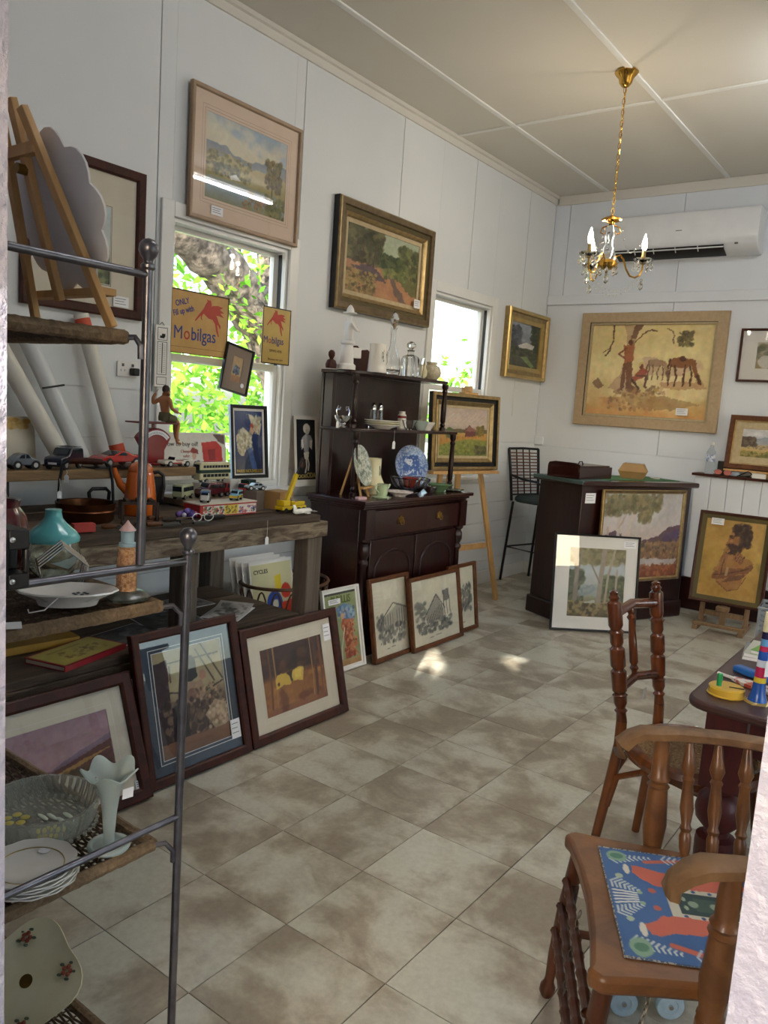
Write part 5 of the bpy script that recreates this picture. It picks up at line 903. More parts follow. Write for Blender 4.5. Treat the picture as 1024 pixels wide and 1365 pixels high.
MB().prism([(-0.185, 0.05), (-0.19, 0.056), (-0.2, 0.048), (-0.195, 0.042)], -0.53, 0.36, 'x').build('louvre', M_acw, v)
MB().box(-0.025, 0.025, -0.2148, -0.2138, 0.19, 0.196).build('badge', M_ink, ac, flat=True)
MB().box(0.44, 0.465, -0.196, -0.188, 0.062, 0.075).build('indicator', M_ink, ac)

# ------------------------------------------------------------------ chandelier
ch = thing('chandelier', 'small brass chandelier with crystal drops and candle bulbs on a chain', 'chandelier', (-1.9, 4.66, 0), 0.35)
MB().lathe([(0.062, ZC - 0.002), (0.066, ZC - 0.012), (0.055, ZC - 0.028), (0.04, ZC - 0.045), (0.034, ZC - 0.07), (0.02, ZC - 0.088), (0.006, ZC - 0.094)], 24, fn=lambda t, i, r, z: (r * (1 + 0.05 * math.cos(8 * t)), z)).build('ceiling_rose', M_brass, ch)
mb = MB(); z = ZC - 0.09; k = 0
while z > 2.72:
    w, h = 0.008, 0.017; rot = k % 2
    mb.tube([((w * math.cos(t)) * (1 - rot), (w * math.cos(t)) * rot, z - h + h * 1.15 * math.sin(t)) for t in [2 * PI * j / 10 for j in range(10)]], 0.0022, 5, closed=True); z -= 0.031; k += 1
mb.tube([(0.004, 0.004, ZC - 0.09), (0.005, 0.003, 3.0), (0.003, 0.004, 2.715)], 0.0022, 5); mb.build('chain', M_brass, ch)
MB().lathe([(0.004, 2.655), (0.03, 2.645), (0.055, 2.632), (0.05, 2.622), (0.02, 2.612), (0.012, 2.60)], 24, fn=lambda t, i, r, z: (r * (1 + 0.10 * math.cos(10 * t)), z)).build('top_cup', M_brass, ch)
MB().lathe([(0.012, 2.612), (0.022, 2.58), (0.030, 2.54), (0.022, 2.50), (0.034, 2.46), (0.026, 2.41), (0.014, 2.39)], 16).build('crystal_column', M_crystal, ch)
MB().lathe([(0.012, 2.40), (0.05, 2.392), (0.062, 2.375), (0.055, 2.355), (0.03, 2.342), (0.008, 2.335)], 24).build('base_bowl', M_brass, ch)
M_bulb = mat('lit_candle_bulb', 'ffffff', 'ffffff', emit=('fff0d8', 22.0))
drop_me = None
def drop(mb, x, y, z, s=1.0):
    global drop_me
    if drop_me is None:
        q = MB(); q.sph((0, 0, -0.006), 0.007, 8); q.lathe([(0.001, -0.052), (0.008, -0.046), (0.012, -0.034), (0.007, -0.02), (0.001, -0.010)], 8); o = q.build('crystal_drop', M_crystal, ch); drop_me = o.data
    else: o = bpy.data.objects.new('crystal_drop', drop_me); COL.objects.link(o); o.parent = ch
    o.location = (x, y, z); o.scale = (s, s, s)
dm = MB()
for k in range(3):
    a = 2 * PI * k / 3 + 0.0; ca, sa = math.cos(a), math.sin(a)
    pr = [(0.03, 2.375), (0.045, 2.415), (0.07, 2.425), (0.09, 2.40), (0.11, 2.345), (0.135, 2.305), (0.165, 2.295), (0.192, 2.31), (0.203, 2.345), (0.203, 2.375)]
    MB().tube([(r * ca, r * sa, z) for r, z in pr], 0.0055, 8).build('arm', M_brass, ch)
    x, y = 0.203 * ca, 0.203 * sa
    MB().lathe([(0.012, 2.372), (0.03, 2.378), (0.05, 2.392), (0.054, 2.404), (0.048, 2.398), (0.02, 2.386), (0.012, 2.386)], 20, (x, y, 0), fn=lambda t, i, r, z: (r * (1 + 0.10 * math.cos(8 * t)), z)).build('crystal_dish', M_crystal, ch)
    MB().lathe([(0.012, 2.386), (0.013, 2.40), (0.011, 2.435), (0.011, 2.452)], 12, (x, y, 0)).build('candle_sleeve', M_gilt, ch)
    MB().lathe([(0.009, 2.453), (0.0155, 2.475), (0.0145, 2.50), (0.007, 2.528), (0.001, 2.545)], 12, (x, y, 0)).build('candle_bulb', M_bulb, ch)
    for j in range(6): t = 2 * PI * j / 6; drop(dm, x + 0.05 * math.cos(t), y + 0.05 * math.sin(t), 2.39 - 0.004 * (j % 2))
    drop(dm, x, y, 2.29, 1.3)
    tx, ty = 0.05 * ca, 0.05 * sa
    for j in range(9): t = j / 8; dm.sph((tx + (x - tx) * 0.8 * t, ty + (y - ty) * 0.8 * t, 2.62 - 0.14 * t - 0.10 * math.sin(PI * t)), 0.006, 6)
    b = a + 2 * PI / 3; x2, y2 = 0.203 * math.cos(b), 0.203 * math.sin(b)
    for j in range(1, 14): t = j / 14; dm.sph((x + (x2 - x) * t, y + (y2 - y) * t, 2.30 - 0.10 * math.sin(PI * t)), 0.0045, 6)
for j in range(8): t = 2 * PI * j / 8; drop(dm, 0.055 * math.cos(t), 0.055 * math.sin(t), 2.36); 
drop(dm, 0, 0, 2.335, 1.5); dm.build('bead_garland', M_crystal, ch)['kind'] = 'stuff'
for sgn in (-1, 1):
    MB().tube([(0.0, 0, 2.60), (sgn * 0.05, 0.01, 2.585), (sgn * 0.058, 0.01, 2.555), (sgn * 0.035, 0.01, 2.545), (sgn * 0.03, 0.01, 2.565)], 0.004, 6).build('scroll', M_brass, ch)
for o in ch.children:
    if not o.name.startswith(('ceiling_rose', 'chain')): o.location.z += 0.075
for i in range(3):
    a = 2 * PI * i / 3; x, y = -1.9 + 0.203 * math.cos(a + 0.35), 4.66 + 0.203 * math.sin(a + 0.35)
    l = bpy.data.lights.new('candle_glow', 'POINT'); l.energy = 3; l.shadow_soft_size = 0.015; l.color = (1, 0.85, 0.65); o = bpy.data.objects.new('candle_glow', l); COL.objects.link(o); o.location = (x, y, 2.635)

# ------------------------------------------------------------------ fluorescent battens on the ceiling (one reflects in the watercolour's glass, the doorway one is added for brightness)
M_tube = mat('lit_fluorescent_tube', 'ffffff', 'ffffff', emit=('f6f9ff', 52.0))
for (x, y, lb) in ((-0.75, 5.2, 'white fluorescent ceiling batten over the counter end of the room'), (-0.75, 2.2, 'added white fluorescent ceiling batten, out of view, brightening the doorway end')):
    fl = thing('fluorescent_batten', lb, 'light', (x, y, ZC - 0.011))
    MB().box(-0.035, 0.035, -0.63, 0.63, -0.045, 0).build('housing', M_whitef, fl, bevel=0.004)
    for s in (-1, 1): MB().box(-0.014, 0.014, s * 0.61 - 0.012, s * 0.61 + 0.012, -0.09, -0.0455).build('lamp_holder', M_whitef, fl, bevel=0.002)
    MB().tube([(0, -0.597, -0.075), (0, 0.597, -0.075)], 0.013, 12).build('tube', M_tube, fl)

# ------------------------------------------------------------------ round wicker basket of prints
bs = thing('wire_basket', 'open looped cane basket holding loose prints beside the bench leg', 'basket', (-3.045, 3.215, 0), 0)
BRX, BRY = 0.23, 0.275
M_canel = mat('brown_cane', '6a4a30', '4a3220', rough=0.5, scale=30)
ell = lambda s, z, n=32: [(BRX * s * math.cos(2 * PI * k / n), BRY * s * math.sin(2 * PI * k / n), z) for k in range(n)]
for z, s, r in ((0.49, 1.0, 0.010), (0.28, 0.94, 0.007), (0.012, 0.86, 0.010)): MB().tube(ell(s, z), r, 6, closed=True).build('hoop', M_canel, bs)
n = 18
for k in range(n):
    a = 2 * PI * k / n; b = 2 * PI * (k + 1) / n; pts = []
    for j in range(9):
        t = j / 8; ang = a + (b - a) * t; z = 0.27 + 0.20 * math.sin(PI * t) ** 0.6; s = 0.94 + 0.055 * math.sin(PI * t); pts.append((BRX * s * math.cos(ang), BRY * s * math.sin(ang), z))
    MB().tube([(BRX * 0.86 * math.cos(a), BRY * 0.86 * math.sin(a), 0.012)] + pts + [(BRX * 0.86 * math.cos(b), BRY * 0.86 * math.sin(b), 0.012)], 0.005, 5).build('looped_stake', M_canel, bs)
MB().lathe([(0.001, 0.002), (0.84, 0.002), (0.84, 0.01), (0.001, 0.01)], 32, (0, 0, 0), BRX, BRY).build('base', M_canel, bs)

# ------------------------------------------------------------------ dark table at right
tb = thing('wooden_table', 'dark reddish wooden table with rounded corner and turned legs at right', 'table', (-0.06, 2.74, 0))
M_tabt = mat('dull_dark_table_top', '4a2f2a', '38221f', rough=0.42, kind='wood', scale=5, stretch=(4, 0.6, 4)); M_tabr = mat('red_stained_wood', '5a2422', '3f1817', rough=0.4, kind='wood', scale=6, stretch=(3, 3, 1))
def rrect(x0, x1, y0, y1, r, n=6):
    P = []
    for cx, cy, a0 in ((x1 - r, y1 - r, 0), (x0 + r, y1 - r, 90), (x0 + r, y0 + r, 180), (x1 - r, y0 + r, 270)):
        for k in range(n + 1): a = math.radians(a0 + 90 * k / n); P.append((cx + r * math.cos(a), cy + r * math.sin(a)))
    return P
MB().prism(rrect(-0.50, 0.62, -0.50, 0.62, 0.07), 0.722, 0.75, 'z').build('table_top', M_tabt, tb, bevel=0.009)
MB().box(-0.335, 0.44, -0.415, -0.39, 0.60, 0.721).build('apron', M_tabr, tb); MB().box(-0.44, -0.415, -0.335, 0.46, 0.60, 0.721).build('apron', M_tabr, tb)
for x, y in ((-0.395, -0.37), (-0.395, 0.50), (0.50, -0.37), (0.50, 0.50)):
    mb = MB().box(x - 0.055, x + 0.055, y - 0.055, y + 0.055, 0.48, 0.7215); mb.lathe([(0.03, 0.0), (0.036, 0.03), (0.05, 0.06), (0.055, 0.20), (0.058, 0.30), (0.055, 0.318), (0.035, 0.325), (0.035, 0.34), (0.062, 0.37), (0.068, 0.40), (0.060, 0.44), (0.04, 0.46), (0.045, 0.48)], 8 if False else 16, (x, y, 0.001)); mb.build('turned_leg', M_tabr, tb)

# ------------------------------------------------------------------ bentwood chair with cane seat
M_bent = mat('honey_brown_bentwood', '7a4420', '4c2610', rough=0.25, kind='wood', scale=5, stretch=(3, 3, 1), coat=0.3)
M_bentb = mat('brown_turned_wood', '6a3418', '3c1c0c', rough=0.22, kind='wood', scale=5, stretch=(3, 3, 1), coat=0.4)
M_caneseat = mat('woven_cane_seat', 'a08058', '6e5334', rough=0.6, scale=90)
cc = thing('bentwood_chair', 'bentwood chair with turned back posts and cane seat pushed up to the table', 'chair', (-0.597, 2.627, 0), -0.15)
MB().tube([(0.205 * math.cos(t) * (1.0), 0.205 * math.sin(t), 0.435) for t in [2 * PI * k / 36 for k in range(36)]], 0.026, 8, closed=True, sq=1.0).build('seat_ring', M_bent, cc)
mb = MB()
for k in range(-15, 16):
    v = k * 0.0125; h = math.sqrt(max(0.196 ** 2 - v * v, 0)); z = 0.450
    if h > 0.01: mb.tube([(-h, v, z), (0, v, z - 0.006), (h, v, z)], 0.0022, 4, caps=False); mb.tube([(v, -h, z + 0.002), (v, 0, z - 0.004), (v, h, z + 0.002)], 0.0022, 4, caps=False)
for k in range(-20, 21):
    v = k * 0.0125; h = math.sqrt(max(0.196 ** 2 - v * v, 0)); z = 0.451; q = 0.7071
    if h > 0.01: mb.tube([((-h - v) * q, (-h + v) * q, z), ((h - v) * q, (h + v) * q, z)], 0.0016, 4, caps=False); mb.tube([((-h + v) * q, (h + v) * q, z), ((h + v) * q, (-h + v) * q, z)], 0.0016, 4, caps=False)
mb.build('cane_weave', M_caneseat, cc)
for s in (-1, 1):
    p0 = Vector((-0.19, s * 0.135, 0.0)); 
    MB().tube([(-0.25, s * 0.165, 0.001), (-0.225, s * 0.15, 0.22), (-0.20, s * 0.137, 0.44), (-0.203, s * 0.135, 0.52)], [0.014, 0.017, 0.019, 0.018], 10).build('rear_leg', M_bent, cc)
    pr = [(0, 0.018), (0.06, 0.016), (0.08, 0.022), (0.10, 0.015), (0.14, 0.022), (0.19, 0.022), (0.20, 0.026), (0.215, 0.018), (0.23, 0.024), (0.38, 0.026), (0.40, 0.018), (0.42, 0.025), (0.55, 0.025), (0.57, 0.017), (0.60, 0.022), (0.66, 0.022), (0.68, 0.028), (0.70, 0.018), (0.73, 0.024), (0.90, 0.024), (0.92, 0.014), (0.94, 0.019), (0.96, 0.013), (0.98, 0.016), (1.0, 0.004)]
    MB().turned((-0.203, s * 0.135, 0.52), (-0.275, s * 0.15, 0.955), pr, 12).build('back_post', M_bentb, cc)
    MB().tube([(0.19, s * 0.17, 0.001), (0.165, s * 0.15, 0.22), (0.14, s * 0.13, 0.43)], [0.014, 0.017, 0.019], 10).build('front_leg', M_bent, cc)
    MB().tube([(-0.215, s * 0.15, 0.22), (-0.19, s * 0.15, 0.33), (-0.10, s * 0.16, 0.385), (0.0, s * 0.17, 0.40), (0.09, s * 0.155, 0.385), (0.145, s * 0.145, 0.32), (0.160, s * 0.15, 0.22)], 0.011, 8).build('bent_brace', M_bent, cc)
MB().tube([(-0.22, -0.14, 0.25), (-0.21, -0.12, 0.34), (-0.205, -0.05, 0.395), (-0.205, 0.05, 0.395), (-0.21, 0.12, 0.34), (-0.22, 0.14, 0.25)], 0.011, 8).build('bent_brace', M_bent, cc)
for z, r in ((0.625, 0.016), (0.875, 0.017)):
    f = (z - 0.52) / 0.435; x = -0.203 - 0.072 * f; y = 0.135 + 0.015 * f; MB().tube([(x, -y, z), (x - 0.02, 0, z + 0.012), (x, y, z)], r, 10).build('back_rail', M_bentb, cc)
MB().turned((-0.24, 0, 0.63), (-0.285, 0, 0.885), [(0, 0.009), (0.1, 0.010), (0.14, 0.016), (0.18, 0.010), (0.22, 0.015), (0.5, 0.014), (0.78, 0.010), (0.82, 0.017), (0.86, 0.010), (0.9, 0.014), (1, 0.009)], 10).build('back_spindle', M_bentb, cc)
MB().box(-0.21, -0.209, 0.015, 0.035, 0.56, 0.60).build('price_tag', M_card, cc)

# ------------------------------------------------------------------ armchair with tapestry seat
M_arm = mat('worn_oak', '8a5a30', '54321a', rough=0.38, kind='wood', scale=5, stretch=(2, 2, 2), coat=0.15, bump=0.1)
M_armt = mat('worn_pale_oak', '8e6a44', '5e4024', rough=0.5, kind='wood', scale=7, stretch=(2, 2, 2), bump=0.15)
M_armd = mat('dark_turned_oak', '5c3018', '381a0c', rough=0.35, kind='wood', scale=5, stretch=(2, 2, 1))
RZ = math.atan2(-0.484, -0.876)
ar = thing('armchair', 'old oak spindle armchair with blue and coral tapestry seat', 'armchair', (-0.577 + 0.876 * 0.25, 1.62 + 0.484 * 0.25, 0), RZ)
# local +x = front, seat centre at origin
seat = [(0.25, -0.225), (0.262, -0.25), (0.235, -0.275), (0.16, -0.262), (0.0, -0.245), (-0.24, -0.215), (-0.25, 0.0), (-0.24, 0.215), (0.0, 0.245), (0.16, 0.262), (0.235, 0.275), (0.262, 0.25), (0.25, 0.225), (0.238, 0.12), (0.232, 0.0), (0.238, -0.12)]
MB().prism(seat, 0.412, 0.45, 'z').build('seat', M_arm, ar, bevel=0.010)
c = Cv(150, 150, '4c6e9e', 50); c.tint(4, 0.03)
rgx = random.Random(3)
def fern(c, x, y, ang, n, L, col):
    for k in range(n):
        t = k / n; px = x + math.cos(ang) * L * t; py = y + math.sin(ang) * L * t
        for s in (-1, 1): c.line([(px, py), (px + math.cos(ang + s * 1.0) * 0.055 * (1.1 - t), py + math.sin(ang + s * 1.0) * 0.055 * (1.1 - t))], 0.008, col, 0.9)
c.poly([(0.36, 0.0), (0.64, 0.0), (0.64, 0.66), (0.36, 0.66)], 'd2cdb8'); c.poly([(0.4, 0.0), (0.6, 0.0), (0.6, 0.6), (0.4, 0.6)], '3c4e4c'); c.poly([(0.44, 0.06), (0.56, 0.06), (0.56, 0.5), (0.44, 0.5)], '4c6058')
for k in range(6): c.blob(0.38, 0.08 + k * 0.1, 0.014, 0.014, '3f5a8a', 1, 0); c.blob(0.62, 0.08 + k * 0.1, 0.014, 0.014, '3f5a8a', 1, 0)
for k in range(4): c.blob(0.5, 0.12 + k * 0.13, 0.03, 0.03, '9aa890', 1, 0.4); c.blob(0.46, 0.56, 0.02, 0.012, 'a8b498'); c.blob(0.54, 0.56, 0.02, 0.012, 'a8b498')
for s in (0, 1):
    F = (lambda a: a) if s == 0 else (lambda a: 1 - a)
    c.poly([(F(0.16), 0.16), (F(0.3), 0.12), (F(0.36), 0.2), (F(0.36), 0.72), (F(0.26), 0.84), (F(0.18), 0.82), (F(0.24), 0.5), (F(0.2), 0.3)], 'd0715c', 1, 0.04); c.line([(F(0.1), 0.2), (F(0.06), 0.5), (F(0.12), 0.72)], 0.022, 'cf6d58'); c.blob(F(0.22), 0.86, 0.06, 0.022, 'e4ddcc', 1, 0.3)
    fern(c, F(0.12), 0.95, -PI/2 - 0.2 * (1 - 2 * s), 9, 0.3, 'd8dcd4'); fern(c, F(0.06), 0.6, -PI/2, 8, 0.3, 'c8d0d0'); fern(c, F(0.35), 0.98, -PI/2 + 0.5 * (1 - 2 * s), 7, 0.2, 'd8dcd4'); c.blob(F(0.08), 0.9, 0.07, 0.07, '8fae94', 1, 0.5); c.blob(F(0.08), 0.9, 0.035, 0.045, '5f8a70', 1, 0.2); c.blob(F(0.3), 0.92, 0.025, 0.025, 'b5c4a8', 1, 0.4); c.blob(F(0.42), 0.74, 0.025, 0.025, 'c86a58', 1, 0.3); c.blob(F(0.45), 0.82, 0.018, 0.018, '9fb898', 1, 0.3)
for k in range(5): c.line([(0.44 + 0.03 * k, 0.98), (0.46 + 0.02 * k, 0.84)], 0.009, 'e0e2da')
cu = canvas(c, 'tapestry_cushion', 0.40, 0.36, ar, (0.18, 0, 0.4535), paint_mat('tapestry_cloth', 0.85, 0.5, bs=400), cyl=lambda U, V: -0.006 * (1 - (2 * U - 1) ** 4) * (1 - (2 * V - 1) ** 4))
cu.rotation_euler = (-PI/2, 0, PI/2)    # picture top points to the chair's back
mb = MB(); mb.tube([(x, y, 0.453) for x, y in ((0.182, -0.202), (0.182, 0.202), (-0.18, 0.202), (-0.18, -0.202))], 0.003, 6, closed=True); mb.build('cushion_piping', mat('cord_piping', 'a8a498', '4c5c74', rough=0.8, scale=200, contrast=0.05), ar)
legp = [(0, 0.016), (0.03, 0.024), (0.07, 0.024), (0.10, 0.016), (0.14, 0.015), (0.30, 0.022), (0.44, 0.024), (0.46, 0.018), (0.48, 0.025), (0.62, 0.026), (0.64, 0.019), (0.66, 0.026), (0.78, 0.024), (0.80, 0.018), (0.82, 0.025), (1.0, 0.023)]
legp = [(t, r * 0.84) for t, r in legp]
for s in (-1, 1):
    MB().turned((0.268, s * 0.238, 0.001), (0.222, s * 0.235, 0.411), legp, 12).build('front_leg', M_armd, ar); MB().turned((-0.24, s * 0.235, 0.001), (-0.19, s * 0.185, 0.411), legp, 12).build('rear_leg', M_armd, ar)
bam = []
for k in range(9): t = k / 8; bam += [(max(t - 0.02, 0), 0.0105), (t, 0.0135), (min(t + 0.02, 1), 0.0105)]
for z, x in ((0.335, 0.246), (0.265, 0.254), (0.195, 0.262)): MB().turned((x, -0.225, z), (x, 0.225, z), bam, 8).build('stretcher', M_armd, ar)
for s in (-1, 1): MB().turned((0.215, s * 0.22, 0.2), (-0.21, s * 0.205, 0.2), bam, 8).build('stretcher', M_armd, ar)
path = [(0.138, 0.300, 0.632), (0.134, 0.302, 0.655), (0.112, 0.304, 0.678), (0.085, 0.304, 0.692), (0.0, 0.302, 0.70), (-0.12, 0.298, 0.705), (-0.21, 0.27, 0.71), (-0.275, 0.20, 0.715), (-0.305, 0.10, 0.72), (-0.31, 0.0, 0.722)]
path = [(x, y, z + 0.03) for x, y, z in path]; path = path + [(x, -y, z) for x, y, z in path[-2::-1]]
mb = MB(); vs = []; P = [Vector(p) for p in path]
for i, p in enumerate(P):
    d = (P[min(i + 1, len(P) - 1)] - P[max(i - 1, 0)]).normalized(); side = d.cross(Vector((0, 0, 1))); side = side.normalized() if side.length > 0.2 else Vector((0, 1, 0)); up = side.cross(d)
    e = min(i, len(P) - 1 - i); w = 0.026 + 0.008 * (e < 4); h = 0.014
    for a, b in ((-1, -0.6), (-0.6, -1), (0.6, -1), (1, -0.6), (1, 0.6), (0.6, 1), (-0.6, 1), (-1, 0.6)): vs.append(tuple(p + side * (a * w) + up * (b * h)))
fs = [(i * 8 + j, i * 8 + (j + 1) % 8, (i + 1) * 8 + (j + 1) % 8, (i + 1) * 8 + j) for i in range(len(P) - 1) for j in range(8)] + [tuple(range(8)), tuple(range((len(P) - 1) * 8 + 7, (len(P) - 1) * 8 - 1, -1))]
mb.add(vs, fs).build('arm_rail', M_armt, ar)
fp = [(0, 0.020), (0.05, 0.026), (0.09, 0.026), (0.11, 0.020), (0.13, 0.026), (0.16, 0.022), (0.35, 0.030), (0.62, 0.024), (0.64, 0.029), (0.66, 0.020), (0.69, 0.028), (0.72, 0.021), (0.85, 0.021), (1, 0.017)]
spd = [(0, 0.010), (0.06, 0.014), (0.16, 0.015), (0.20, 0.011), (0.23, 0.015), (0.27, 0.011), (0.40, 0.017), (0.62, 0.012), (0.65, 0.016), (0.68, 0.011), (0.75, 0.019), (0.85, 0.014), (1, 0.009)]
for s in (-1, 1):
    MB().turned((0.035, s * 0.278, 0.37), (0.035, s * 0.300, 0.718), fp, 14).build('arm_post', M_arm, ar)
    for x0, x1 in ((-0.03, -0.03), (-0.095, -0.10), (-0.16, -0.17)): MB().turned((x0, s * 0.225, 0.449), (x1, s * 0.295, 0.722), spd, 10).build('spindle', M_arm, ar)
for y in (-0.16, -0.055, 0.055, 0.16): MB().turned((-0.225, y, 0.449), (-0.298 + 0.3 * y * y, y * 1.1, 0.738), spd, 10).build('spindle', M_arm, ar)
# ------------------------------------------------------------------ helpers for small things
def one(mb, name, m, label, cat, loc, rz=0.0, group=None, bevel=0, tilt=0.0, ry=0.0):
    return tag(mb.build(name, m, None, loc, (tilt, ry, rz), bevel), label, cat, group)
def hang_tag(parent, x, y, z, ln=0.035, s=1.0, rz=0.0):
    t = MB().tube([(0, 0, 0), (0.003, 0.002, -ln * 0.5), (0, 0, -ln)], 0.0009, 4).build('tag_string', M_string, parent, (x, y, z), (0, 0, rz))
    MB().prism([(-0.009 * s, -ln - 0.03 * s), (0.009 * s, -ln - 0.03 * s), (0.009 * s, -ln - 0.006 * s), (0.004 * s, -ln), (-0.004 * s, -ln), (-0.009 * s, -ln - 0.006 * s)], -0.0005, 0.0005, 'y').build('price_tag', M_card, t)
    return t
def vehicle(name, label, loc, rz, L, W, H, prof, bm, wins=(), wheels=(0.2, 0.8), wr=0.2, cat='toy car', group='toy vehicles on the workbench', extra=None, roofm=None, wz=None):
    """prof / wins: side view polygons in units of length and height; +x is the front"""
    t = thing(name, label, cat, loc, rz, 0, group)
    r = wr * H; zb = r * 0.7
    P = [((x - 0.5) * L, zb + z * (H - zb)) for x, z in prof]
    b = MB().prism(P, -W/2, W/2, 'y').build('body', bm, t, bevel=min(0.006, H * 0.09))
    for poly in wins:
        MB().prism([((x - 0.5) * L, zb + z * (H - zb)) for x, z in poly], -W/2 - 0.0008, W/2 + 0.0008, 'y').build('side_window', M_tglass, b, flat=True)
    for wx in wheels:
        for s in (-1, 1):
            w = MB().at(((wx - 0.5) * L, s * (W/2 - 0.004), r), rx=PI/2).lathe([(r * 0.3, -0.006), (r, -0.005), (r, 0.005), (r * 0.3, 0.006)], 14).build('wheel', M_rub, t)
            MB().at(((wx - 0.5) * L, s * (W/2 + 0.0025), r), rx=PI/2).lathe([(r * 0.55, -0.001), (r * 0.5, 0.001)], 12).build('hubcap', M_wheel, w)
    if extra: extra(t, L, W, H, zb)
    return t
def paint(name, c): return mat(name, c, None, rough=0.22, coat=0.5, scale=20)
def screen(x0, x1, z0, z1):           # windscreen strip across the width
    def f(t, L, W, H, zb):
        MB().add([((x0 - 0.5) * L, -W * 0.42, zb + z0 * (H - zb)), ((x0 - 0.5) * L, W * 0.42, zb + z0 * (H - zb)), ((x1 - 0.5) * L, W * 0.38, zb + z1 * (H - zb)), ((x1 - 0.5) * L, -W * 0.38, zb + z1 * (H - zb))], [(0, 1, 2, 3)]).build('windscreen', M_tglass, t, (0.0012, 0, 0.0012), flat=True)
    return f
ZS = 1.1585
# cars on the raised plank
SUVP = [(0, 0.1), (0, 0.62), (0.03, 0.95), (0.1, 1), (0.55, 1), (0.66, 0.62), (0.96, 0.52), (1, 0.42), (1, 0.08)]
def roofrack(t, L, W, H, zb):
    screen(0.672, 0.558, 0.64, 0.97)(t, L, W, H, zb)
    mb = MB()
    for s in (-1, 1): mb.tube([(-0.42 * L, s * W * 0.42, H + 0.004), (0.02 * L, s * W * 0.42, H + 0.004)], 0.0015, 5)
    for x in (-0.3, -0.05): mb.tube([(x * L, -W * 0.42, H + 0.004), (x * L, W * 0.42, H + 0.004)], 0.0015, 5)
    mb.build('roof_rack', M_black, t); MB().box(0.5 * L, 0.5 * L + 0.003, -0.018, 0.018, zb + 0.008, zb + 0.016).build('number_plate', M_card, t); MB().box(0.49 * L, 0.5 * L + 0.008, -W * 0.47, W * 0.47, zb, zb + 0.007).build('bumper', M_black, t)
    hang_tag(t, 0.42 * L, W * 0.5 + 0.014, 0.004, 0.02, 1.1, PI/2)
vehicle('toy_off_roader', 'dark navy toy four wheel drive with roof rack on raised plank', (-3.035, 1.835, ZS), -1.05, 0.185, 0.078, 0.088, SUVP, paint('navy_toy', '1a2236'), ([(0.08, 0.62), (0.09, 0.92), (0.26, 0.92), (0.26, 0.62)], [(0.29, 0.62), (0.29, 0.92), (0.52, 0.92), (0.6, 0.62)]), (0.2, 0.8), 0.25, extra=roofrack)
vehicle('toy_beetle', 'rounded grey toy car at the door end of raised plank', (-3.05, 1.665, ZS), -PI/2 + PI, 0.125, 0.055, 0.066, [(0, 0.08), (0.02, 0.4), (0.1, 0.62), (0.25, 0.9), (0.42, 1), (0.58, 0.95), (0.7, 0.66), (0.9, 0.55), (0.98, 0.35), (1, 0.08)], paint('grey_toy', '6a7078'), ([(0.25, 0.62), (0.32, 0.86), (0.44, 0.92), (0.44, 0.62)], [(0.48, 0.62), (0.48, 0.92), (0.56, 0.88), (0.64, 0.64)]), (0.2, 0.8), 0.28)
vehicle('toy_sports_car', 'long low red toy sports car on a dark stand on raised plank', (-3.04, 2.085, ZS + 0.006), -PI/2 + 0.12, 0.25, 0.095, 0.068, [(0, 0.15), (0, 0.55), (0.06, 0.7), (0.25, 0.72), (0.38, 0.98), (0.52, 1), (0.68, 0.68), (0.86, 0.62), (0.97, 0.38), (1, 0.2), (0.97, 0.08)], paint('red_toy', 'b01f1c'), ([(0.4, 0.66), (0.42, 0.9), (0.52, 0.93), (0.62, 0.68)],), (0.2, 0.79), 0.3, extra=screen(0.685, 0.535, 0.7, 0.98))
one(MB().box(-0.06, 0.06, -0.14, 0.14, 0, 0.005), 'car_stand', M_black, 'flat dark display stand beneath the red toy sports car', 'stand', (-3.04, 2.085, ZS + 0.0005))
def cab(t, L, W, H, zb):
    MB().prism([((0.3 - 0.5) * L, zb + 0.62 * (H - zb)), ((0.6 - 0.5) * L, zb + 0.62 * (H - zb)), ((0.55 - 0.5) * L, zb + 0.45 * (H - zb)), ((0.33 - 0.5) * L, zb + 0.45 * (H - zb))], -W * 0.4, W * 0.4).build('seats', paint('red_seat', 'a03028'), t)
    for s in (-1, 1): MB().box(-0.1 * L, 0.32 * L, s * W/2 - 0.001, s * W/2 + 0.001, zb + 0.16 * (H - zb), zb + 0.34 * (H - zb)).build('red_flash', paint('red_seat', 'a03028'), t)
    screen(0.64, 0.60, 0.6, 1.0)(t, L, W, H, zb)
vehicle('toy_convertible', 'cream open top toy car with red side flash below red scales', (-3.025, 2.40, ZS), -PI/2, 0.165, 0.06, 0.045, [(0, 0.12), (0, 0.55), (0.05, 0.66), (0.3, 0.62), (0.32, 0.5), (0.58, 0.5), (0.62, 0.66), (0.95, 0.6), (1, 0.4), (1, 0.1)], paint('cream_toy', 'ddd6c4'), (), (0.2, 0.8), 0.32, extra=cab)
# red shop scales with a doll sitting on the pan
M_redsc = mat('red_enamel_scale', '8c2020', '741818', rough=0.3, coat=0.3)
sc = thing('shop_scale', 'red fan shaped kitchen scale with flat pan behind the cream toy car', 'scale', (-3.14, 2.355, ZS), PI/2)
fan = [(-0.05, 0.01), (0.05, 0.01), (0.05, 0.07)] + [(0.105 * math.cos(a) * 1.0, 0.07 + 0.105 * math.sin(a)) for a in [math.radians(d) for d in range(35, 150, 8)]] + [(-0.05, 0.07)]
MB().prism(fan, -0.03, 0.03, 'y').build('scale_body', M_redsc, sc, bevel=0.006); MB().box(-0.075, 0.075, -0.05, 0.05, 0, 0.012).build('base', M_redsc, sc, bevel=0.004)
arc = [(0.095 * math.cos(math.radians(d)), 0.07 + 0.095 * math.sin(math.radians(d))) for d in range(40, 145, 8)]; arc += [(0.075 * math.cos(math.radians(d)), 0.07 + 0.075 * math.sin(math.radians(d))) for d in range(144, 39, -8)]
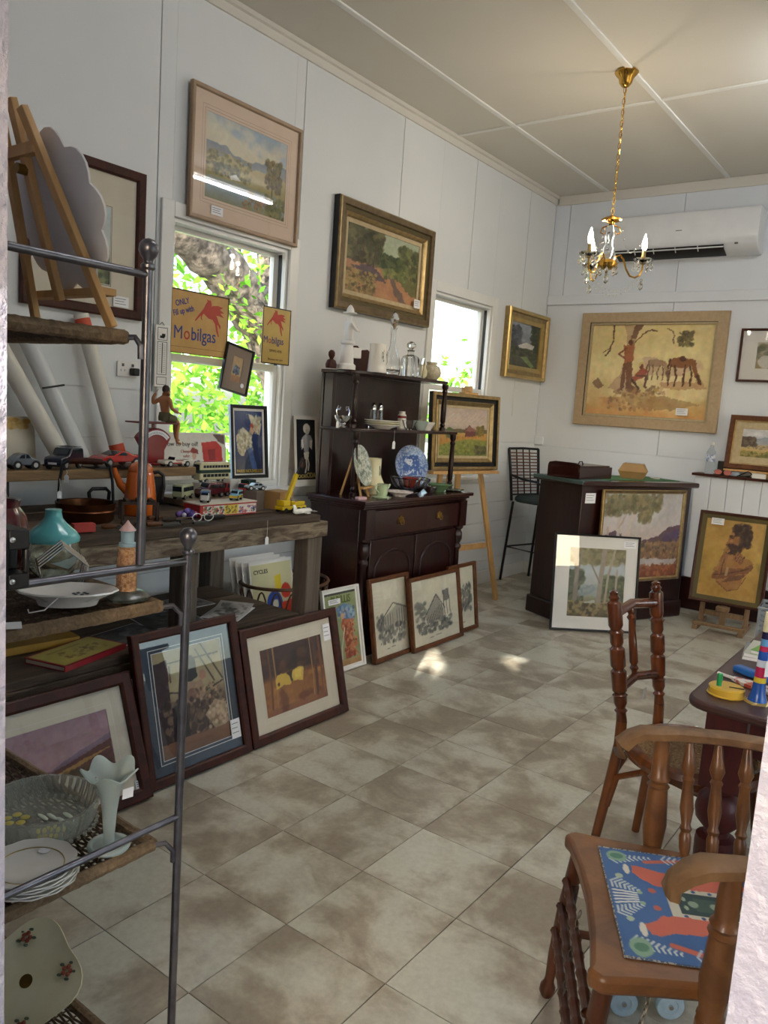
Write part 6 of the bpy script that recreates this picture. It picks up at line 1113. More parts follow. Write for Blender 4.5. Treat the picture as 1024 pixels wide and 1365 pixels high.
dial = MB().prism(arc, -0.0318, -0.0305, 'y').build('dial', M_card, sc, flat=True)
mb = MB()
for d in range(42, 142, 4): a = math.radians(d); mb.bar((0.079 * math.cos(a), -0.0321, 0.07 + 0.079 * math.sin(a)), (0.089 * math.cos(a), -0.0321, 0.07 + 0.089 * math.sin(a)), 0.0012, 0.0004, up=(0, 1, 0))
mb.build('dial_marks', M_black, dial, flat=True)
MB().tube([(0, 0, 0.17), (0, 0, 0.196)], 0.008, 8).build('pan_stem', M_redsc, sc); MB().box(-0.115, 0.105, -0.06, 0.06, 0.196, 0.203).build('pan', mat('rusty_red_pan', '7a3830', '5c2a24', rough=0.5), sc, bevel=0.002)
def skin_body(name, pts, edges, m, parent, sub=2):
    me = bpy.data.meshes.new(name); me.from_pydata([p[:3] for p in pts], edges, []); o = bpy.data.objects.new(name, me); COL.objects.link(o); o.parent = parent
    md = o.modifiers.new('skin', 'SKIN'); md.use_smooth_shade = True
    for i, p in enumerate(pts):
        rr = p[3]; o.data.skin_vertices[0].data[i].radius = (rr, p[4] if len(p) > 4 else rr)
    o.data.skin_vertices[0].data[0].use_root = True
    s = o.modifiers.new('sub', 'SUBSURF'); s.levels = sub; s.render_levels = sub; me.materials.append(m); return o
dl = thing('action_doll', 'bare chested doll in khaki shorts sitting on the red scale pan', 'doll', (-3.14, 2.42, ZS + 0.2035), PI/2)
M_skin = mat('tan_doll_plastic', 'b5784e', '9e6640', rough=0.45)
pts = [(0, 0, 0.022, 0.022, 0.026), (0.0, 0, 0.05, 0.019, 0.024), (-0.004, 0, 0.085, 0.021, 0.032), (-0.002, 0, 0.108, 0.016, 0.03), (0.002, 0, 0.122, 0.0095), (0.006, 0, 0.140, 0.016), (0.008, 0, 0.155, 0.015),
       (-0.003, 0.042, 0.106, 0.012), (-0.03, 0.055, 0.085, 0.0095), (-0.035, 0.045, 0.118, 0.008), (-0.022, 0.040, 0.138, 0.007),
       (-0.003, -0.042, 0.106, 0.012), (-0.004, -0.056, 0.070, 0.0095), (0.030, -0.050, 0.052, 0.008), (0.050, -0.042, 0.05, 0.007),
       (0.045, 0.018, 0.022, 0.0165), (0.083, 0.020, 0.014, 0.012), (0.080, 0.021, -0.035, 0.0115), (0.088, 0.021, -0.082, 0.007), (0.112, 0.022, -0.090, 0.006),
       (0.040, -0.018, 0.018, 0.0165), (0.068, -0.020, -0.006, 0.012), (0.058, -0.021, -0.052, 0.0115), (0.062, -0.021, -0.096, 0.007), (0.088, -0.022, -0.104, 0.006)]
ed = [(0, 1), (1, 2), (2, 3), (3, 4), (4, 5), (5, 6), (3, 7), (7, 8), (8, 9), (9, 10), (3, 11), (11, 12), (12, 13), (13, 14), (0, 15), (15, 16), (16, 17), (17, 18), (18, 19), (0, 20), (20, 21), (21, 22), (22, 23), (23, 24)]
body = skin_body('body', pts, ed, M_skin, dl)
M_hairb = mat('brown_hair', '3c2416', '2a180e', rough=0.6); M_khaki = mat('khaki_cloth', '6a6448', '504c36', rough=0.9, scale=30)
MB().lathe([(0.001, 0.021), (0.011, 0.018), (0.017, 0.008), (0.018, -0.004), (0.015, -0.012)], 14, (0.003, 0, 0.157)).build('hair', M_hairb, dl)
mb = MB(); mb.sph((0.0225, 0.006, 0.150), 0.0018, 8).sph((0.0225, -0.006, 0.150), 0.0018, 8); mb.build('eyes', M_black, dl); MB().box(0.0215, 0.0235, -0.005, 0.005, 0.1375, 0.139).build('mouth', mat('doll_lip', '8a4438', '7a3830', rough=0.5), dl); MB().sph((0.0245, 0, 0.1455), 0.003, 8).build('nose', M_skin, dl)
for s in (-1, 1): MB().sph((0.007, s * 0.0165, 0.1455), 0.004, 8, (1, 0.5, 1.3)).build('ear', M_skin, dl)
mb = MB(); mb.lathe([(0.028, 0.0), (0.030, 0.016), (0.026, 0.038), (0.024, 0.042)], 16, (0, 0, 0.006), 0.95, 1.1); mb.tube([(0.0, 0.018, 0.024), (0.052, 0.0195, 0.021)], [0.022, 0.0195], 12); mb.tube([(0.0, -0.018, 0.022), (0.046, -0.019, 0.013)], [0.022, 0.0195], 12); mb.build('shorts', M_khaki, dl)
hand = MB()
for k in range(4): hand.tube([(-0.022 + 0.002 * k, 0.036 + 0.003 * k, 0.142), (-0.018 + 0.002 * k, 0.036 + 0.003 * k, 0.152), (-0.012 + 0.002 * k, 0.036 + 0.003 * k, 0.155)], 0.0017, 5)
for k in range(4): hand.tube([(0.050, -0.046 + 0.003 * k, 0.049), (0.060, -0.046 + 0.003 * k, 0.047), (0.064, -0.045 + 0.003 * k, 0.042)], 0.0017, 5)
hand.build('fingers', M_skin, dl)
MB().prism([(-0.012, -0.012), (0.010, -0.016), (0.014, 0.008), (-0.004, 0.014)], -0.0005, 0.0005, 'x').build('price_tag', M_card, dl, (0.035, -0.045, 0.062), (0, 0.3, 0.6))
# cylinders and paper behind the plank
M_tubew = mat('cream_paper_roll', 'dcd8cc', 'cfcabc', rough=0.7); M_tubeo = mat('orange_band', 'c8502c', 'b84424', rough=0.5); M_tubec = mat('pale_clear_wrap', 'd2d4d2', 'c6c8c6', rough=0.35)
def roll(label, p, q, r, m, bands=False, clip_=False):
    p = Vector(p); q = Vector(q); t = thing('paper_roll', label, 'paper roll', tuple(p)); d = q - p
    MB().tube([(0, 0, 0), tuple(d)], r, 18).build('roll', m, t)
    if bands:
        for a, b in ((0.0, 0.12), (0.86, 0.97)): MB().tube([tuple(d * a), tuple(d * b)], r + 0.001, 18, caps=False).build('end_band', M_tubeo, t)
    if clip_: MB().bar(tuple(d * 0.55 + Vector((r + 0.002, -0.05, -0.01))), tuple(d * 0.55 + Vector((r + 0.002, 0.05, 0.01))), 0.008, 0.008).build('clip', M_black, t)
    return t
roll('thick cream paper roll leaning on the wall behind the dark toy car', (-3.20, 1.93, ZS + 0.018), (-3.325, 1.66, 1.72), 0.038, M_tubew)
roll('clear wrapped roll with black clip leaning behind the toy cars', (-3.21, 2.035, ZS + 0.016), (-3.325, 1.79, 1.76), 0.036, M_tubec, clip_=True)
roll('slim cream roll with orange end bands leaning behind the red toy car', (-3.205, 2.225, ZS + 0.010), (-3.33, 2.085, 1.83), 0.034, M_tubew, bands=True)
c = Cv(40, 60, 'd8cfb8', 60); c.tint(3, 0.04); c.dabs(50, (0.1, 0.05, 0.9, 0.25), 0.05, ['c09a50', 'd0b070', 'b88a40']); [c.line([(0.15, v), (0.85, v)], 0.006, 'a09880') for v in (0.4, 0.5, 0.62, 0.72)]
t = thing('certificate_sheet', 'aged cream paper sheet with gold heading propped at the wall', 'paper', (-3.29, 1.77, ZS + 0.002), PI/2, -0.12); canvas(c, 'printed_face', 0.17, 0.20, t, (0, -0.0015, 0), P_pap); MB().box(-0.085, 0.085, -0.001, 0, 0, 0.2).build('sheet', M_matc, t)

# ------------------------------------------------------------------ on the bench top
ZBT = 0.9665; ZBD = 0.9975
M_orange = mat('orange_enamel', 'd0661c', 'c05a14', rough=0.15, coat=0.6)
op = thing('coffee_pot', 'tall orange enamel coffee pot with black handle', 'coffee pot', (-2.89, 2.11, ZBT), 0.9)
MB().lathe([(0.001, 0.0), (0.072, 0.0), (0.074, 0.012), (0.066, 0.10), (0.055, 0.185), (0.05, 0.19), (0.001, 0.19)], 28).build('body', M_orange, op)
MB().lathe([(0.053, 0.191), (0.052, 0.205), (0.04, 0.222), (0.02, 0.232), (0.001, 0.234)], 28).build('lid', M_orange, op); MB().sph((0, 0, 0.243), 0.011, 12).build('lid_knob', M_black, op)
MB().tube([(-0.052, 0, 0.10), (-0.085, 0, 0.13), (-0.105, 0, 0.175), (-0.11, 0, 0.20)], [0.022, 0.017, 0.012, 0.009], 12).build('spout', M_orange, op)
MB().tube([(0.052, 0, 0.185), (0.075, 0, 0.19), (0.095, 0, 0.175), (0.098, 0, 0.12), (0.09, 0, 0.07)], 0.008, 8).build('handle', M_black, op)
M_copper = mat('tarnished_copper', '6d4228', '3e2618', rough=0.35, metal=0.9, scale=14)
cp = thing('copper_pot', 'tarnished copper pan with tall iron bail and wooden grip', 'pan', (-2.84, 1.815, ZBT), 1.05)
MB().lathe([(0.001, 0), (0.10, 0), (0.108, 0.01), (0.112, 0.04), (0.115, 0.045), (0.112, 0.05), (0.118, 0.078), (0.108, 0.076), (0.104, 0.012), (0.001, 0.01)], 28).build('bowl', M_copper, cp)
MB().tube([(-0.105, 0, 0.07), (-0.10, 0, 0.16), (-0.09, 0, 0.225), (-0.07, 0, 0.24), (0.07, 0, 0.24), (0.09, 0, 0.225), (0.10, 0, 0.16), (0.105, 0, 0.07)], 0.006, 8).build('bail', M_blackm, cp); MB().tube([(-0.06, 0, 0.241), (0, 0, 0.243), (0.06, 0, 0.241)], [0.011, 0.014, 0.011], 10).build('grip', M_fdark, cp); hang_tag(cp, -0.1, -0.008, 0.17, 0.05, 1.0, 0.3)
ir = thing('iron_trivet', 'rusty iron trivet frame beside the orange pot', 'trivet', (-2.76, 2.01, ZBT), 1.1)
mb = MB()
for s in (-1, 1):
    mb.box(-0.075, 0.075, s * 0.04 - 0.006, s * 0.04 + 0.006, 0.07, 0.08)
    for x in (-0.07, 0.07): mb.box(x - 0.006, x + 0.006, s * 0.04 - 0.006, s * 0.04 + 0.006, 0, 0.07)
for x in (-0.05, 0, 0.05): mb.box(x - 0.008, x + 0.008, -0.046, 0.046, 0.0801, 0.088)
mb.build('frame', mat('rusty_iron', '4a3428', '2c1e18', rough=0.8, scale=30), ir); hang_tag(ir, 0.0, -0.048, 0.085, 0.012, 1.1)
si = thing('flat_iron', 'old dark sad iron with loop handle behind the trivet', 'iron', (-3.0, 1.98, ZBT), 1.4)
MB().prism([(-0.05, -0.035), (0.04, -0.035), (0.075, 0), (0.04, 0.035), (-0.05, 0.035)], 0, 0.03, 'z').build('sole', M_blackm, si, bevel=0.003); MB().tube([(-0.04, 0, 0.03), (-0.045, 0, 0.09), (-0.03, 0, 0.105), (0.03, 0, 0.105), (0.045, 0, 0.09), (0.04, 0, 0.03)], 0.008, 8).build('handle', M_blackm, si)
one(MB().box(-0.04, 0.04, -0.018, 0.018, 0, 0.032), 'red_box', mat('red_card_box', 'b83a30', 'a83228', rough=0.5), 'small red cardboard box lying at the front of the bench', 'box', (-2.62, 1.665, ZBT), 1.35, bevel=0.001)
rg = random.Random(11)
M_tool = [mat('old_tool_steel', '4c4844', '34302c', rough=0.5, metal=0.6), M_fmid, mat('dull_olive_tool', '3e4038', '2c2e28', rough=0.7)]
for i, (x, y, L, a, lb) in enumerate(((-2.60, 1.80, 0.12, 1.2, 'dull chisel lying near the red box'), (-2.66, 1.93, 0.16, 1.7, 'old wooden handled file in front of the iron trivet'), (-2.57, 1.99, 0.14, 1.4, 'worn brown wooden block plane body at the bench edge'), (-2.63, 2.11, 0.13, 1.0, 'wooden handled awl below the orange pot'), (-2.72, 2.06, 0.10, 2.0, 'short olive tool beside the orange pot'), (-2.55, 2.13, 0.13, 1.45, 'flat old rule lying along the bench edge'))):
    t = thing('hand_tool', lb, 'tool', (x, y, ZBT), a, 0, 'old hand tools on the bench')
    MB().lathe([(0.008, 0), (0.012, L * 0.1), (0.010, L * 0.3), (0.006, L * 0.45)], 8).build('handle', (M_fmid, M_rusticd)[i % 2], t, (-L * 0.5, 0, 0.0125), (0, PI/2, 0)); MB().box(-L * 0.06, L * 0.5, -0.007 - 0.004 * (i % 3), 0.007 + 0.004 * (i % 3), 0.004, 0.012).build('blade', M_tool[i % 3], t, bevel=0.001)
# spectacles, beads, knife
sp_ = thing('spectacles', 'white rimmed spectacles folded on the bench edge', 'spectacles', (-2.60, 2.22, ZBT), 1.5)
mb = MB()
for s in (-1, 1): mb.tube([(s * 0.03 + 0.024 * math.cos(t), 0.0, 0.019 + 0.017 * math.sin(t)) for t in [2 * PI * k / 16 for k in range(16)]], 0.0022, 6, closed=True)
mb.tube([(-0.007, 0, 0.024), (0, 0, 0.028), (0.007, 0, 0.024)], 0.002, 6); mb.build('rims', M_china, sp_)
for s in (-1, 1): MB().tube([(s * 0.055, 0, 0.022), (s * 0.056, 0.05, 0.014), (s * 0.05, 0.11, 0.003)], 0.0018, 6).build('temple', M_china, sp_)
cols = ['5c48a0', '8a6cc0', 'b06a8c', '3c4c98', 'c8c0d0', '5a3c78']
for i in range(26):
    a = rg.uniform(0, 2 * PI); r = rg.uniform(0, 0.055) ; k = rg.choice([0.010, 0.012, 0.014])
    x, y = -2.72 + r * 1.0 * math.cos(a), 2.24 + r * 1.2 * math.sin(a)
    one(MB().sph((0, 0, 0), k, 10), 'bead', mat('bead_' + cols[i % 6], cols[i % 6], None, rough=0.12, coat=0.5), 'shiny purple or blue bead in the loose heap on the bench', 'bead', (x, y, ZBT + k + (0.014 if r < 0.03 and i % 2 else 0)), group='beads heaped on the bench')
kn = thing('sheath_knife', 'black handled knife lying before the long comic printed box', 'knife', (-2.63, 2.345, ZBT), 1.52); MB().box(-0.10, 0.02, -0.012, 0.012, 0.0, 0.018).build('handle', M_black, kn, bevel=0.005); MB().prism([(0.0205, -0.011), (0.12, -0.008), (0.14, 0.0), (0.12, 0.008), (0.0205, 0.011)], 0.006, 0.010, 'z').build('blade', M_blackm, kn)
# long box with comic print
lbx = thing('long_box', 'long flat red box with comic pictures along its side', 'box', (-2.735, 2.44, ZBT), PI/2)
MB().box(-0.17, 0.17, -0.055, 0.055, 0, 0.055).build('carton', mat('red_print_card', 'b83430', 'a82c28', rough=0.5), lbx, bevel=0.001); MB().box(-0.172, 0.172, -0.057, 0.057, 0.0555, 0.060).build('lid_top', mat('pale_print_card', 'd8cfc0', 'c8bea8', rough=0.5), lbx)
c = Cv(120, 20, 'e0d8cc', 61); c.poly([(0.42, 0), (0.66, 0), (0.66, 1), (0.42, 1)], 'd8c24c'); c.blob(0.28, 0.5, 0.03, 0.25, 'b82c28', 1, 0.1); c.dabs(70, (0.05, 0.1, 0.4, 0.9), 0.10, ['2c2c30', 'c84a40', '5c8a50']); c.dabs(40, (0.44, 0.1, 0.64, 0.9), 0.08, ['b07a30', '3c3c34']); c.dabs(50, (0.68, 0.1, 1, 0.9), 0.10, ['c85a60', '4c5c90', '2c2c30', 'd88a80']); c.poly([(0, 0), (0.05, 0), (0.05, 1), (0, 1)], 'b83430')
canvas(c, 'comic_print', 0.335, 0.043, lbx, (0, -0.0556, 0.006), P_gls)
# toy trucks and buses
BUSP = [(0, 0.05), (0, 0.85), (0.03, 1), (0.96, 1), (1, 0.85), (1, 0.05)]
def bwins(n, z0, z1, a=0.06, b=0.9): w = (b - a) / n; return [[(a + w * k + 0.008, z0), (a + w * k + 0.008, z1), (a + w * (k + 1) - 0.008, z1), (a + w * (k + 1) - 0.008, z0)] for k in range(n)]
def band(m, z0, z1, nm='colour_band'):
    def f(t, L, W, H, zb): MB().box(-L * 0.503, L * 0.503, -W * 0.51, W * 0.51, zb + z0 * (H - zb), zb + z1 * (H - zb)).build(nm, m, t)
    return f
def both(*fs):
    def f(*a):
        for g_ in fs: g_(*a)
    return f
GRN = paint('dark_green_toy', '1e3a2c'); CRM = paint('cream_bus', 'd8d0a4'); MAR = paint('maroon_toy', '5c1f28'); WHT = paint('white_toy', 'e0ded6')
def busfront(t, L, W, H, zb): MB().box(L * 0.5, L * 0.502, -W * 0.42, W * 0.42, zb + 0.5 * (H - zb), zb + 0.88 * (H - zb)).build('windscreen', M_tglass, t, flat=True)
vehicle('toy_bus', 'cream and green double deck toy bus at the back of the bench', (-3.15, 2.74, ZBD + 0.062), -PI/2, 0.205, 0.052, 0.105, BUSP, CRM, bwins(9, 0.70, 0.84) + bwins(7, 0.22, 0.38), (0.2, 0.78), 0.1, 'toy bus', extra=both(band(GRN, 0.42, 0.60), busfront))
vehicle('toy_bus', 'pale green and cream single deck toy bus with blunt front', (-3.045, 2.47, ZBD), -PI/2 + 0.45, 0.13, 0.055, 0.072, BUSP, paint('sage_toy', 'b8bc94'), bwins(5, 0.5, 0.82), (0.2, 0.78), 0.17, 'toy bus', extra=busfront)
vehicle('toy_coach', 'maroon vintage toy coach with bonnet front', (-3.035, 2.63, ZBD), -PI/2 + 0.12, 0.17, 0.058, 0.076, [(0, 0.06), (0, 0.7), (0.06, 0.96), (0.2, 1), (0.68, 1), (0.76, 0.62), (0.98, 0.55), (1, 0.1)], MAR, bwins(6, 0.58, 0.86, 0.05, 0.68), (0.18, 0.86), 0.2, 'toy coach', extra=screen(0.765, 0.70, 0.66, 0.96))
VANP = [(0, 0.05), (0, 0.95), (0.04, 1), (0.72, 1), (0.82, 0.62), (0.99, 0.52), (1, 0.05)]
vehicle('toy_van', 'small blue roofed white toy van on the long box', (-2.735, 2.345, ZBT + 0.0605), -PI/2 + 0.75, 0.075, 0.038, 0.052, [(0, 0.05), (0, 0.92), (0.06, 1), (0.8, 1), (0.92, 0.56), (1, 0.48), (1, 0.05)], WHT, ([(0.5, 0.55), (0.5, 0.85), (0.72, 0.85), (0.8, 0.55)],), (0.2, 0.8), 0.2, 'toy van', extra=both(band(paint('blue_toy', '5a7aa8'), 0.86, 1.01), screen(0.93, 0.82, 0.58, 0.94)))
vehicle('toy_wagon', 'small light blue and yellow toy wagon on the long box', (-2.735, 2.53, ZBT + 0.0605), -PI/2 + 0.5, 0.085, 0.038, 0.046, VANP, paint('sky_toy', '7fb4c8'), ([(0.08, 0.55), (0.08, 0.86), (0.4, 0.86), (0.4, 0.55)], [(0.45, 0.55), (0.45, 0.86), (0.68, 0.86), (0.76, 0.58)]), (0.2, 0.8), 0.24, 'toy car', extra=both(band(paint('yellow_toy', 'd8b838'), 0.12, 0.42), screen(0.83, 0.735, 0.64, 0.96)))
def lorry(name, label, loc, rz, L, cabm, boxm, W=0.05, H=0.08):
    t = vehicle(name, label, loc, rz, L, W, H * 0.8, [(0.66, 0.1), (0.66, 1), (0.86, 1), (0.92, 0.6), (1, 0.52), (1, 0.1)], cabm, ([(0.7, 0.58), (0.7, 0.9), (0.82, 0.9), (0.87, 0.6)],), (0.15, 0.3, 0.85), 0.2, 'toy truck', extra=screen(0.925, 0.87, 0.62, 0.95))
    MB().box(-L * 0.5, L * 0.15, -W * 0.52, W * 0.52, H * 0.18, H).build('cargo_box', boxm, t, bevel=0.002); MB().box(-L * 0.5, L * 0.5, -W * 0.3, W * 0.3, H * 0.1, H * 0.17).build('chassis', M_black, t); return t
lorry('toy_truck', 'white box bodied toy truck behind the maroon coach', (-3.06, 2.775, ZBD), -PI/2 + 0.1, 0.10, paint('red_cab', '9a2824'), WHT, H=0.085)
lorry('toy_truck', 'dark green toy truck with red cab beside the blue poster', (-2.985, 2.83, ZBD), -PI/2 + 0.3, 0.11, paint('red_cab', '9a2824'), GRN, H=0.088)
lorry('toy_truck', 'yellow toy delivery truck by the grey carton', (-2.98, 2.955 - 0.08, ZBD) if False else (-2.90, 2.79, ZBT), -PI/2 + 0.5, 0.10, paint('yellow_cab', 'cfa828'), paint('orange_yellow_box', 'd09a28'), W=0.045, H=0.075)
# cartons, silver car, crane, plane
one(MB().box(-0.035, 0.035, -0.045, 0.045, 0, 0.095), 'carton', mat('grey_carton', '6e6258', '5c5148', rough=0.7), 'grey brown carton standing behind the yellow crane', 'carton', (-2.775, 2.685, ZBT), 0.35, bevel=0.001)
one(MB().box(-0.03, 0.03, -0.105, 0.105, 0, 0.061), 'carton', M_whitef, 'white carton underneath the double deck toy bus', 'carton', (-3.15, 2.74, ZBD), PI * 0, bevel=0.001); 0 and one(MB().box(-0.05, 0.05, -0.06, 0.06, 0, 0.085), 'carton', mat('kraft_carton', 'a07c4c', '8c6a3c', rough=0.7), 'plain kraft carton supporting the silver toy car', 'carton', (-2.93, 2.83 - 0.005, ZBT + 0.0), 0.15, bevel=0.001)
kc = one(MB().box(-0.05, 0.05, -0.055, 0.055, 0, 0.09), 'carton', mat('kraft_carton', 'a07c4c', '8c6a3c', rough=0.7), 'plain kraft carton at the bench end behind crane', 'carton', (-2.745, 2.825, ZBT), 0.1, bevel=0.001)
vehicle('toy_saloon', 'silver toy saloon car perched on the grey carton', (-2.775, 2.69, ZBT + 0.0955), -PI/2 - 0.35, 0.105, 0.044, 0.036, [(0, 0.1), (0, 0.5), (0.12, 0.56), (0.25, 1), (0.6, 1), (0.74, 0.55), (0.98, 0.46), (1, 0.1)], paint('silver_toy', '9ca4ac'), ([(0.22, 0.58), (0.29, 0.92), (0.42, 0.92), (0.42, 0.58)], [(0.45, 0.58), (0.45, 0.92), (0.58, 0.92), (0.68, 0.58)]), (0.2, 0.8), 0.32)
M_cry = paint('crane_yellow', 'd0b41e')
cr = thing('toy_crane', 'yellow toy mobile crane with raised boom at bench end', 'toy crane', (-2.635, 2.80, ZBT), PI/2)
MB().box(-0.085, 0.085, -0.026, 0.026, 0.014, 0.032).build('chassis', M_cry, cr, bevel=0.002); MB().box(-0.075, -0.03, -0.026, 0.026, 0.033, 0.062).build('cab', M_cry, cr, bevel=0.003); MB().box(0.0, 0.075, -0.024, 0.024, 0.033, 0.052).build('engine_deck', M_cry, cr, bevel=0.003)
for x in (-0.06, -0.01, 0.03, 0.065):
    for s in (-1, 1): MB().at((x, s * 0.024, 0.012), rx=PI/2).lathe([(0.004, -0.005), (0.012, -0.005), (0.012, 0.005), (0.004, 0.005)], 12).build('wheel', M_rub, cr)
MB().bar((-0.035, 0, 0.05), (0.028, 0, 0.185), 0.018, 0.018, up=(0, 1, 0)).build('boom', M_cry, cr, bevel=0.001); MB().tube([(0.028, 0, 0.185), (0.068, 0, 0.262)], 0.004, 6).build('boom_extension', M_blackm, cr); MB().tube([(0.01, 0, 0.045), (-0.012, 0, 0.095)], 0.005, 6).build('ram', M_chrome, cr)
pn = thing('toy_plane', 'white toy aeroplane lying on the bench corner', 'toy plane', (-2.548, 2.79, ZBT), PI/2 + 0.1)
MB().tube([(-0.07, 0, 0.016), (-0.05, 0, 0.016), (0.05, 0, 0.016), (0.075, 0, 0.014)], [0.005, 0.013, 0.013, 0.004], 12).build('fuselage', M_china, pn); MB().prism([(-0.015, -0.042), (0.012, -0.042), (0.025, 0), (0.012, 0.042), (-0.015, 0.042), (-0.01, 0)], 0.008, 0.012, 'z').build('wing', M_china, pn); MB().prism([(-0.07, 0.018), (-0.045, 0.026), (-0.06, 0.05), (-0.075, 0.05)], -0.002, 0.002, 'y').build('tail_fin', M_china, pn)
p2 = thing('toy_jet', 'tiny grey metal toy jet at the very end of bench', 'toy plane', (-2.56, 2.86, ZBT), 1.2); MB().tube([(-0.03, 0, 0.008), (0.02, 0, 0.008), (0.04, 0, 0.007)], [0.004, 0.006, 0.001], 8).build('fuselage', M_chrome, p2); MB().prism([(-0.03, -0.03), (0.015, 0), (-0.03, 0.03)], 0.006, 0.009, 'z').build('wing', M_chrome, p2)
lt = thing('hang_label', 'white string price tag hanging over the bench front edge', 'price tag', (-2.493, 2.50, 0.966), PI/2); hang_tag(lt, 0, -0.003, 0.0, 0.075, 1.2)
# ------------------------------------------------------------------ lower bench shelf: books and prints
ZL = 0.4905
bk_ = thing('picture_book', 'red edged book with yellow cover lying on the lower bench shelf', 'book', (-2.615, 1.645, ZL), PI/2 + 0.28)
MB().box(-0.16, 0.16, -0.09, 0.09, 0.003, 0.018).build('pages', M_matc, bk_); mb = MB().box(-0.165, 0.165, -0.094, 0.094, 0, 0.003); mb.box(-0.165, 0.165, -0.094, 0.094, 0.018, 0.021); mb.box(-0.165, 0.165, -0.0945, -0.0915, 0.0, 0.021); mb.build('cover', mat('red_book_cloth', '94242c', '801c24', rough=0.4), bk_)
c = Cv(80, 50, 'a89c4c', 62); c.tint(4, 0.05); c.dabs(60, (0.2, 0.35, 0.85, 0.8), 0.05, ['6a4c30', '7c6038', 'b8a858']); c.line([(0.2, 0.2), (0.7, 0.2)], 0.05, '7c6a34', 0.6)
o = canvas(c, 'cover_print', 0.31, 0.17, bk_, (0, -0.085, 0.0215), P_gls); o.rotation_euler = (-PI/2, 0, 0)
bk2 = thing('picture_book', 'mustard yellow spined book behind the red edged one', 'book', (-2.86, 1.60, ZL), PI/2 - 0.1); MB().box(-0.14, 0.14, -0.10, 0.10, 0.003, 0.027).build('pages', M_matc, bk2); mb = MB().box(-0.145, 0.145, -0.104, 0.104, 0, 0.003); mb.box(-0.145, 0.145, -0.104, 0.104, 0.027, 0.03); mb.box(-0.145, 0.145, -0.106, -0.1005, 0, 0.03); mb.build('cover', mat('mustard_book', 'c89a3c', 'b88a30', rough=0.5), bk2)
def sheet(label, loc, rz, w, h, seed, cols, lift=0.0):
    t = thing('loose_print', label, 'print', loc, rz, 0, 'loose prints on the lower bench shelf'); c = Cv(50, 36, cols[0], seed); c.tint(3, 0.08); c.mottle(4, cols[1], 0.8, 0.0, (0.08, 0.1, 0.92, 0.9)); c.mottle(5, cols[2], 0.7, 0.05, (0.08, 0.1, 0.92, 0.9))
    MB().box(-w/2, w/2, -h/2, h/2, 0, 0.0015).build('sheet', M_card, t); o = canvas(c, 'printed_face', w * 0.97, h * 0.95, t, (0, -h * 0.475, 0.002), P_pap, cyl=(lambda U, V: -lift * np.clip(U - 0.5, 0, 1) ** 2 * 4) if lift else None); o.rotation_euler = (-PI/2, 0, 0); return t
sheet('dark grey photograph print beside the picture books', (-2.72, 1.95, ZL), PI/2 + 0.2, 0.26, 0.20, 63, ('4a4a4c', '2c2c30', '7c7c7c'))
sheet('grey toned print lying behind the navy mounted frame', (-2.80, 2.21, ZL), PI/2 - 0.2, 0.28, 0.24, 64, ('5c5a58', '343434', '8c8a84'))
sheet('white bordered print with curled corner near the bench leg', (-2.72, 2.50, ZL), PI/2 + 0.5, 0.26, 0.18, 65, ('c8c4bc', '3a3834', '5c5a54'), 0.02)
sheet('pale photograph sheet at the back of the lower shelf', (-2.98, 2.42, ZL), PI/2, 0.28, 0.20, 66, ('8c8a84', '4c4a48', 'a8a49c'))
# prints in the basket
def bprint(label, x, y, w, h, lean_, rz, cv=None):
    t = thing('loose_print', label, 'print', (x, y, 0.012), rz, lean_, 'prints standing in the cane basket'); MB().box(-w/2, w/2, -0.002, 0, 0, h).build('card', M_whitef, t)
    if cv is not None: canvas(cv, 'printed_face', w * 0.94, h * 0.94, t, (0, -0.0027, h * 0.03), P_pap)
    return t
c = Cv(70, 90, 'c8c49a', 67); c.tint(3, 0.03); c.blob(0.52, 0.42, 0.2, 0.14, '2c4a9c', 1, 0.05, 20); c.blob(0.54, 0.42, 0.07, 0.05, 'd8d4b8', 1, 0, 20); c.poly([(0.55, 0.14), (0.72, 0.12), (0.72, 0.28), (0.56, 0.3)], 'd8c030'); c.blob(0.82, 0.3, 0.13, 0.08, 'c83c28', 1, 0.05, 20); c.poly([(0.66, 0.42), (0.95, 0.4), (0.95, 0.52), (0.85, 0.85), (0.7, 0.8)], 'c8402c'); c.poly([(0.3, 0.72), (0.6, 0.68), (0.6, 0.9), (0.3, 0.95)], 'd0cba8')
t = bprint('cycle poster print with blue yellow and red shapes standing in the cane basket', -3.0, 3.165, 0.34, 0.60, -0.20, PI/2, c); text('CYCLES', 0.032, m_bk, t, (-0.14, -0.0032, 0.53), sx=1.0, bold=0.0006)
for i, (dx, dy, lb) in enumerate(((-0.03, -0.02, 'white bordered print directly behind the cycle poster'), (-0.055, -0.035, 'cream print second behind the cycle poster'), (-0.08, -0.05, 'pale print at the back of the basket'))): bprint(lb, -3.0 + dx, 3.165 + dy, 0.35, 0.60 + 0.01 * i, -0.20 - 0.012 * i, PI/2)
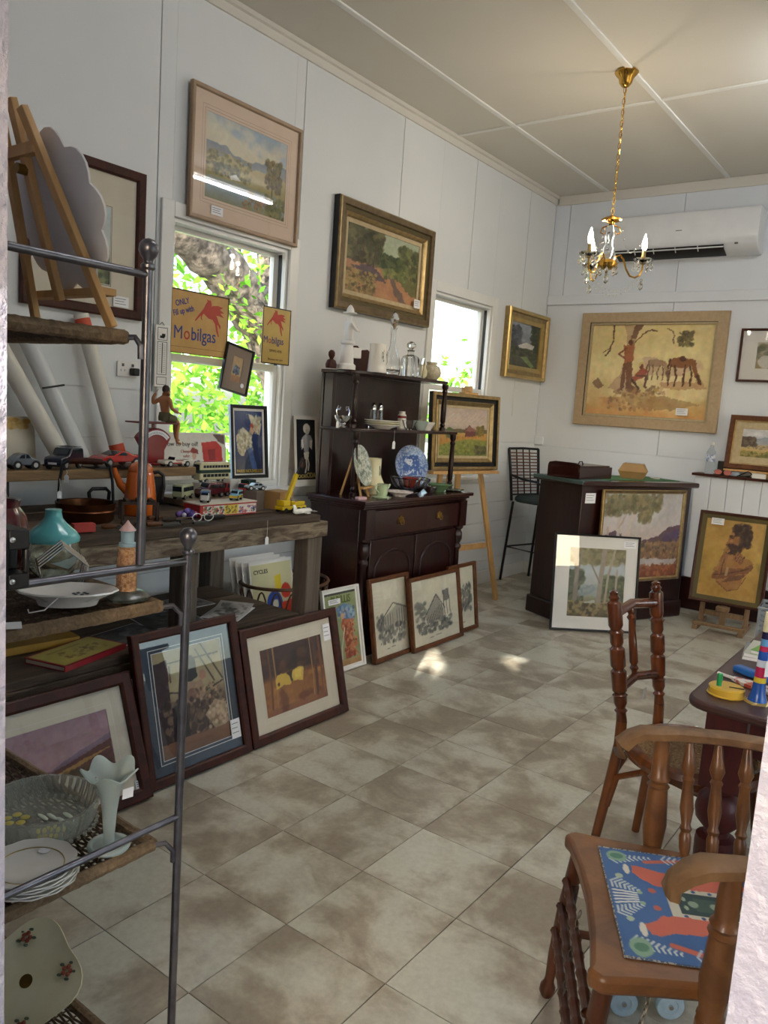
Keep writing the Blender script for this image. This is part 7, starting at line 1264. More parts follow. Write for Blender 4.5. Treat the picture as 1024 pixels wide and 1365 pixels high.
# ------------------------------------------------------------------ display rack: top shelf
ZT = 1.608
de = thing('display_easel', 'small pine display easel on the top wicker shelf', 'easel', (-1.37, 0.80, ZT))
ex = lambda x, y, z: (x + 1.37, y - 0.80, z - ZT)
for p, q, nm in (((-1.243, 0.84, ZT + 0.0005), (-1.335, 0.722, 1.955), 'leg'), ((-1.49, 0.84, ZT + 0.0005), (-1.405, 0.722, 1.955), 'leg'), ((-1.37, 0.815, 1.655), (-1.37, 0.722, 1.975), 'mast'), ((-1.37, 0.60, ZT + 0.0005), (-1.37, 0.705, 1.93), 'rear_leg')):
    MB().bar(ex(*p), ex(*q), 0.018, 0.013, up=(0, 1, 0)).build(nm, M_pine, de, bevel=0.0015)
MB().box(*[v for v in (-1.42 + 1.37, -1.32 + 1.37, 0.735 - 0.80, 0.75 - 0.80, 1.885 - ZT, 1.905 - ZT)]).build('cross_bar', M_pine, de, bevel=0.001); MB().bar(ex(-1.51, 0.845, 1.672), ex(-1.262, 0.845, 1.672), 0.03, 0.013).build('ledge', M_pine, de, bevel=0.001); MB().at(ex(-1.37, 0.738, 1.865), rx=PI/2).lathe([(0.009, -0.012), (0.009, 0.006)], 12).build('wing_nut', M_brassd, de)
pl_ = thing('scalloped_platter', 'white scalloped edge platter propped on the small pine easel', 'platter', (-1.365, 0.853, 1.680), 0, 0.33)
sc_ = lambda t, i, r, z: (r * (1 + (0.14 * abs(math.cos(5 * t)) - 0.08) * (i in (1, 2, 3, 4))), z)
MB().at((0, 0, 0.135), rx=PI/2).lathe([(0.001, 0.0), (0.125, -0.004), (0.133, 0.0), (0.133, 0.004), (0.125, 0.006), (0.08, 0.012), (0.001, 0.012)], 60, fn=sc_).build('plate', mat('matt_white_plate', 'e6e3e0', 'dcd8d6', rough=0.4), pl_)
tw = thing('twig_basket', 'dark twig basket at the wall end of the top wicker shelf', 'basket', (-1.62, 0.74, ZT)); M_twig = mat('dark_twig', '38312a', '221d18', rough=0.7)
for k in range(12): MB().tube([((0.075 + 0.001 * k + 0.002 * math.cos(5 * t + k)) * math.cos(t), (0.075 + 0.001 * k + 0.002 * math.sin(7 * t)) * math.sin(t), 0.006 + k * 0.0085) for t in [2 * PI * j / 24 for j in range(24)]], 0.0042, 5, closed=True).build('woven_ring', M_twig, tw)
for j in range(14): a = 2 * PI * j / 14; MB().tube([(0.08 * math.cos(a), 0.08 * math.sin(a), 0.005), (0.092 * math.cos(a + 0.1), 0.092 * math.sin(a + 0.1), 0.11), (0.09 * math.cos(a + 0.5), 0.09 * math.sin(a + 0.5), 0.16)], 0.0022, 5).build('stake', M_twig, tw)
# ------------------------------------------------------------------ display rack: shelf with lighthouse
Z1 = 1.1005
lh = thing('lighthouse_ornament', 'lighthouse ornament with mosaic tower and pink roof on wicker shelf', 'ornament', (-1.275, 0.905, Z1), 0.4)
MB().lathe([(0.001, 0), (0.040, 0), (0.042, 0.006), (0.034, 0.014), (0.022, 0.018), (0.001, 0.018)], 16, fn=lambda t, i, r, z: (r * (1 + 0.08 * math.sin(3 * t) + 0.05 * math.sin(7 * t)), z)).build('rock_base', mat('dark_rock_glaze', '4a5048', '2a2c28', rough=0.3, scale=90, contrast=0.1, coat=0.4), lh)
MB().lathe([(0.020, 0.016), (0.0195, 0.07), (0.0165, 0.098), (0.0195, 0.099), (0.0195, 0.103)], 8).build('tower', mat('amber_mosaic', 'd8a878', 'b0784c', rough=0.3, scale=160, bump=0.6, contrast=0.08, coat=0.4), lh)
M_pastel = mat('pale_blue_glaze', '9fb8c0', '8aa4ae', rough=0.3); MB().lathe([(0.0165, 0.1035), (0.0165, 0.110), (0.0125, 0.111), (0.0125, 0.132), (0.0145, 0.134)], 16).build('lantern_room', M_pastel, lh); MB().lathe([(0.0165, 0.1345), (0.010, 0.142), (0.004, 0.149), (0.001, 0.154)], 16).build('roof', mat('pale_pink_glaze', 'd0b0aa', 'c09c98', rough=0.35), lh)
pt = thing('serving_dish', 'oval white china serving dish with flower sprig and string tag on wicker shelf', 'dish', (-1.305, 0.80, Z1), 0.9)
ov = lambda t, i, r, z: (r * (1 + (0.02 * math.cos(12 * t) if i in (3, 4) else 0)), z)
MB().lathe([(0.001, 0), (0.048, 0), (0.052, 0.010), (0.082, 0.026), (0.081, 0.029), (0.052, 0.014), (0.001, 0.012)], 40, (0, 0, 0), 1.08, 0.66, fn=ov).build('dish', M_china, pt)
mb = MB()
for k in range(6): mb.sph((0.02 + 0.012 * math.cos(k), 0.018 + 0.008 * math.sin(k), 0.0155), 0.004, 6, (1, 1, 0.3))
mb.build('flower_sprig', mat('faded_blue_grey_print', '5c646c', '3c444c', rough=0.4), pt); MB().tube([(-0.01, -0.05, 0.024), (-0.03, -0.066, 0.006), (-0.055, -0.07, 0.002), (-0.06, -0.05, 0.003)], 0.0012, 4).build('tag_string', M_string, pt)
mv = thing('maroon_vase', 'shiny maroon glazed jug at the door post end of wicker shelf', 'jug', (-1.655, 0.85, Z1), 2.6); M_maroon = mat('maroon_glaze', '6e1c22', '4c1016', rough=0.12, coat=0.7)
MB().lathe([(0.001, 0), (0.045, 0), (0.058, 0.03), (0.062, 0.07), (0.052, 0.115), (0.040, 0.135), (0.044, 0.150), (0.038, 0.148), (0.034, 0.134), (0.001, 0.12)], 28, fn=lambda t, i, r, z: (r * (1 + 0.04 * math.cos(8 * t) * (i in (2, 3, 4))), z)).build('body', M_maroon, mv); MB().tube([(0.05, 0, 0.12), (0.08, 0, 0.115), (0.085, 0, 0.08), (0.06, 0, 0.05)], 0.006, 8).build('handle', M_maroon, mv)
m2 = thing('maroon_pot', 'smaller maroon lustre pot behind the maroon jug', 'pot', (-1.79, 0.90, Z1), 0); MB().lathe([(0.001, 0), (0.04, 0), (0.055, 0.04), (0.05, 0.10), (0.035, 0.14), (0.028, 0.16), (0.03, 0.175), (0.001, 0.172)], 24).build('body', mat('maroon_lustre', '7c3030', '501c1c', rough=0.15, metal=0.3, coat=0.6), m2)
jr = thing('candy_jar', 'round clear glass jar with turquoise plastic top on wicker shelf', 'jar', (-1.535, 0.905, Z1), 0.7)
MB().lathe([(0.001, 0.0), (0.035, 0.0), (0.052, 0.018), (0.058, 0.044), (0.050, 0.074), (0.048, 0.074), (0.055, 0.044), (0.049, 0.02), (0.033, 0.003), (0.001, 0.003)], 28).build('glass_bowl', M_glassc, jr); M_turq = mat('turquoise_plastic', '6cc0c0', '58acae', rough=0.25, coat=0.3)
MB().lathe([(0.053, 0.074), (0.054, 0.082), (0.047, 0.094), (0.028, 0.110), (0.019, 0.122), (0.016, 0.136), (0.017, 0.141), (0.001, 0.143)], 24).build('top', M_turq, jr)
tr = thing('toast_rack', 'bent chrome wire toast rack in front of the turquoise topped jar', 'toast rack', (-1.425, 0.86, Z1), -0.45)
for k in range(4): x = -0.036 + 0.024 * k; MB().tube([(x, -0.035, 0.008), (x, -0.045, 0.05), (x, 0.0, 0.088), (x, 0.045, 0.05), (x, 0.035, 0.008)], 0.0024, 6).build('hoop', M_chrome, tr)
for s in (-1, 1): MB().tube([(-0.045, s * 0.035, 0.008), (0.045, s * 0.035, 0.008)], 0.0024, 6).build('base_wire', M_chrome, tr)
for x in (-0.036, 0.036):
    for s in (-1, 1): MB().sph((x, s * 0.035, 0.004), 0.004, 8).build('foot', M_chrome, tr)
pc = thing('price_card_tag', 'white price tag lying on the wicker shelf beside the door post', 'price tag', (-1.235, 0.66, Z1), 1.1); MB().box(-0.012, 0.012, -0.02, 0.02, 0.0, 0.0008).build('tag', M_card, pc)
# ------------------------------------------------------------------ display rack: glass shelf
Z2 = 0.6005
gb = thing('glass_bowl', 'wide pressed glass bowl with yellow flowers and beaded rim on wicker shelf', 'bowl', (-1.43, 0.825, Z2), 0.0)
M_pglassb = mat('pressed_glass', 'f6f9f0', 'eef3e6', rough=0.05, trans=0.85, ior=1.4)
MB().lathe([(0.001, 0), (0.085, 0), (0.10, 0.006), (0.110, 0.042), (0.112, 0.058), (0.105, 0.058), (0.102, 0.042), (0.092, 0.012), (0.001, 0.007)], 72, fn=lambda t, i, r, z: (r * (1 + 0.014 * math.cos(36 * t) * (i in (2, 3, 4))), z)).build('bowl', M_pglassb, gb)
M_yfl = mat('yellow_flower_glaze', 'd0c060', 'b8a848', rough=0.3); M_lfg = mat('frosted_leaf', 'd8e0d0', 'c8d2c0', rough=0.4)
for fx, fy in ((-0.045, -0.03), (0.05, -0.01)):
    for k in range(5): a = 2 * PI * k / 5; MB().sph((fx + 0.018 * math.cos(a), fy + 0.018 * math.sin(a), 0.0095), 0.010, 8, (1, 1, 0.2)).build('petal', M_yfl, gb)
for k in range(4): MB().sph((0.005 + 0.02 * math.cos(k), 0.03 + 0.02 * math.sin(k * 1.7), 0.0095), 0.016, 8, (1.2, 0.35, 0.15)).build('leaf', M_lfg, gb)
for k in range(40): a = 2 * PI * k / 40; MB().sph((0.108 * math.cos(a), 0.108 * math.sin(a), 0.010), 0.0048, 6).build('bead', M_pglassb, gb)
stt = thing('plate_stack', 'stack', 'plates') if False else None
for k in range(5):
    t = thing('china_plate', ('top china plate with gold ring and round price sticker on the wicker shelf stack' if k == 4 else 'china plate with scalloped edge stacked under the gold ringed plate'), 'plate', (-1.268 + 0.002 * (k % 2), 0.715 - 0.001 * k, Z2 + 0.0005 + 0.0062 * k), 0.3 * k, 0, 'china plates stacked on the rack')
    MB().lathe([(0.001, 0), (0.045, 0), (0.050, 0.003), (0.080, 0.013), (0.0795, 0.0155), (0.050, 0.0065), (0.001, 0.005)], 48, fn=lambda t_, i, r, z: (r * (1 + 0.02 * math.cos(12 * t_) * (i in (3, 4))), z)).build('plate', M_china, t)
    if k == 4:
        MB().tube([(0.058 * math.cos(a), 0.058 * math.sin(a), 0.0092) for a in [2 * PI * j / 40 for j in range(40)]], 0.0011, 5, closed=True).build('gold_ring', M_gilt, t); MB().lathe([(0.001, 0), (0.011, 0), (0.011, 0.0008), (0.001, 0.0008)], 16, (0.03, 0.04, 0.008)).build('price_sticker', M_card, t)
fv = thing('frosted_vase', 'pale green frosted glass trumpet vase with ruffled rim on wicker shelf', 'vase', (-1.265, 0.872, Z2), 0.5)
M_frost = mat('frosted_green_glass', 'e2ede8', 'd6e4dd', rough=0.35, trans=0.55, sub=0.0)
ruf = lambda t, i, r, z: (r * (1 + (0.10 * math.cos(5 * t) if i >= 6 and i <= 8 else 0)), z + (0.009 * math.cos(5 * t) if i in (6, 7, 8) else 0))
MB().lathe([(0.001, 0.004), (0.010, 0.006), (0.011, 0.03), (0.014, 0.075), (0.020, 0.118), (0.030, 0.142), (0.052, 0.162), (0.050, 0.164), (0.028, 0.146), (0.018, 0.12), (0.010, 0.07), (0.001, 0.05)], 60, fn=ruf).build('trumpet', M_frost, fv)
MB().tube([(0.036 * math.cos(a), 0.036 * math.sin(a), 0.0055) for a in [2 * PI * j / 36 for j in range(36)]], 0.0055, 8, closed=True).build('foot_ring', M_frost, fv); MB().lathe([(0.034, 0.002), (0.036, 0.004), (0.012, 0.007), (0.001, 0.008)], 24).build('foot', M_frost, fv); MB().box(-0.011, 0.011, -0.0008, 0.0, -0.012, 0.010).build('price_tag', M_card, fv, (0.043, -0.012, 0.128), (0.1, 0, 0.9))
# ------------------------------------------------------------------ display rack: bottom shelf
Z3 = 0.0905
hp = thing('handled_platter', 'cream china platter with rose sprays standing on a brass bowl', 'platter', (-1.50, 0.835, 0.205), 0.60, 0.72)
outl = [(0.115 * math.cos(a) * (1 + 0.13 * math.cos(4 * a)) * 1.15, 0.115 * math.sin(a) * (1 + 0.13 * math.cos(4 * a))) for a in [2 * PI * j / 48 for j in range(48)]]
MB().at((0, 0, 0.0)).lathe([(0.001, 0), (0.075, 0), (0.115, 0.014), (0.114, 0.018), (0.075, 0.005), (0.001, 0.004)], 48, fn=lambda t, i, r, z: (r * (1 + 0.10 * math.cos(4 * t) * (i in (2, 3))), z)).build('platter', M_cream, hp)
M_rose = mat('rose_print', 'a85a3c', '7c3c2c', rough=0.4, scale=200, contrast=0.1); M_lfp = mat('leaf_print', '5c6c50', '46563c', rough=0.4)
for a in (0.3, 1.9, 3.4, 5.0):
    cx, cy = 0.088 * math.cos(a), 0.088 * math.sin(a); mb = MB(); mb2 = MB()
    for k in range(5): mb.sph((cx + 0.008 * math.cos(k * 1.3), cy + 0.008 * math.sin(k * 1.3), 0.0115 + 0.002 * (k % 2)), 0.0055, 6, (1, 1, 0.4))
    for k in range(5): mb2.sph((cx + 0.017 * math.cos(k * 1.25), cy + 0.017 * math.sin(k * 1.25), 0.0125), 0.006, 6, (1, 0.6, 0.35))
    mb.build('rose_spray', M_rose, hp); mb2.build('leaf_spray', M_lfp, hp)
MB().lathe([(0.001, 0), (0.014, 0), (0.014, 0.001), (0.001, 0.001)], 16, (0, 0.0, 0.0045)).build('price_sticker', M_brassd, hp)
one(MB().lathe([(0.001, 0), (0.05, 0), (0.055, 0.008), (0.075, 0.034), (0.073, 0.036), (0.05, 0.012), (0.001, 0.010)], 28), 'brass_bowl', M_brassd, 'dull brass bowl on the bottom wicker shelf', 'bowl', (-1.52, 0.79, Z3), 0)
# ------------------------------------------------------------------ sideboard: top shelf
ZA = 1.7105; N0 = len(bpy.data.objects); _pre = set(bpy.data.objects)
wfg = thing('pierrot_figurine', 'tall white porcelain figurine of a person in a brimmed hat on a pedestal', 'figurine', (-3.12, 3.74, ZA), PI/2 - 0.4)
M_porc = mat('white_bisque', 'eceae6', 'e2e0dc', rough=0.3)
MB().lathe([(0.001, 0), (0.055, 0), (0.055, 0.025), (0.042, 0.035), (0.038, 0.10), (0.034, 0.14), (0.042, 0.15), (0.042, 0.165), (0.001, 0.168)], 20).build('pedestal', M_porc, wfg)
skin_body('body', [(0, 0, 0.20, 0.030, 0.034), (0, 0, 0.235, 0.027, 0.032), (0, 0, 0.268, 0.024, 0.032), (0.003, 0, 0.285, 0.010), (0.006, 0, 0.305, 0.018), (0.008, 0, 0.32, 0.016), (0, 0.034, 0.265, 0.012), (0.02, 0.045, 0.24, 0.010), (0.05, 0.03, 0.245, 0.008), (0, -0.034, 0.265, 0.012), (0.02, -0.045, 0.235, 0.010), (0.05, -0.03, 0.225, 0.008), (0.005, 0.016, 0.175, 0.018), (0.006, 0.018, 0.166, 0.016), (0.005, -0.016, 0.175, 0.018), (0.006, -0.018, 0.166, 0.016)], [(0, 1), (1, 2), (2, 3), (3, 4), (4, 5), (2, 6), (6, 7), (7, 8), (2, 9), (9, 10), (10, 11), (0, 12), (12, 13), (0, 14), (14, 15)], M_porc, wfg)
MB().lathe([(0.042, 0.322), (0.040, 0.327), (0.024, 0.332), (0.020, 0.35), (0.008, 0.368), (0.001, 0.372)], 20, (0.006, 0, 0)).build('hat', M_porc, wfg); MB().tube([(0.03, -0.02, 0.29), (0.06, 0.0, 0.25), (0.085, 0.015, 0.225)], 0.004, 6).build('flute', M_porc, wfg); MB().box(0.03, 0.085, -0.02, 0.02, 0.07, 0.13).build('side_box', M_porc, wfg, bevel=0.003)
bu = thing('wooden_bust', 'little dark carved wooden bust at the shelf end', 'bust', (-3.16, 3.645, ZA)); MB().lathe([(0.001, 0), (0.035, 0), (0.038, 0.02), (0.028, 0.045), (0.012, 0.052), (0.014, 0.058), (0.022, 0.072), (0.022, 0.09), (0.012, 0.102), (0.001, 0.104)], 18, sx=0.8).build('bust', M_fdark, bu)
pq = thing('carved_plaque', 'curved dark wooden plaque leaning behind the floral mug', 'plaque', (-3.265, 4.03, ZA), PI/2, -0.14); MB().prism([(-0.15, 0), (-0.15, 0.06), (-0.12, 0.075), (-0.11, 0.13), (-0.06, 0.16), (0.0, 0.165), (0.03, 0.14), (0.10, 0.15), (0.15, 0.12), (0.15, 0)], -0.015, 0, 'y').build('board', M_fdark, pq, bevel=0.004); MB().tube([(-0.08 + 0.045 * math.cos(t), -0.016, 0.085 + 0.045 * math.sin(t)) for t in [2 * PI * k / 20 for k in range(20)]], 0.005, 6, closed=True).build('carved_ring', M_fdark, pq)
mg = thing('floral_mug', 'flared white mug with painted flower spray', 'mug', (-3.06, 3.97, ZA), 0.2); MB().lathe([(0.001, 0), (0.06, 0), (0.058, 0.02), (0.05, 0.15), (0.052, 0.17), (0.048, 0.17), (0.046, 0.15), (0.05, 0.03), (0.001, 0.02)], 28).build('body', M_china, mg); MB().tube([(0.02, 0.05, 0.14), (0.03, 0.08, 0.13), (0.03, 0.085, 0.06), (0.02, 0.055, 0.04)], 0.006, 6).build('handle', M_china, mg)
for k in range(9): MB().sph((0.0525 - 0.0006 * k, -0.02 + 0.012 * math.sin(k * 1.9), 0.07 + 0.008 * k), 0.006, 6, (0.25, 1, 1)).build('painted_flower', (M_lfp, M_rose, M_yfl)[k % 3], mg)
dc = thing('glass_decanter', 'tall slender glass decanter with teardrop stopper', 'decanter', (-3.06, 4.125, ZA)); MB().lathe([(0.001, 0), (0.05, 0), (0.055, 0.03), (0.052, 0.08), (0.03, 0.14), (0.016, 0.19), (0.014, 0.27), (0.020, 0.285), (0.017, 0.285), (0.010, 0.27), (0.012, 0.19), (0.026, 0.14), (0.048, 0.08), (0.05, 0.03), (0.001, 0.008)], 32, fn=lambda t, i, r, z: (r * (1 + 0.02 * math.cos(14 * t) * (i in (1, 2, 3, 4))), z)).build('bottle', M_crystal, dc); MB().lathe([(0.009, 0.272), (0.010, 0.288), (0.018, 0.30), (0.026, 0.335), (0.018, 0.365), (0.004, 0.385), (0.001, 0.387)], 8).build('stopper', M_crystal, dc)
d2 = thing('crystal_decanter', 'square shouldered cut crystal decanter with ball stopper', 'decanter', (-3.03, 4.285, ZA), 0.4); MB().lathe([(0.001, 0), (0.052, 0), (0.056, 0.01), (0.056, 0.105), (0.048, 0.125), (0.022, 0.135), (0.020, 0.155), (0.027, 0.162), (0.001, 0.162)], 16, fn=lambda t, i, r, z: (r * (1 + 0.06 * math.cos(8 * t) * (i in (1, 2, 3))), z)).build('bottle', M_crystal, d2); MB().lathe([(0.012, 0.163), (0.014, 0.172), (0.030, 0.185), (0.030, 0.20), (0.016, 0.215), (0.001, 0.218)], 10).build('stopper', M_crystal, d2)
cg = one(MB().lathe([(0.001, 0), (0.04, 0), (0.042, 0.006), (0.052, 0.125), (0.048, 0.125), (0.038, 0.012), (0.001, 0.01)], 18, fn=lambda t, i, r, z: (r * (1 + 0.03 * math.cos(9 * t) * (i in (1, 2))), z)), 'crystal_tumbler', M_crystal, 'cut crystal tumbler between decanter and small jug', 'tumbler', (-2.99 - 0.06, 4.395, ZA))
jg = thing('small_jug', 'tiny round cream jug with dark handle', 'jug', (-3.07, 4.485, ZA), PI/2); MB().lathe([(0.001, 0), (0.022, 0), (0.036, 0.02), (0.038, 0.045), (0.026, 0.075), (0.022, 0.085), (0.026, 0.092), (0.001, 0.088)], 20).build('body', M_cream, jg); MB().tube([(0.028, 0, 0.08), (0.048, 0, 0.07), (0.045, 0, 0.04), (0.036, 0, 0.03)], 0.004, 6).build('handle', M_black, jg)
gp = thing('ginger_pot', 'squat cream pot with narrow collar at the shelf end', 'pot', (-3.08, 4.62, ZA)); MB().lathe([(0.001, 0), (0.04, 0), (0.062, 0.025), (0.066, 0.05), (0.052, 0.085), (0.034, 0.095), (0.034, 0.105), (0.04, 0.115), (0.034, 0.115), (0.028, 0.10), (0.001, 0.09)], 24).build('body', mat('speckled_cream_glaze', 'd0c8b0', 'a89c84', rough=0.3, scale=60), gp)
# middle shelf
ZM = 1.3725
sg = thing('silver_bowl', 'silver footed sugar bowl with looped handles and tag', 'bowl', (-3.09, 3.70, ZM), PI/2); MB().lathe([(0.001, 0), (0.03, 0), (0.032, 0.008), (0.014, 0.016), (0.04, 0.03), (0.052, 0.055), (0.055, 0.07), (0.05, 0.07), (0.001, 0.05)], 24).build('body', M_chrome, sg)
for s in (-1, 1): MB().tube([(s * 0.05, 0, 0.06), (s * 0.062, 0, 0.095), (s * 0.045, 0, 0.125), (s * 0.025, 0, 0.12), (s * 0.03, 0, 0.10), (s * 0.04, 0, 0.105)], 0.004, 6).build('handle', M_chrome, sg)
hang_tag(sg, -0.058, -0.012, 0.058, 0.022, 1.3)
for k in range(3): one(MB().lathe([(0.001, 0), (0.05, 0), (0.055, 0.006), (0.115, 0.026), (0.114, 0.029), (0.055, 0.010), (0.001, 0.009)], 32), 'china_bowl', (M_china, M_cream, M_china)[k], ('top', 'middle', 'bottom')[2 - k] + ' shallow china bowl of the stack under the sugar shakers', 'bowl', (-3.05, 4.055, ZM + 0.0005 + 0.012 * k), 0, 'bowls stacked on the middle shelf')
for y, nm in ((4.15, 'salt'), (4.225, 'pepper')):
    t = thing('sugar_shaker', ('faceted glass shaker with silver dome top on the silver bowl side', 'faceted glass shaker with silver dome top on the red banded jar side')[nm == 'pepper'], 'shaker', (-3.205, y, ZM), 0, 0, 'glass shakers on the middle shelf'); MB().lathe([(0.001, 0), (0.026, 0), (0.024, 0.02), (0.018, 0.10), (0.017, 0.115), (0.001, 0.115)], 8).build('glass', M_crystal, t); MB().lathe([(0.0185, 0.1155), (0.0185, 0.135), (0.010, 0.155), (0.001, 0.16)], 14).build('cap', M_chrome, t)
for i, (y, x) in enumerate(((4.34, -3.04), (4.445, -3.02))): one(MB().lathe([(0.001, 0), (0.02, 0), (0.03, 0.008), (0.052, 0.062), (0.049, 0.062), (0.027, 0.012), (0.001, 0.01)], 16, fn=lambda t, i, r, z: (r * (1 + 0.06 * math.cos(4 * t) * (i in (3, 4))), z)), 'glass_dish', (M_crystal, M_frost)[i], ('clear cut glass dessert dish beside the bowl stack', 'pale green glass dessert dish next to the clear one')[i], 'dish', (x, y, ZM))
gy = thing('tureen_dish', 'white oval open vegetable dish at the shelf end', 'dish', (-3.07, 4.575, ZM), PI/2); MB().lathe([(0.001, 0), (0.05, 0), (0.055, 0.01), (0.085, 0.052), (0.082, 0.055), (0.05, 0.014), (0.001, 0.012)], 28, (0, 0, 0), 1.0, 0.7).build('dish', M_china, gy)
rb = thing('red_banded_jar', 'small white jar with a red band behind the oval dish', 'jar', (-3.22, 4.50, ZM)); MB().lathe([(0.001, 0), (0.03, 0), (0.03, 0.09), (0.022, 0.10), (0.022, 0.115), (0.001, 0.115)], 18).build('jar', M_china, rb); MB().lathe([(0.0305, 0.07), (0.0305, 0.085)], 18).build('band', M_redsc, rb)
hs = thing('shelf_price_tag', 'white string tag hanging from the middle shelf edge', 'price tag', (-2.877, 3.95, 1.372), PI/2); hang_tag(hs, 0, -0.003, 0.0, 0.07, 1.6)
# counter
ZK = 0.9625
pe = thing('plate_easel', 'small pine plate easel on the sideboard top', 'easel', (-3.03, 3.83, ZK), 1.85)
for s in (-1, 1): MB().bar((s * 0.06, -0.04, 0.0005), (s * 0.012, 0.04, 0.27), 0.014, 0.010, up=(0, 1, 0)).build('leg', M_pine, pe)
MB().bar((0, 0.12, 0.0005), (0, 0.045, 0.26), 0.014, 0.010, up=(0, 1, 0)).build('rear_leg', M_pine, pe); MB().box(-0.075, 0.075, -0.06, -0.025, 0.055, 0.067).build('ledge', M_pine, pe)
def fplate(name, label, loc, rz, lean_, r, m, patm, pattern):
    t = thing(name, label, 'plate', loc, rz, lean_); MB().at((0, 0, r), rx=PI/2).lathe([(0.001, 0.0), (r * 0.62, 0.0), (r, 0.012), (r, 0.016), (r * 0.62, 0.005), (0.001, 0.005)], 40).build('plate', m, t)
    c = Cv(70, 70, 'ffffff', 70); pattern(c); o = canvas(c, 'printed_pattern', r * 1.02, r * 1.02, t, (0, -0.0062, r * 0.49), P_gls); return t
def willow(c):
    c.a[:] = rgb('3c5c9c'); c.mottle(7, 'd8dce4', 0.9, 0.02); c.mottle(12, '2c4a8c', 0.8, 0.05); c.dabs(60, (0.3, 0.2, 0.6, 0.5), 0.03, ['e4e6ea'])
def transfer(c): c.a[:] = rgb('c8ccc0'); c.mottle(7, '4c5c50', 0.9, 0.0); c.mottle(10, '7c8878', 0.8, 0.05)
M_blueplate = mat('blue_transfer_rim', '4f6ca6', 'a4b2cc', rough=0.2, scale=70, contrast=0.12, coat=0.4)
M_grnplate = mat('green_transfer_rim', '8a958a', 'd4d8cc', rough=0.2, scale=50, contrast=0.12, coat=0.4)
fplate('transfer_plate', 'old green and white transfer printed plate on the small pine easel', (-2.99, 3.835, ZK + 0.068), 1.85, -0.28, 0.125, M_grnplate, None, transfer)
wp = fplate('willow_plate', 'blue and white willow pattern plate on a dark stand', (-3.13, 4.55, ZK + 0.035), PI/2 - 0.35, -0.22, 0.135, M_blueplate, None, willow)
ps = thing('plate_stand', 'little dark wooden plate stand under the willow plate', 'stand', (-3.13, 4.55, ZK), PI/2 - 0.35); mb = MB().box(-0.05, 0.05, -0.04, 0.05, 0, 0.01); mb.box(-0.05, 0.05, -0.045, -0.03, 0.01, 0.03); mb.build('base', M_fdark, ps); MB().bar((0, 0.03, 0.01), (0, 0.075, 0.15), 0.012, 0.012).build('back_prop', M_fdark, ps)
cvz = thing('cream_vase', 'cream bottle vase with wide neck and fine painted sprigs', 'vase', (-3.10, 4.06, ZK)); MB().lathe([(0.001, 0), (0.045, 0), (0.068, 0.035), (0.07, 0.07), (0.052, 0.105), (0.044, 0.13), (0.046, 0.225), (0.042, 0.225), (0.038, 0.13), (0.001, 0.10)], 26).build('body', M_cream, cvz); MB().tube([(0.044, 0.0, 0.18), (0.05, 0.0, 0.15), (0.047, 0.0, 0.12)], 0.003, 5).build('painted_sprig', M_lfp, cvz)
M_celadon = mat('celadon_glaze', 'b8c8a4', 'a4b690', rough=0.2, coat=0.4)
jl = thing('celadon_creamer', 'pale green lidded jug with spout and paper tag', 'jug', (-2.82, 3.79, ZK), PI/2); MB().lathe([(0.001, 0), (0.055, 0.0), (0.06, 0.006), (0.03, 0.012), (0.036, 0.04), (0.03, 0.07), (0.034, 0.085), (0.001, 0.088)], 22).build('body', M_celadon, jl); MB().tube([(0.03, 0, 0.045), (0.055, 0, 0.06), (0.075, 0, 0.078)], [0.013, 0.009, 0.006], 8).build('spout', M_celadon, jl); MB().tube([(-0.03, 0, 0.075), (-0.06, 0, 0.08), (-0.066, 0, 0.055), (-0.034, 0, 0.035)], 0.005, 6).build('handle', M_celadon, jl); hang_tag(jl, -0.02, -0.062, 0.02, 0.012, 1.2, 0.3)
cb_ = one(MB().lathe([(0.001, 0), (0.05, 0), (0.055, 0.008), (0.105, 0.055), (0.128, 0.10), (0.124, 0.105), (0.10, 0.06), (0.05, 0.016), (0.001, 0.012)], 48, fn=lambda t, i, r, z: (r * (1 + 0.045 * math.cos(12 * t) * (i in (3, 4, 5)) + 0.02 * math.cos(24 * t) * (i in (2, 3))), z)), 'crystal_bowl', M_crystal, 'large cut crystal fruit bowl in the middle of the sideboard', 'bowl', (-3.0, 4.34, ZK))
rc = thing('ruby_cup', 'small ruby red handled glass cup sitting in the crystal bowl', 'cup', (-3.0, 4.34, ZK + 0.03), PI/2); MB().lathe([(0.001, 0), (0.025, 0), (0.045, 0.03), (0.055, 0.075), (0.051, 0.075), (0.04, 0.03), (0.001, 0.008)], 22).build('bowl', mat('ruby_glass', 'a03420', '7c2014', rough=0.1, coat=0.5), rc); MB().tube([(0.05, 0, 0.065), (0.075, 0, 0.06), (0.07, 0, 0.035), (0.042, 0, 0.028)], 0.004, 6).build('handle', M_black, rc)
one(MB().lathe([(0.001, 0), (0.04, 0), (0.045, 0.008), (0.088, 0.028), (0.087, 0.031), (0.045, 0.012), (0.001, 0.01)], 32), 'floral_dish', mat('speckled_white_china', 'e6e2dc', 'c8b8b4', rough=0.2, scale=50, contrast=0.12), 'shallow white dish with speckled flowers at the sideboard front', 'dish', (-2.83, 3.985, ZK))
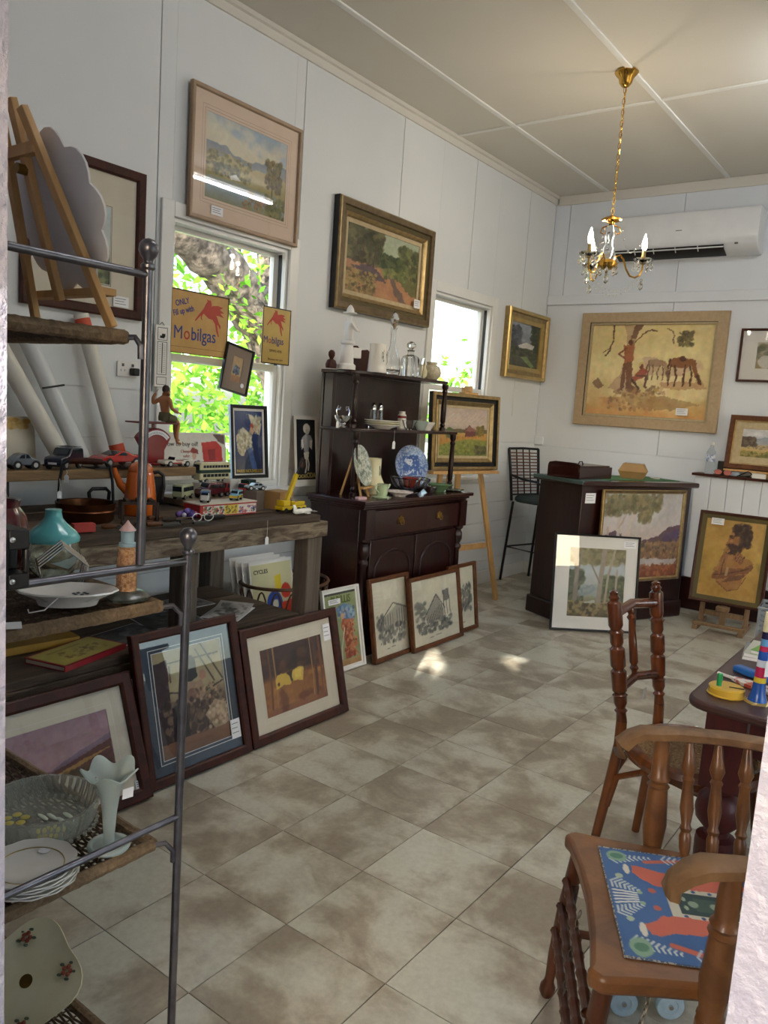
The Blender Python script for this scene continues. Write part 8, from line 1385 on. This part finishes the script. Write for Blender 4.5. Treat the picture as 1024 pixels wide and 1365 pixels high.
lf = thing('leaf_dish', 'green leaf shaped pottery dish near the sideboard corner', 'dish', (-2.87, 4.50, ZK), 0.7); MB().lathe([(0.001, 0), (0.035, 0), (0.04, 0.014), (0.085, 0.05), (0.083, 0.054), (0.04, 0.022), (0.001, 0.02)], 32, (0, 0, 0), 1.1, 0.75, fn=lambda t, i, r, z: (r * (1 + 0.07 * math.cos(7 * t) * (i in (3, 4))), z)).build('dish', mat('leaf_green_glaze', '6c8a64', '4c6a48', rough=0.2, coat=0.5), lf); MB().tube([(-0.07, 0, 0.04), (0, 0.0, 0.026), (0.07, 0, 0.04)], 0.004, 6).build('leaf_rib', M_celadon, lf)
one(MB().lathe([(0.001, 0), (0.05, 0), (0.075, 0.010), (0.074, 0.013), (0.05, 0.005), (0.001, 0.004)], 28, (0, 0, 0), 1.0, 0.7), 'pin_tray', mat('dark_patterned_tray', '6c7064', '3c443c', rough=0.25, scale=60, contrast=0.1), 'flat patterned pin tray at the sideboard end', 'tray', (-2.84, 4.655, ZK), 1.2)
sv = thing('silver_shell', 'shiny silver shell dish beside the green leaf dish', 'dish', (-2.85, 4.36, ZK), 0.3); MB().lathe([(0.001, 0), (0.02, 0), (0.045, 0.02), (0.05, 0.045), (0.047, 0.046), (0.04, 0.022), (0.001, 0.005)], 24, sx=0.9, sy=0.6).build('dish', M_chrome, sv)
one(MB().box(-0.03, 0.03, -0.018, 0.018, 0, 0.014), 'pink_soap_box', mat('pink_card', 'd8b4b8', 'c8a0a6', rough=0.5), 'small pink box at the near end of the sideboard', 'box', (-2.83, 3.60, ZK), 1.3, bevel=0.001)
for o in [o for o in bpy.data.objects if o not in _pre and o.parent is None and o.location.x < -2.945]: o.location.x *= 0.962; o.location.y *= 0.962
# ------------------------------------------------------------------ on the bar
ZR = 1.0855
loc_ = lambda u, v: tuple((BF + bd * u - bnrm * v).to_tuple()[:2])
x, y = loc_(0.20, 0.25)
ty = thing('wooden_tray_box', 'shallow dark wooden cutlery tray with raised curved end on the bar', 'tray', (x, y, ZR), A + 0.25)
mb = MB(); mb.box(-0.22, 0.22, -0.14, 0.14, 0, 0.012); mb.box(-0.22, 0.22, -0.14, -0.128, 0.012, 0.085); mb.box(-0.22, 0.22, 0.128, 0.14, 0.012, 0.085); mb.box(-0.22, -0.208, -0.128, 0.128, 0.012, 0.085); mb.box(0.208, 0.22, -0.128, 0.128, 0.012, 0.085); mb.build('box', M_mahogh, ty, bevel=0.002); MB().prism([(-0.14, 0.0855), (-0.13, 0.105), (-0.08, 0.115), (0.08, 0.115), (0.13, 0.105), (0.14, 0.0855)], -0.218, -0.208, 'x').build('raised_end', M_mahogh, ty); MB().tube([(-0.03, 0, 0.095), (-0.02, 0, 0.115), (0.02, 0, 0.115), (0.03, 0, 0.095)], 0.005, 6).build('handle', M_blackm, ty); MB().box(-0.205, 0.205, -0.125, 0.125, 0.07, 0.0955).build('lid', M_mahogh, ty)
x, y = loc_(0.76, 0.25)
bx_ = thing('burger_box', 'brown kraft takeaway box on the bar', 'takeaway box', (x, y, ZR), 0.25); M_kraft = mat('kraft_board', 'a8875c', '967648', rough=0.7)
def frust(mb, w0, w1, z0, z1): mb.add([(-w0, -w0, z0), (w0, -w0, z0), (w0, w0, z0), (-w0, w0, z0), (-w1, -w1, z1), (w1, -w1, z1), (w1, w1, z1), (-w1, w1, z1)], [(3, 2, 1, 0), (4, 5, 6, 7), (0, 1, 5, 4), (1, 2, 6, 5), (2, 3, 7, 6), (3, 0, 4, 7)]); return mb
frust(MB(), 0.08, 0.105, 0, 0.055).build('base', M_kraft, bx_); frust(MB(), 0.107, 0.075, 0.0555, 0.115).build('lid', M_kraft, bx_)
x, y = loc_(0.98, 0.22); one(MB().lathe([(0.001, 0), (0.035, 0), (0.045, 0.012), (0.001, 0.014)], 16), 'pebble_dish', M_china, 'tiny white saucer beside the takeaway box', 'saucer', (x, y, ZR))
# ------------------------------------------------------------------ on the boarded ledge
ZE = 1.1465
wb_ = thing('water_bottle', 'clear plastic water bottle with printed label on the ledge', 'bottle', (-1.715, 6.80, ZE)); MB().lathe([(0.001, 0), (0.034, 0), (0.036, 0.01), (0.036, 0.14), (0.034, 0.18), (0.016, 0.215), (0.013, 0.235), (0.001, 0.236)], 20).build('bottle', mat('clear_plastic', 'f4f8fa', 'e8eef2', rough=0.08, trans=0.9, ior=1.2), wb_); MB().lathe([(0.0155, 0.2365), (0.0155, 0.258), (0.001, 0.259)], 14).build('cap', M_whitef, wb_); MB().lathe([(0.0366, 0.10), (0.0366, 0.16)], 20).build('label', mat('blue_white_label', 'd8dce4', '7c8cb0', rough=0.4, scale=40, contrast=0.08), wb_)
one(MB().box(-0.03, 0.03, -0.03, 0.03, 0, 0.11), 'black_speaker', M_black, 'small black box behind the water bottle', 'speaker', (-1.635, 6.86, ZE), 0.1, bevel=0.003)
sn = thing('sunglasses', 'coral framed sunglasses folded on the ledge', 'sunglasses', (-1.60, 6.775, ZE), 0.1); M_coral = mat('coral_plastic', 'b86a5c', 'a85c50', rough=0.3)
for s in (-1, 1): MB().at((s * 0.036, -0.02, 0.024), rx=PI/2 - 0.2).lathe([(0.001, -0.002), (0.030, -0.002), (0.030, 0.002), (0.001, 0.002)], 16, sy=0.72).build('lens', M_coral, sn); MB().tube([(s * 0.066, -0.018, 0.03), (s * 0.06, 0.03, 0.02), (-s * 0.03, 0.045, 0.006)], 0.003, 6).build('temple', M_black, sn)
cbl = one(MB().tube([(0, 0, 0.004), (0.04, 0.01, 0.012), (0.06, -0.01, 0.03), (0.03, -0.015, 0.05), (0.0, -0.01, 0.03), (-0.05, 0.0, 0.004), (-0.02, 0.02, 0.004), (0.07, 0.015, 0.004)], 0.004, 6), 'cable', M_black, 'tangled black cable lying on the ledge', 'cable', (-1.44, 6.775, ZE))
one(MB().box(-0.05, 0.05, -0.02, 0.02, 0, 0.038), 'small_box', M_whitef, 'small white box under the misty mountain painting', 'box', (-1.33, 6.79 - 0.005, ZE), 0.05, bevel=0.002)
one(MB().box(-0.035, 0.035, -0.015, 0.015, 0, 0.036), 'glass_case', mat('pale_blue_case', 'b4c0cc', 'a0aebc', rough=0.3), 'pale blue spectacle case on the ledge beside the cable', 'case', (-1.51, 6.795, ZE), -0.1, bevel=0.004)
er = thing('ledge_easel', 'table easel arms holding the misty mountain painting on the ledge', 'easel', (-1.29, 6.83, ZE)); MB().box(-0.31, 0.31, -0.06, 0.0, 0.042, 0.056).build('ledge', M_pine, er); 
for s in (-1, 1): MB().box(s * 0.2 - 0.01, s * 0.2 + 0.01, -0.045, -0.02, 0.0005, 0.0415).build('foot', M_pined, er)
MB().box(-0.03, 0.03, 0.055, 0.07, 0.4, 0.53).build('mast', M_pine, er); MB().box(-0.03, 0.03, 0.07, 0.085, 0.0005, 0.53).build('mast', M_pine, er)
price_card(er, 0.0, 0.052, 0.515, 0.13, 0.035)
# ------------------------------------------------------------------ on the table
ZTb = 0.7505
yt = thing('toy_tambour', 'round yellow tin noisemaker toy with green peg on the table', 'toy', (-0.475, 2.36, ZTb), 0.3)
MB().lathe([(0.001, 0), (0.050, 0), (0.052, 0.003), (0.049, 0.006), (0.049, 0.022), (0.045, 0.026), (0.001, 0.026)], 32, fn=lambda t, i, r, z: (r * (1 + 0.012 * math.cos(14 * t) * (i in (1, 2))), z)).build('drum', mat('yellow_tin', 'd0a83c', 'c09a30', rough=0.3), yt); MB().lathe([(0.007, 0.0265), (0.008, 0.05), (0.007, 0.062), (0.001, 0.064)], 14, (-0.022, -0.01, 0)).build('peg', mat('green_peg', '2c9c5c', '248a4e', rough=0.3), yt); MB().box(0.005, 0.045, -0.012, -0.008, 0.0262, 0.028).build('slot_wire', M_blackm, yt)
hn = thing('party_horn', 'tall clown patterned tin party horn with white mouthpiece and tag', 'toy horn', (-0.392, 2.36, ZTb), 0.4)
cvh = mat('harlequin_print', '2c58b0', 'd8dce0', rough=0.25, scale=35, contrast=0.03); 
MB().lathe([(0.030, 0), (0.026, 0.006), (0.019, 0.03), (0.016, 0.06)], 20).build('bell', mat('royal_blue_tin', '2458a8', '1c4a94', rough=0.25), hn); MB().lathe([(0.034, 0), (0.031, 0.005), (0.029, 0.006)], 12, fn=lambda t, i, r, z: (r * (1 + 0.05 * math.cos(6 * t)), z)).build('brass_rim', M_gilt, hn)
for k, (z0, z1, r0, r1, cl) in enumerate(((0.06, 0.075, 0.0165, 0.0155, 'd8c038'), (0.075, 0.105, 0.0155, 0.0140, 'c02c58'), (0.105, 0.125, 0.0140, 0.0130, 'd8e0ec'), (0.125, 0.15, 0.0130, 0.0118, '2858b0'), (0.15, 0.165, 0.0118, 0.011, 'c8305c'), (0.165, 0.185, 0.011, 0.010, '6ca8d8'), (0.185, 0.205, 0.010, 0.0095, '28244c'))): MB().lathe([(r0, z0 + 0.0002), (r1, z1)], 18).build('printed_band', mat('horn_' + cl, cl, None, rough=0.25), hn)
MB().lathe([(0.010, 0.206), (0.0105, 0.21), (0.008, 0.262), (0.001, 0.263)], 16).build('mouthpiece', M_cream, hn); h_ = hang_tag(hn, 0.016, -0.014, 0.16, 0.03, 1.6, 0.6)
one(MB().box(-0.06, 0.06, -0.018, 0.018, 0, 0.022), 'blue_case', mat('bright_blue_plastic', '2c6cb8', '2460a8', rough=0.35), 'bright blue plastic case lying on the table', 'case', (-0.455, 2.60, ZTb), -0.45, bevel=0.006)
cl_ = thing('tin_clapper', 'red and white printed tin clapper behind the yellow noisemaker', 'toy', (-0.40, 2.485, ZTb), -0.35); MB().prism([(-0.10, -0.008), (-0.06, -0.025), (0.06, -0.028), (0.11, -0.015), (0.11, 0.015), (0.06, 0.028), (-0.06, 0.025), (-0.10, 0.008)], 0.001, 0.010, 'z').build('paddle', mat('spotted_tin', 'dcd4cc', 'b85038', rough=0.3, scale=38, contrast=0.03), cl_); MB().tube([(-0.10, 0, 0.006), (-0.15, 0, 0.006)], 0.005, 8).build('handle', M_china, cl_)
for i, (x, y, z, r, cl, lb) in enumerate(((-0.40, 2.90, 0, 0.15, '8c9094', 'grey covered magazine at the bottom of the table pile'), (-0.385, 2.885, 0.0125, 0.05, 'd0d4c4', 'pale magazine in the middle of the table pile'), (-0.35, 2.87, 0.025, -0.12, '6fae3c', 'bright green booklet on top of the table pile'))):
    t = thing('magazine', lb, 'magazine', (x, y, ZTb + z), r, 0, 'magazines on the table'); MB().box(-0.14, 0.14, -0.10, 0.10, 0.0008, 0.0105).build('pages', M_card, t); mb = MB().box(-0.142, 0.142, -0.102, 0.102, 0, 0.0007); mb.box(-0.142, 0.142, -0.102, 0.102, 0.0106, 0.0118); mb.build('cover', mat('mag_' + cl, cl, None, rough=0.35), t)
hb = thing('laundry_crate', 'grey slotted plastic basket on the floor beside the portrait', 'basket', (-0.84, 5.75, 0), 0.1); M_greypl = mat('grey_plastic', '9aa0a4', '888e92', rough=0.4)
mb = MB(); w, d, h = 0.17, 0.14, 0.36
mb.box(-w, w, -d, d, 0.001, 0.012); mb.box(-w, w, -d, d, h - 0.03, h) if False else None
for k in range(9): z = 0.04 + k * 0.035; mb.box(-w, w, -d, -d + 0.006, z, z + 0.018); mb.box(-w, w, d - 0.006, d, z, z + 0.018); mb.box(-w, -w + 0.006, -d + 0.006, d - 0.006, z, z + 0.018); mb.box(w - 0.006, w, -d + 0.006, d - 0.006, z, z + 0.018)
mb.build('slotted_wall', M_greypl, hb)
mb = MB()
for sx in (-1, 0, 1):
    for sy in (-1, 1): mb.box(sx * (w - 0.008) - 0.008, sx * (w - 0.008) + 0.008, sy * (d - 0.002) - 0.005, sy * (d - 0.002) + 0.005, 0.001, h)
mb.build('upright_rib', M_greypl, hb); MB().tube([(-w, -d, h), (w, -d, h), (w, d, h), (-w, d, h)], 0.010, 8, closed=True).build('rim', M_greypl, hb)
# ------------------------------------------------------------------ toy trolley under the armchair, with its chain
tt = thing('toy_trolley', 'worn green wooden pull along trolley with pale blue wheels under the armchair', 'toy', (-0.517, 1.975, 0), 0.64)
M_tgreen = mat('worn_green_paint', '6a9a78', 'a8b8a0', rough=0.6, scale=18, contrast=0.12); M_tblue = mat('worn_pale_blue_paint', 'b4cad4', '9ab4c0', rough=0.55, scale=30)
MB().box(-0.11, 0.11, -0.05, 0.05, 0.045, 0.058).build('deck', M_tgreen, tt, bevel=0.002); MB().box(-0.09, 0.09, -0.04, 0.04, 0.0585, 0.085).build('block', M_tgreen, tt, bevel=0.003)
for x in (-0.06, 0.06):
    MB().tube([(x, -0.052, 0.036), (x, 0.052, 0.036)], 0.005, 8).build('axle', M_blackm, tt)
    for s in (-1, 1):
        wv = MB().at((x, s * 0.062, 0.037), rx=PI/2).lathe([(0.004, -0.009), (0.034, -0.009), (0.036, -0.006), (0.036, 0.006), (0.034, 0.009), (0.02, 0.009), (0.018, 0.006), (0.004, 0.006)], 24).build('wheel', M_tblue, tt); MB().at((x, s * 0.070, 0.037), rx=PI/2).lathe([(0.006, -0.004), (0.006, 0.004)], 10).build('hub', M_chrome, wv)
M_chain = mat('old_chain_steel', '8a8070', '605848', rough=0.45, metal=0.8)
cn = thing('steel_chain', 'loose steel chain drooping beneath the armchair seat', 'chain', (-0.45, 1.70, 0.0))
P = [Vector((0.04, -0.02, 0.405)), Vector((0.045, -0.03, 0.30)), Vector((0.03, -0.05, 0.18)), Vector((-0.01, -0.09, 0.09)), Vector((-0.06, -0.12, 0.05)), Vector((-0.11, -0.13, 0.10)), Vector((-0.13, -0.10, 0.2)), Vector((-0.135, -0.06, 0.33)), Vector((-0.13, -0.04, 0.405))]
path = []
for i in range(len(P) - 1):
    for k in range(8): path.append(P[i].lerp(P[i+1], k / 8))
acc = 0.0; last = path[0]; kk = 0; lnks = [path[0]]
for p in path[1:]:
    if (p - lnks[-1]).length >= 0.013: lnks.append(p)
for i in range(len(lnks) - 1):
    a, b = lnks[i], lnks[i+1]; d = (b - a).normalized(); s = d.cross(Vector((0, 0, 1))); s = s.normalized() if s.length > 0.05 else Vector((1, 0, 0)); u = s.cross(d); n_ = s if i % 2 else u; c0 = (a + b) / 2
    MB().tube([tuple(c0 + d * 0.010 * math.cos(t) + n_ * 0.0055 * math.sin(t)) for t in [2 * PI * j / 8 for j in range(8)]], 0.0016, 4, closed=True).build('link', M_chain, cn)
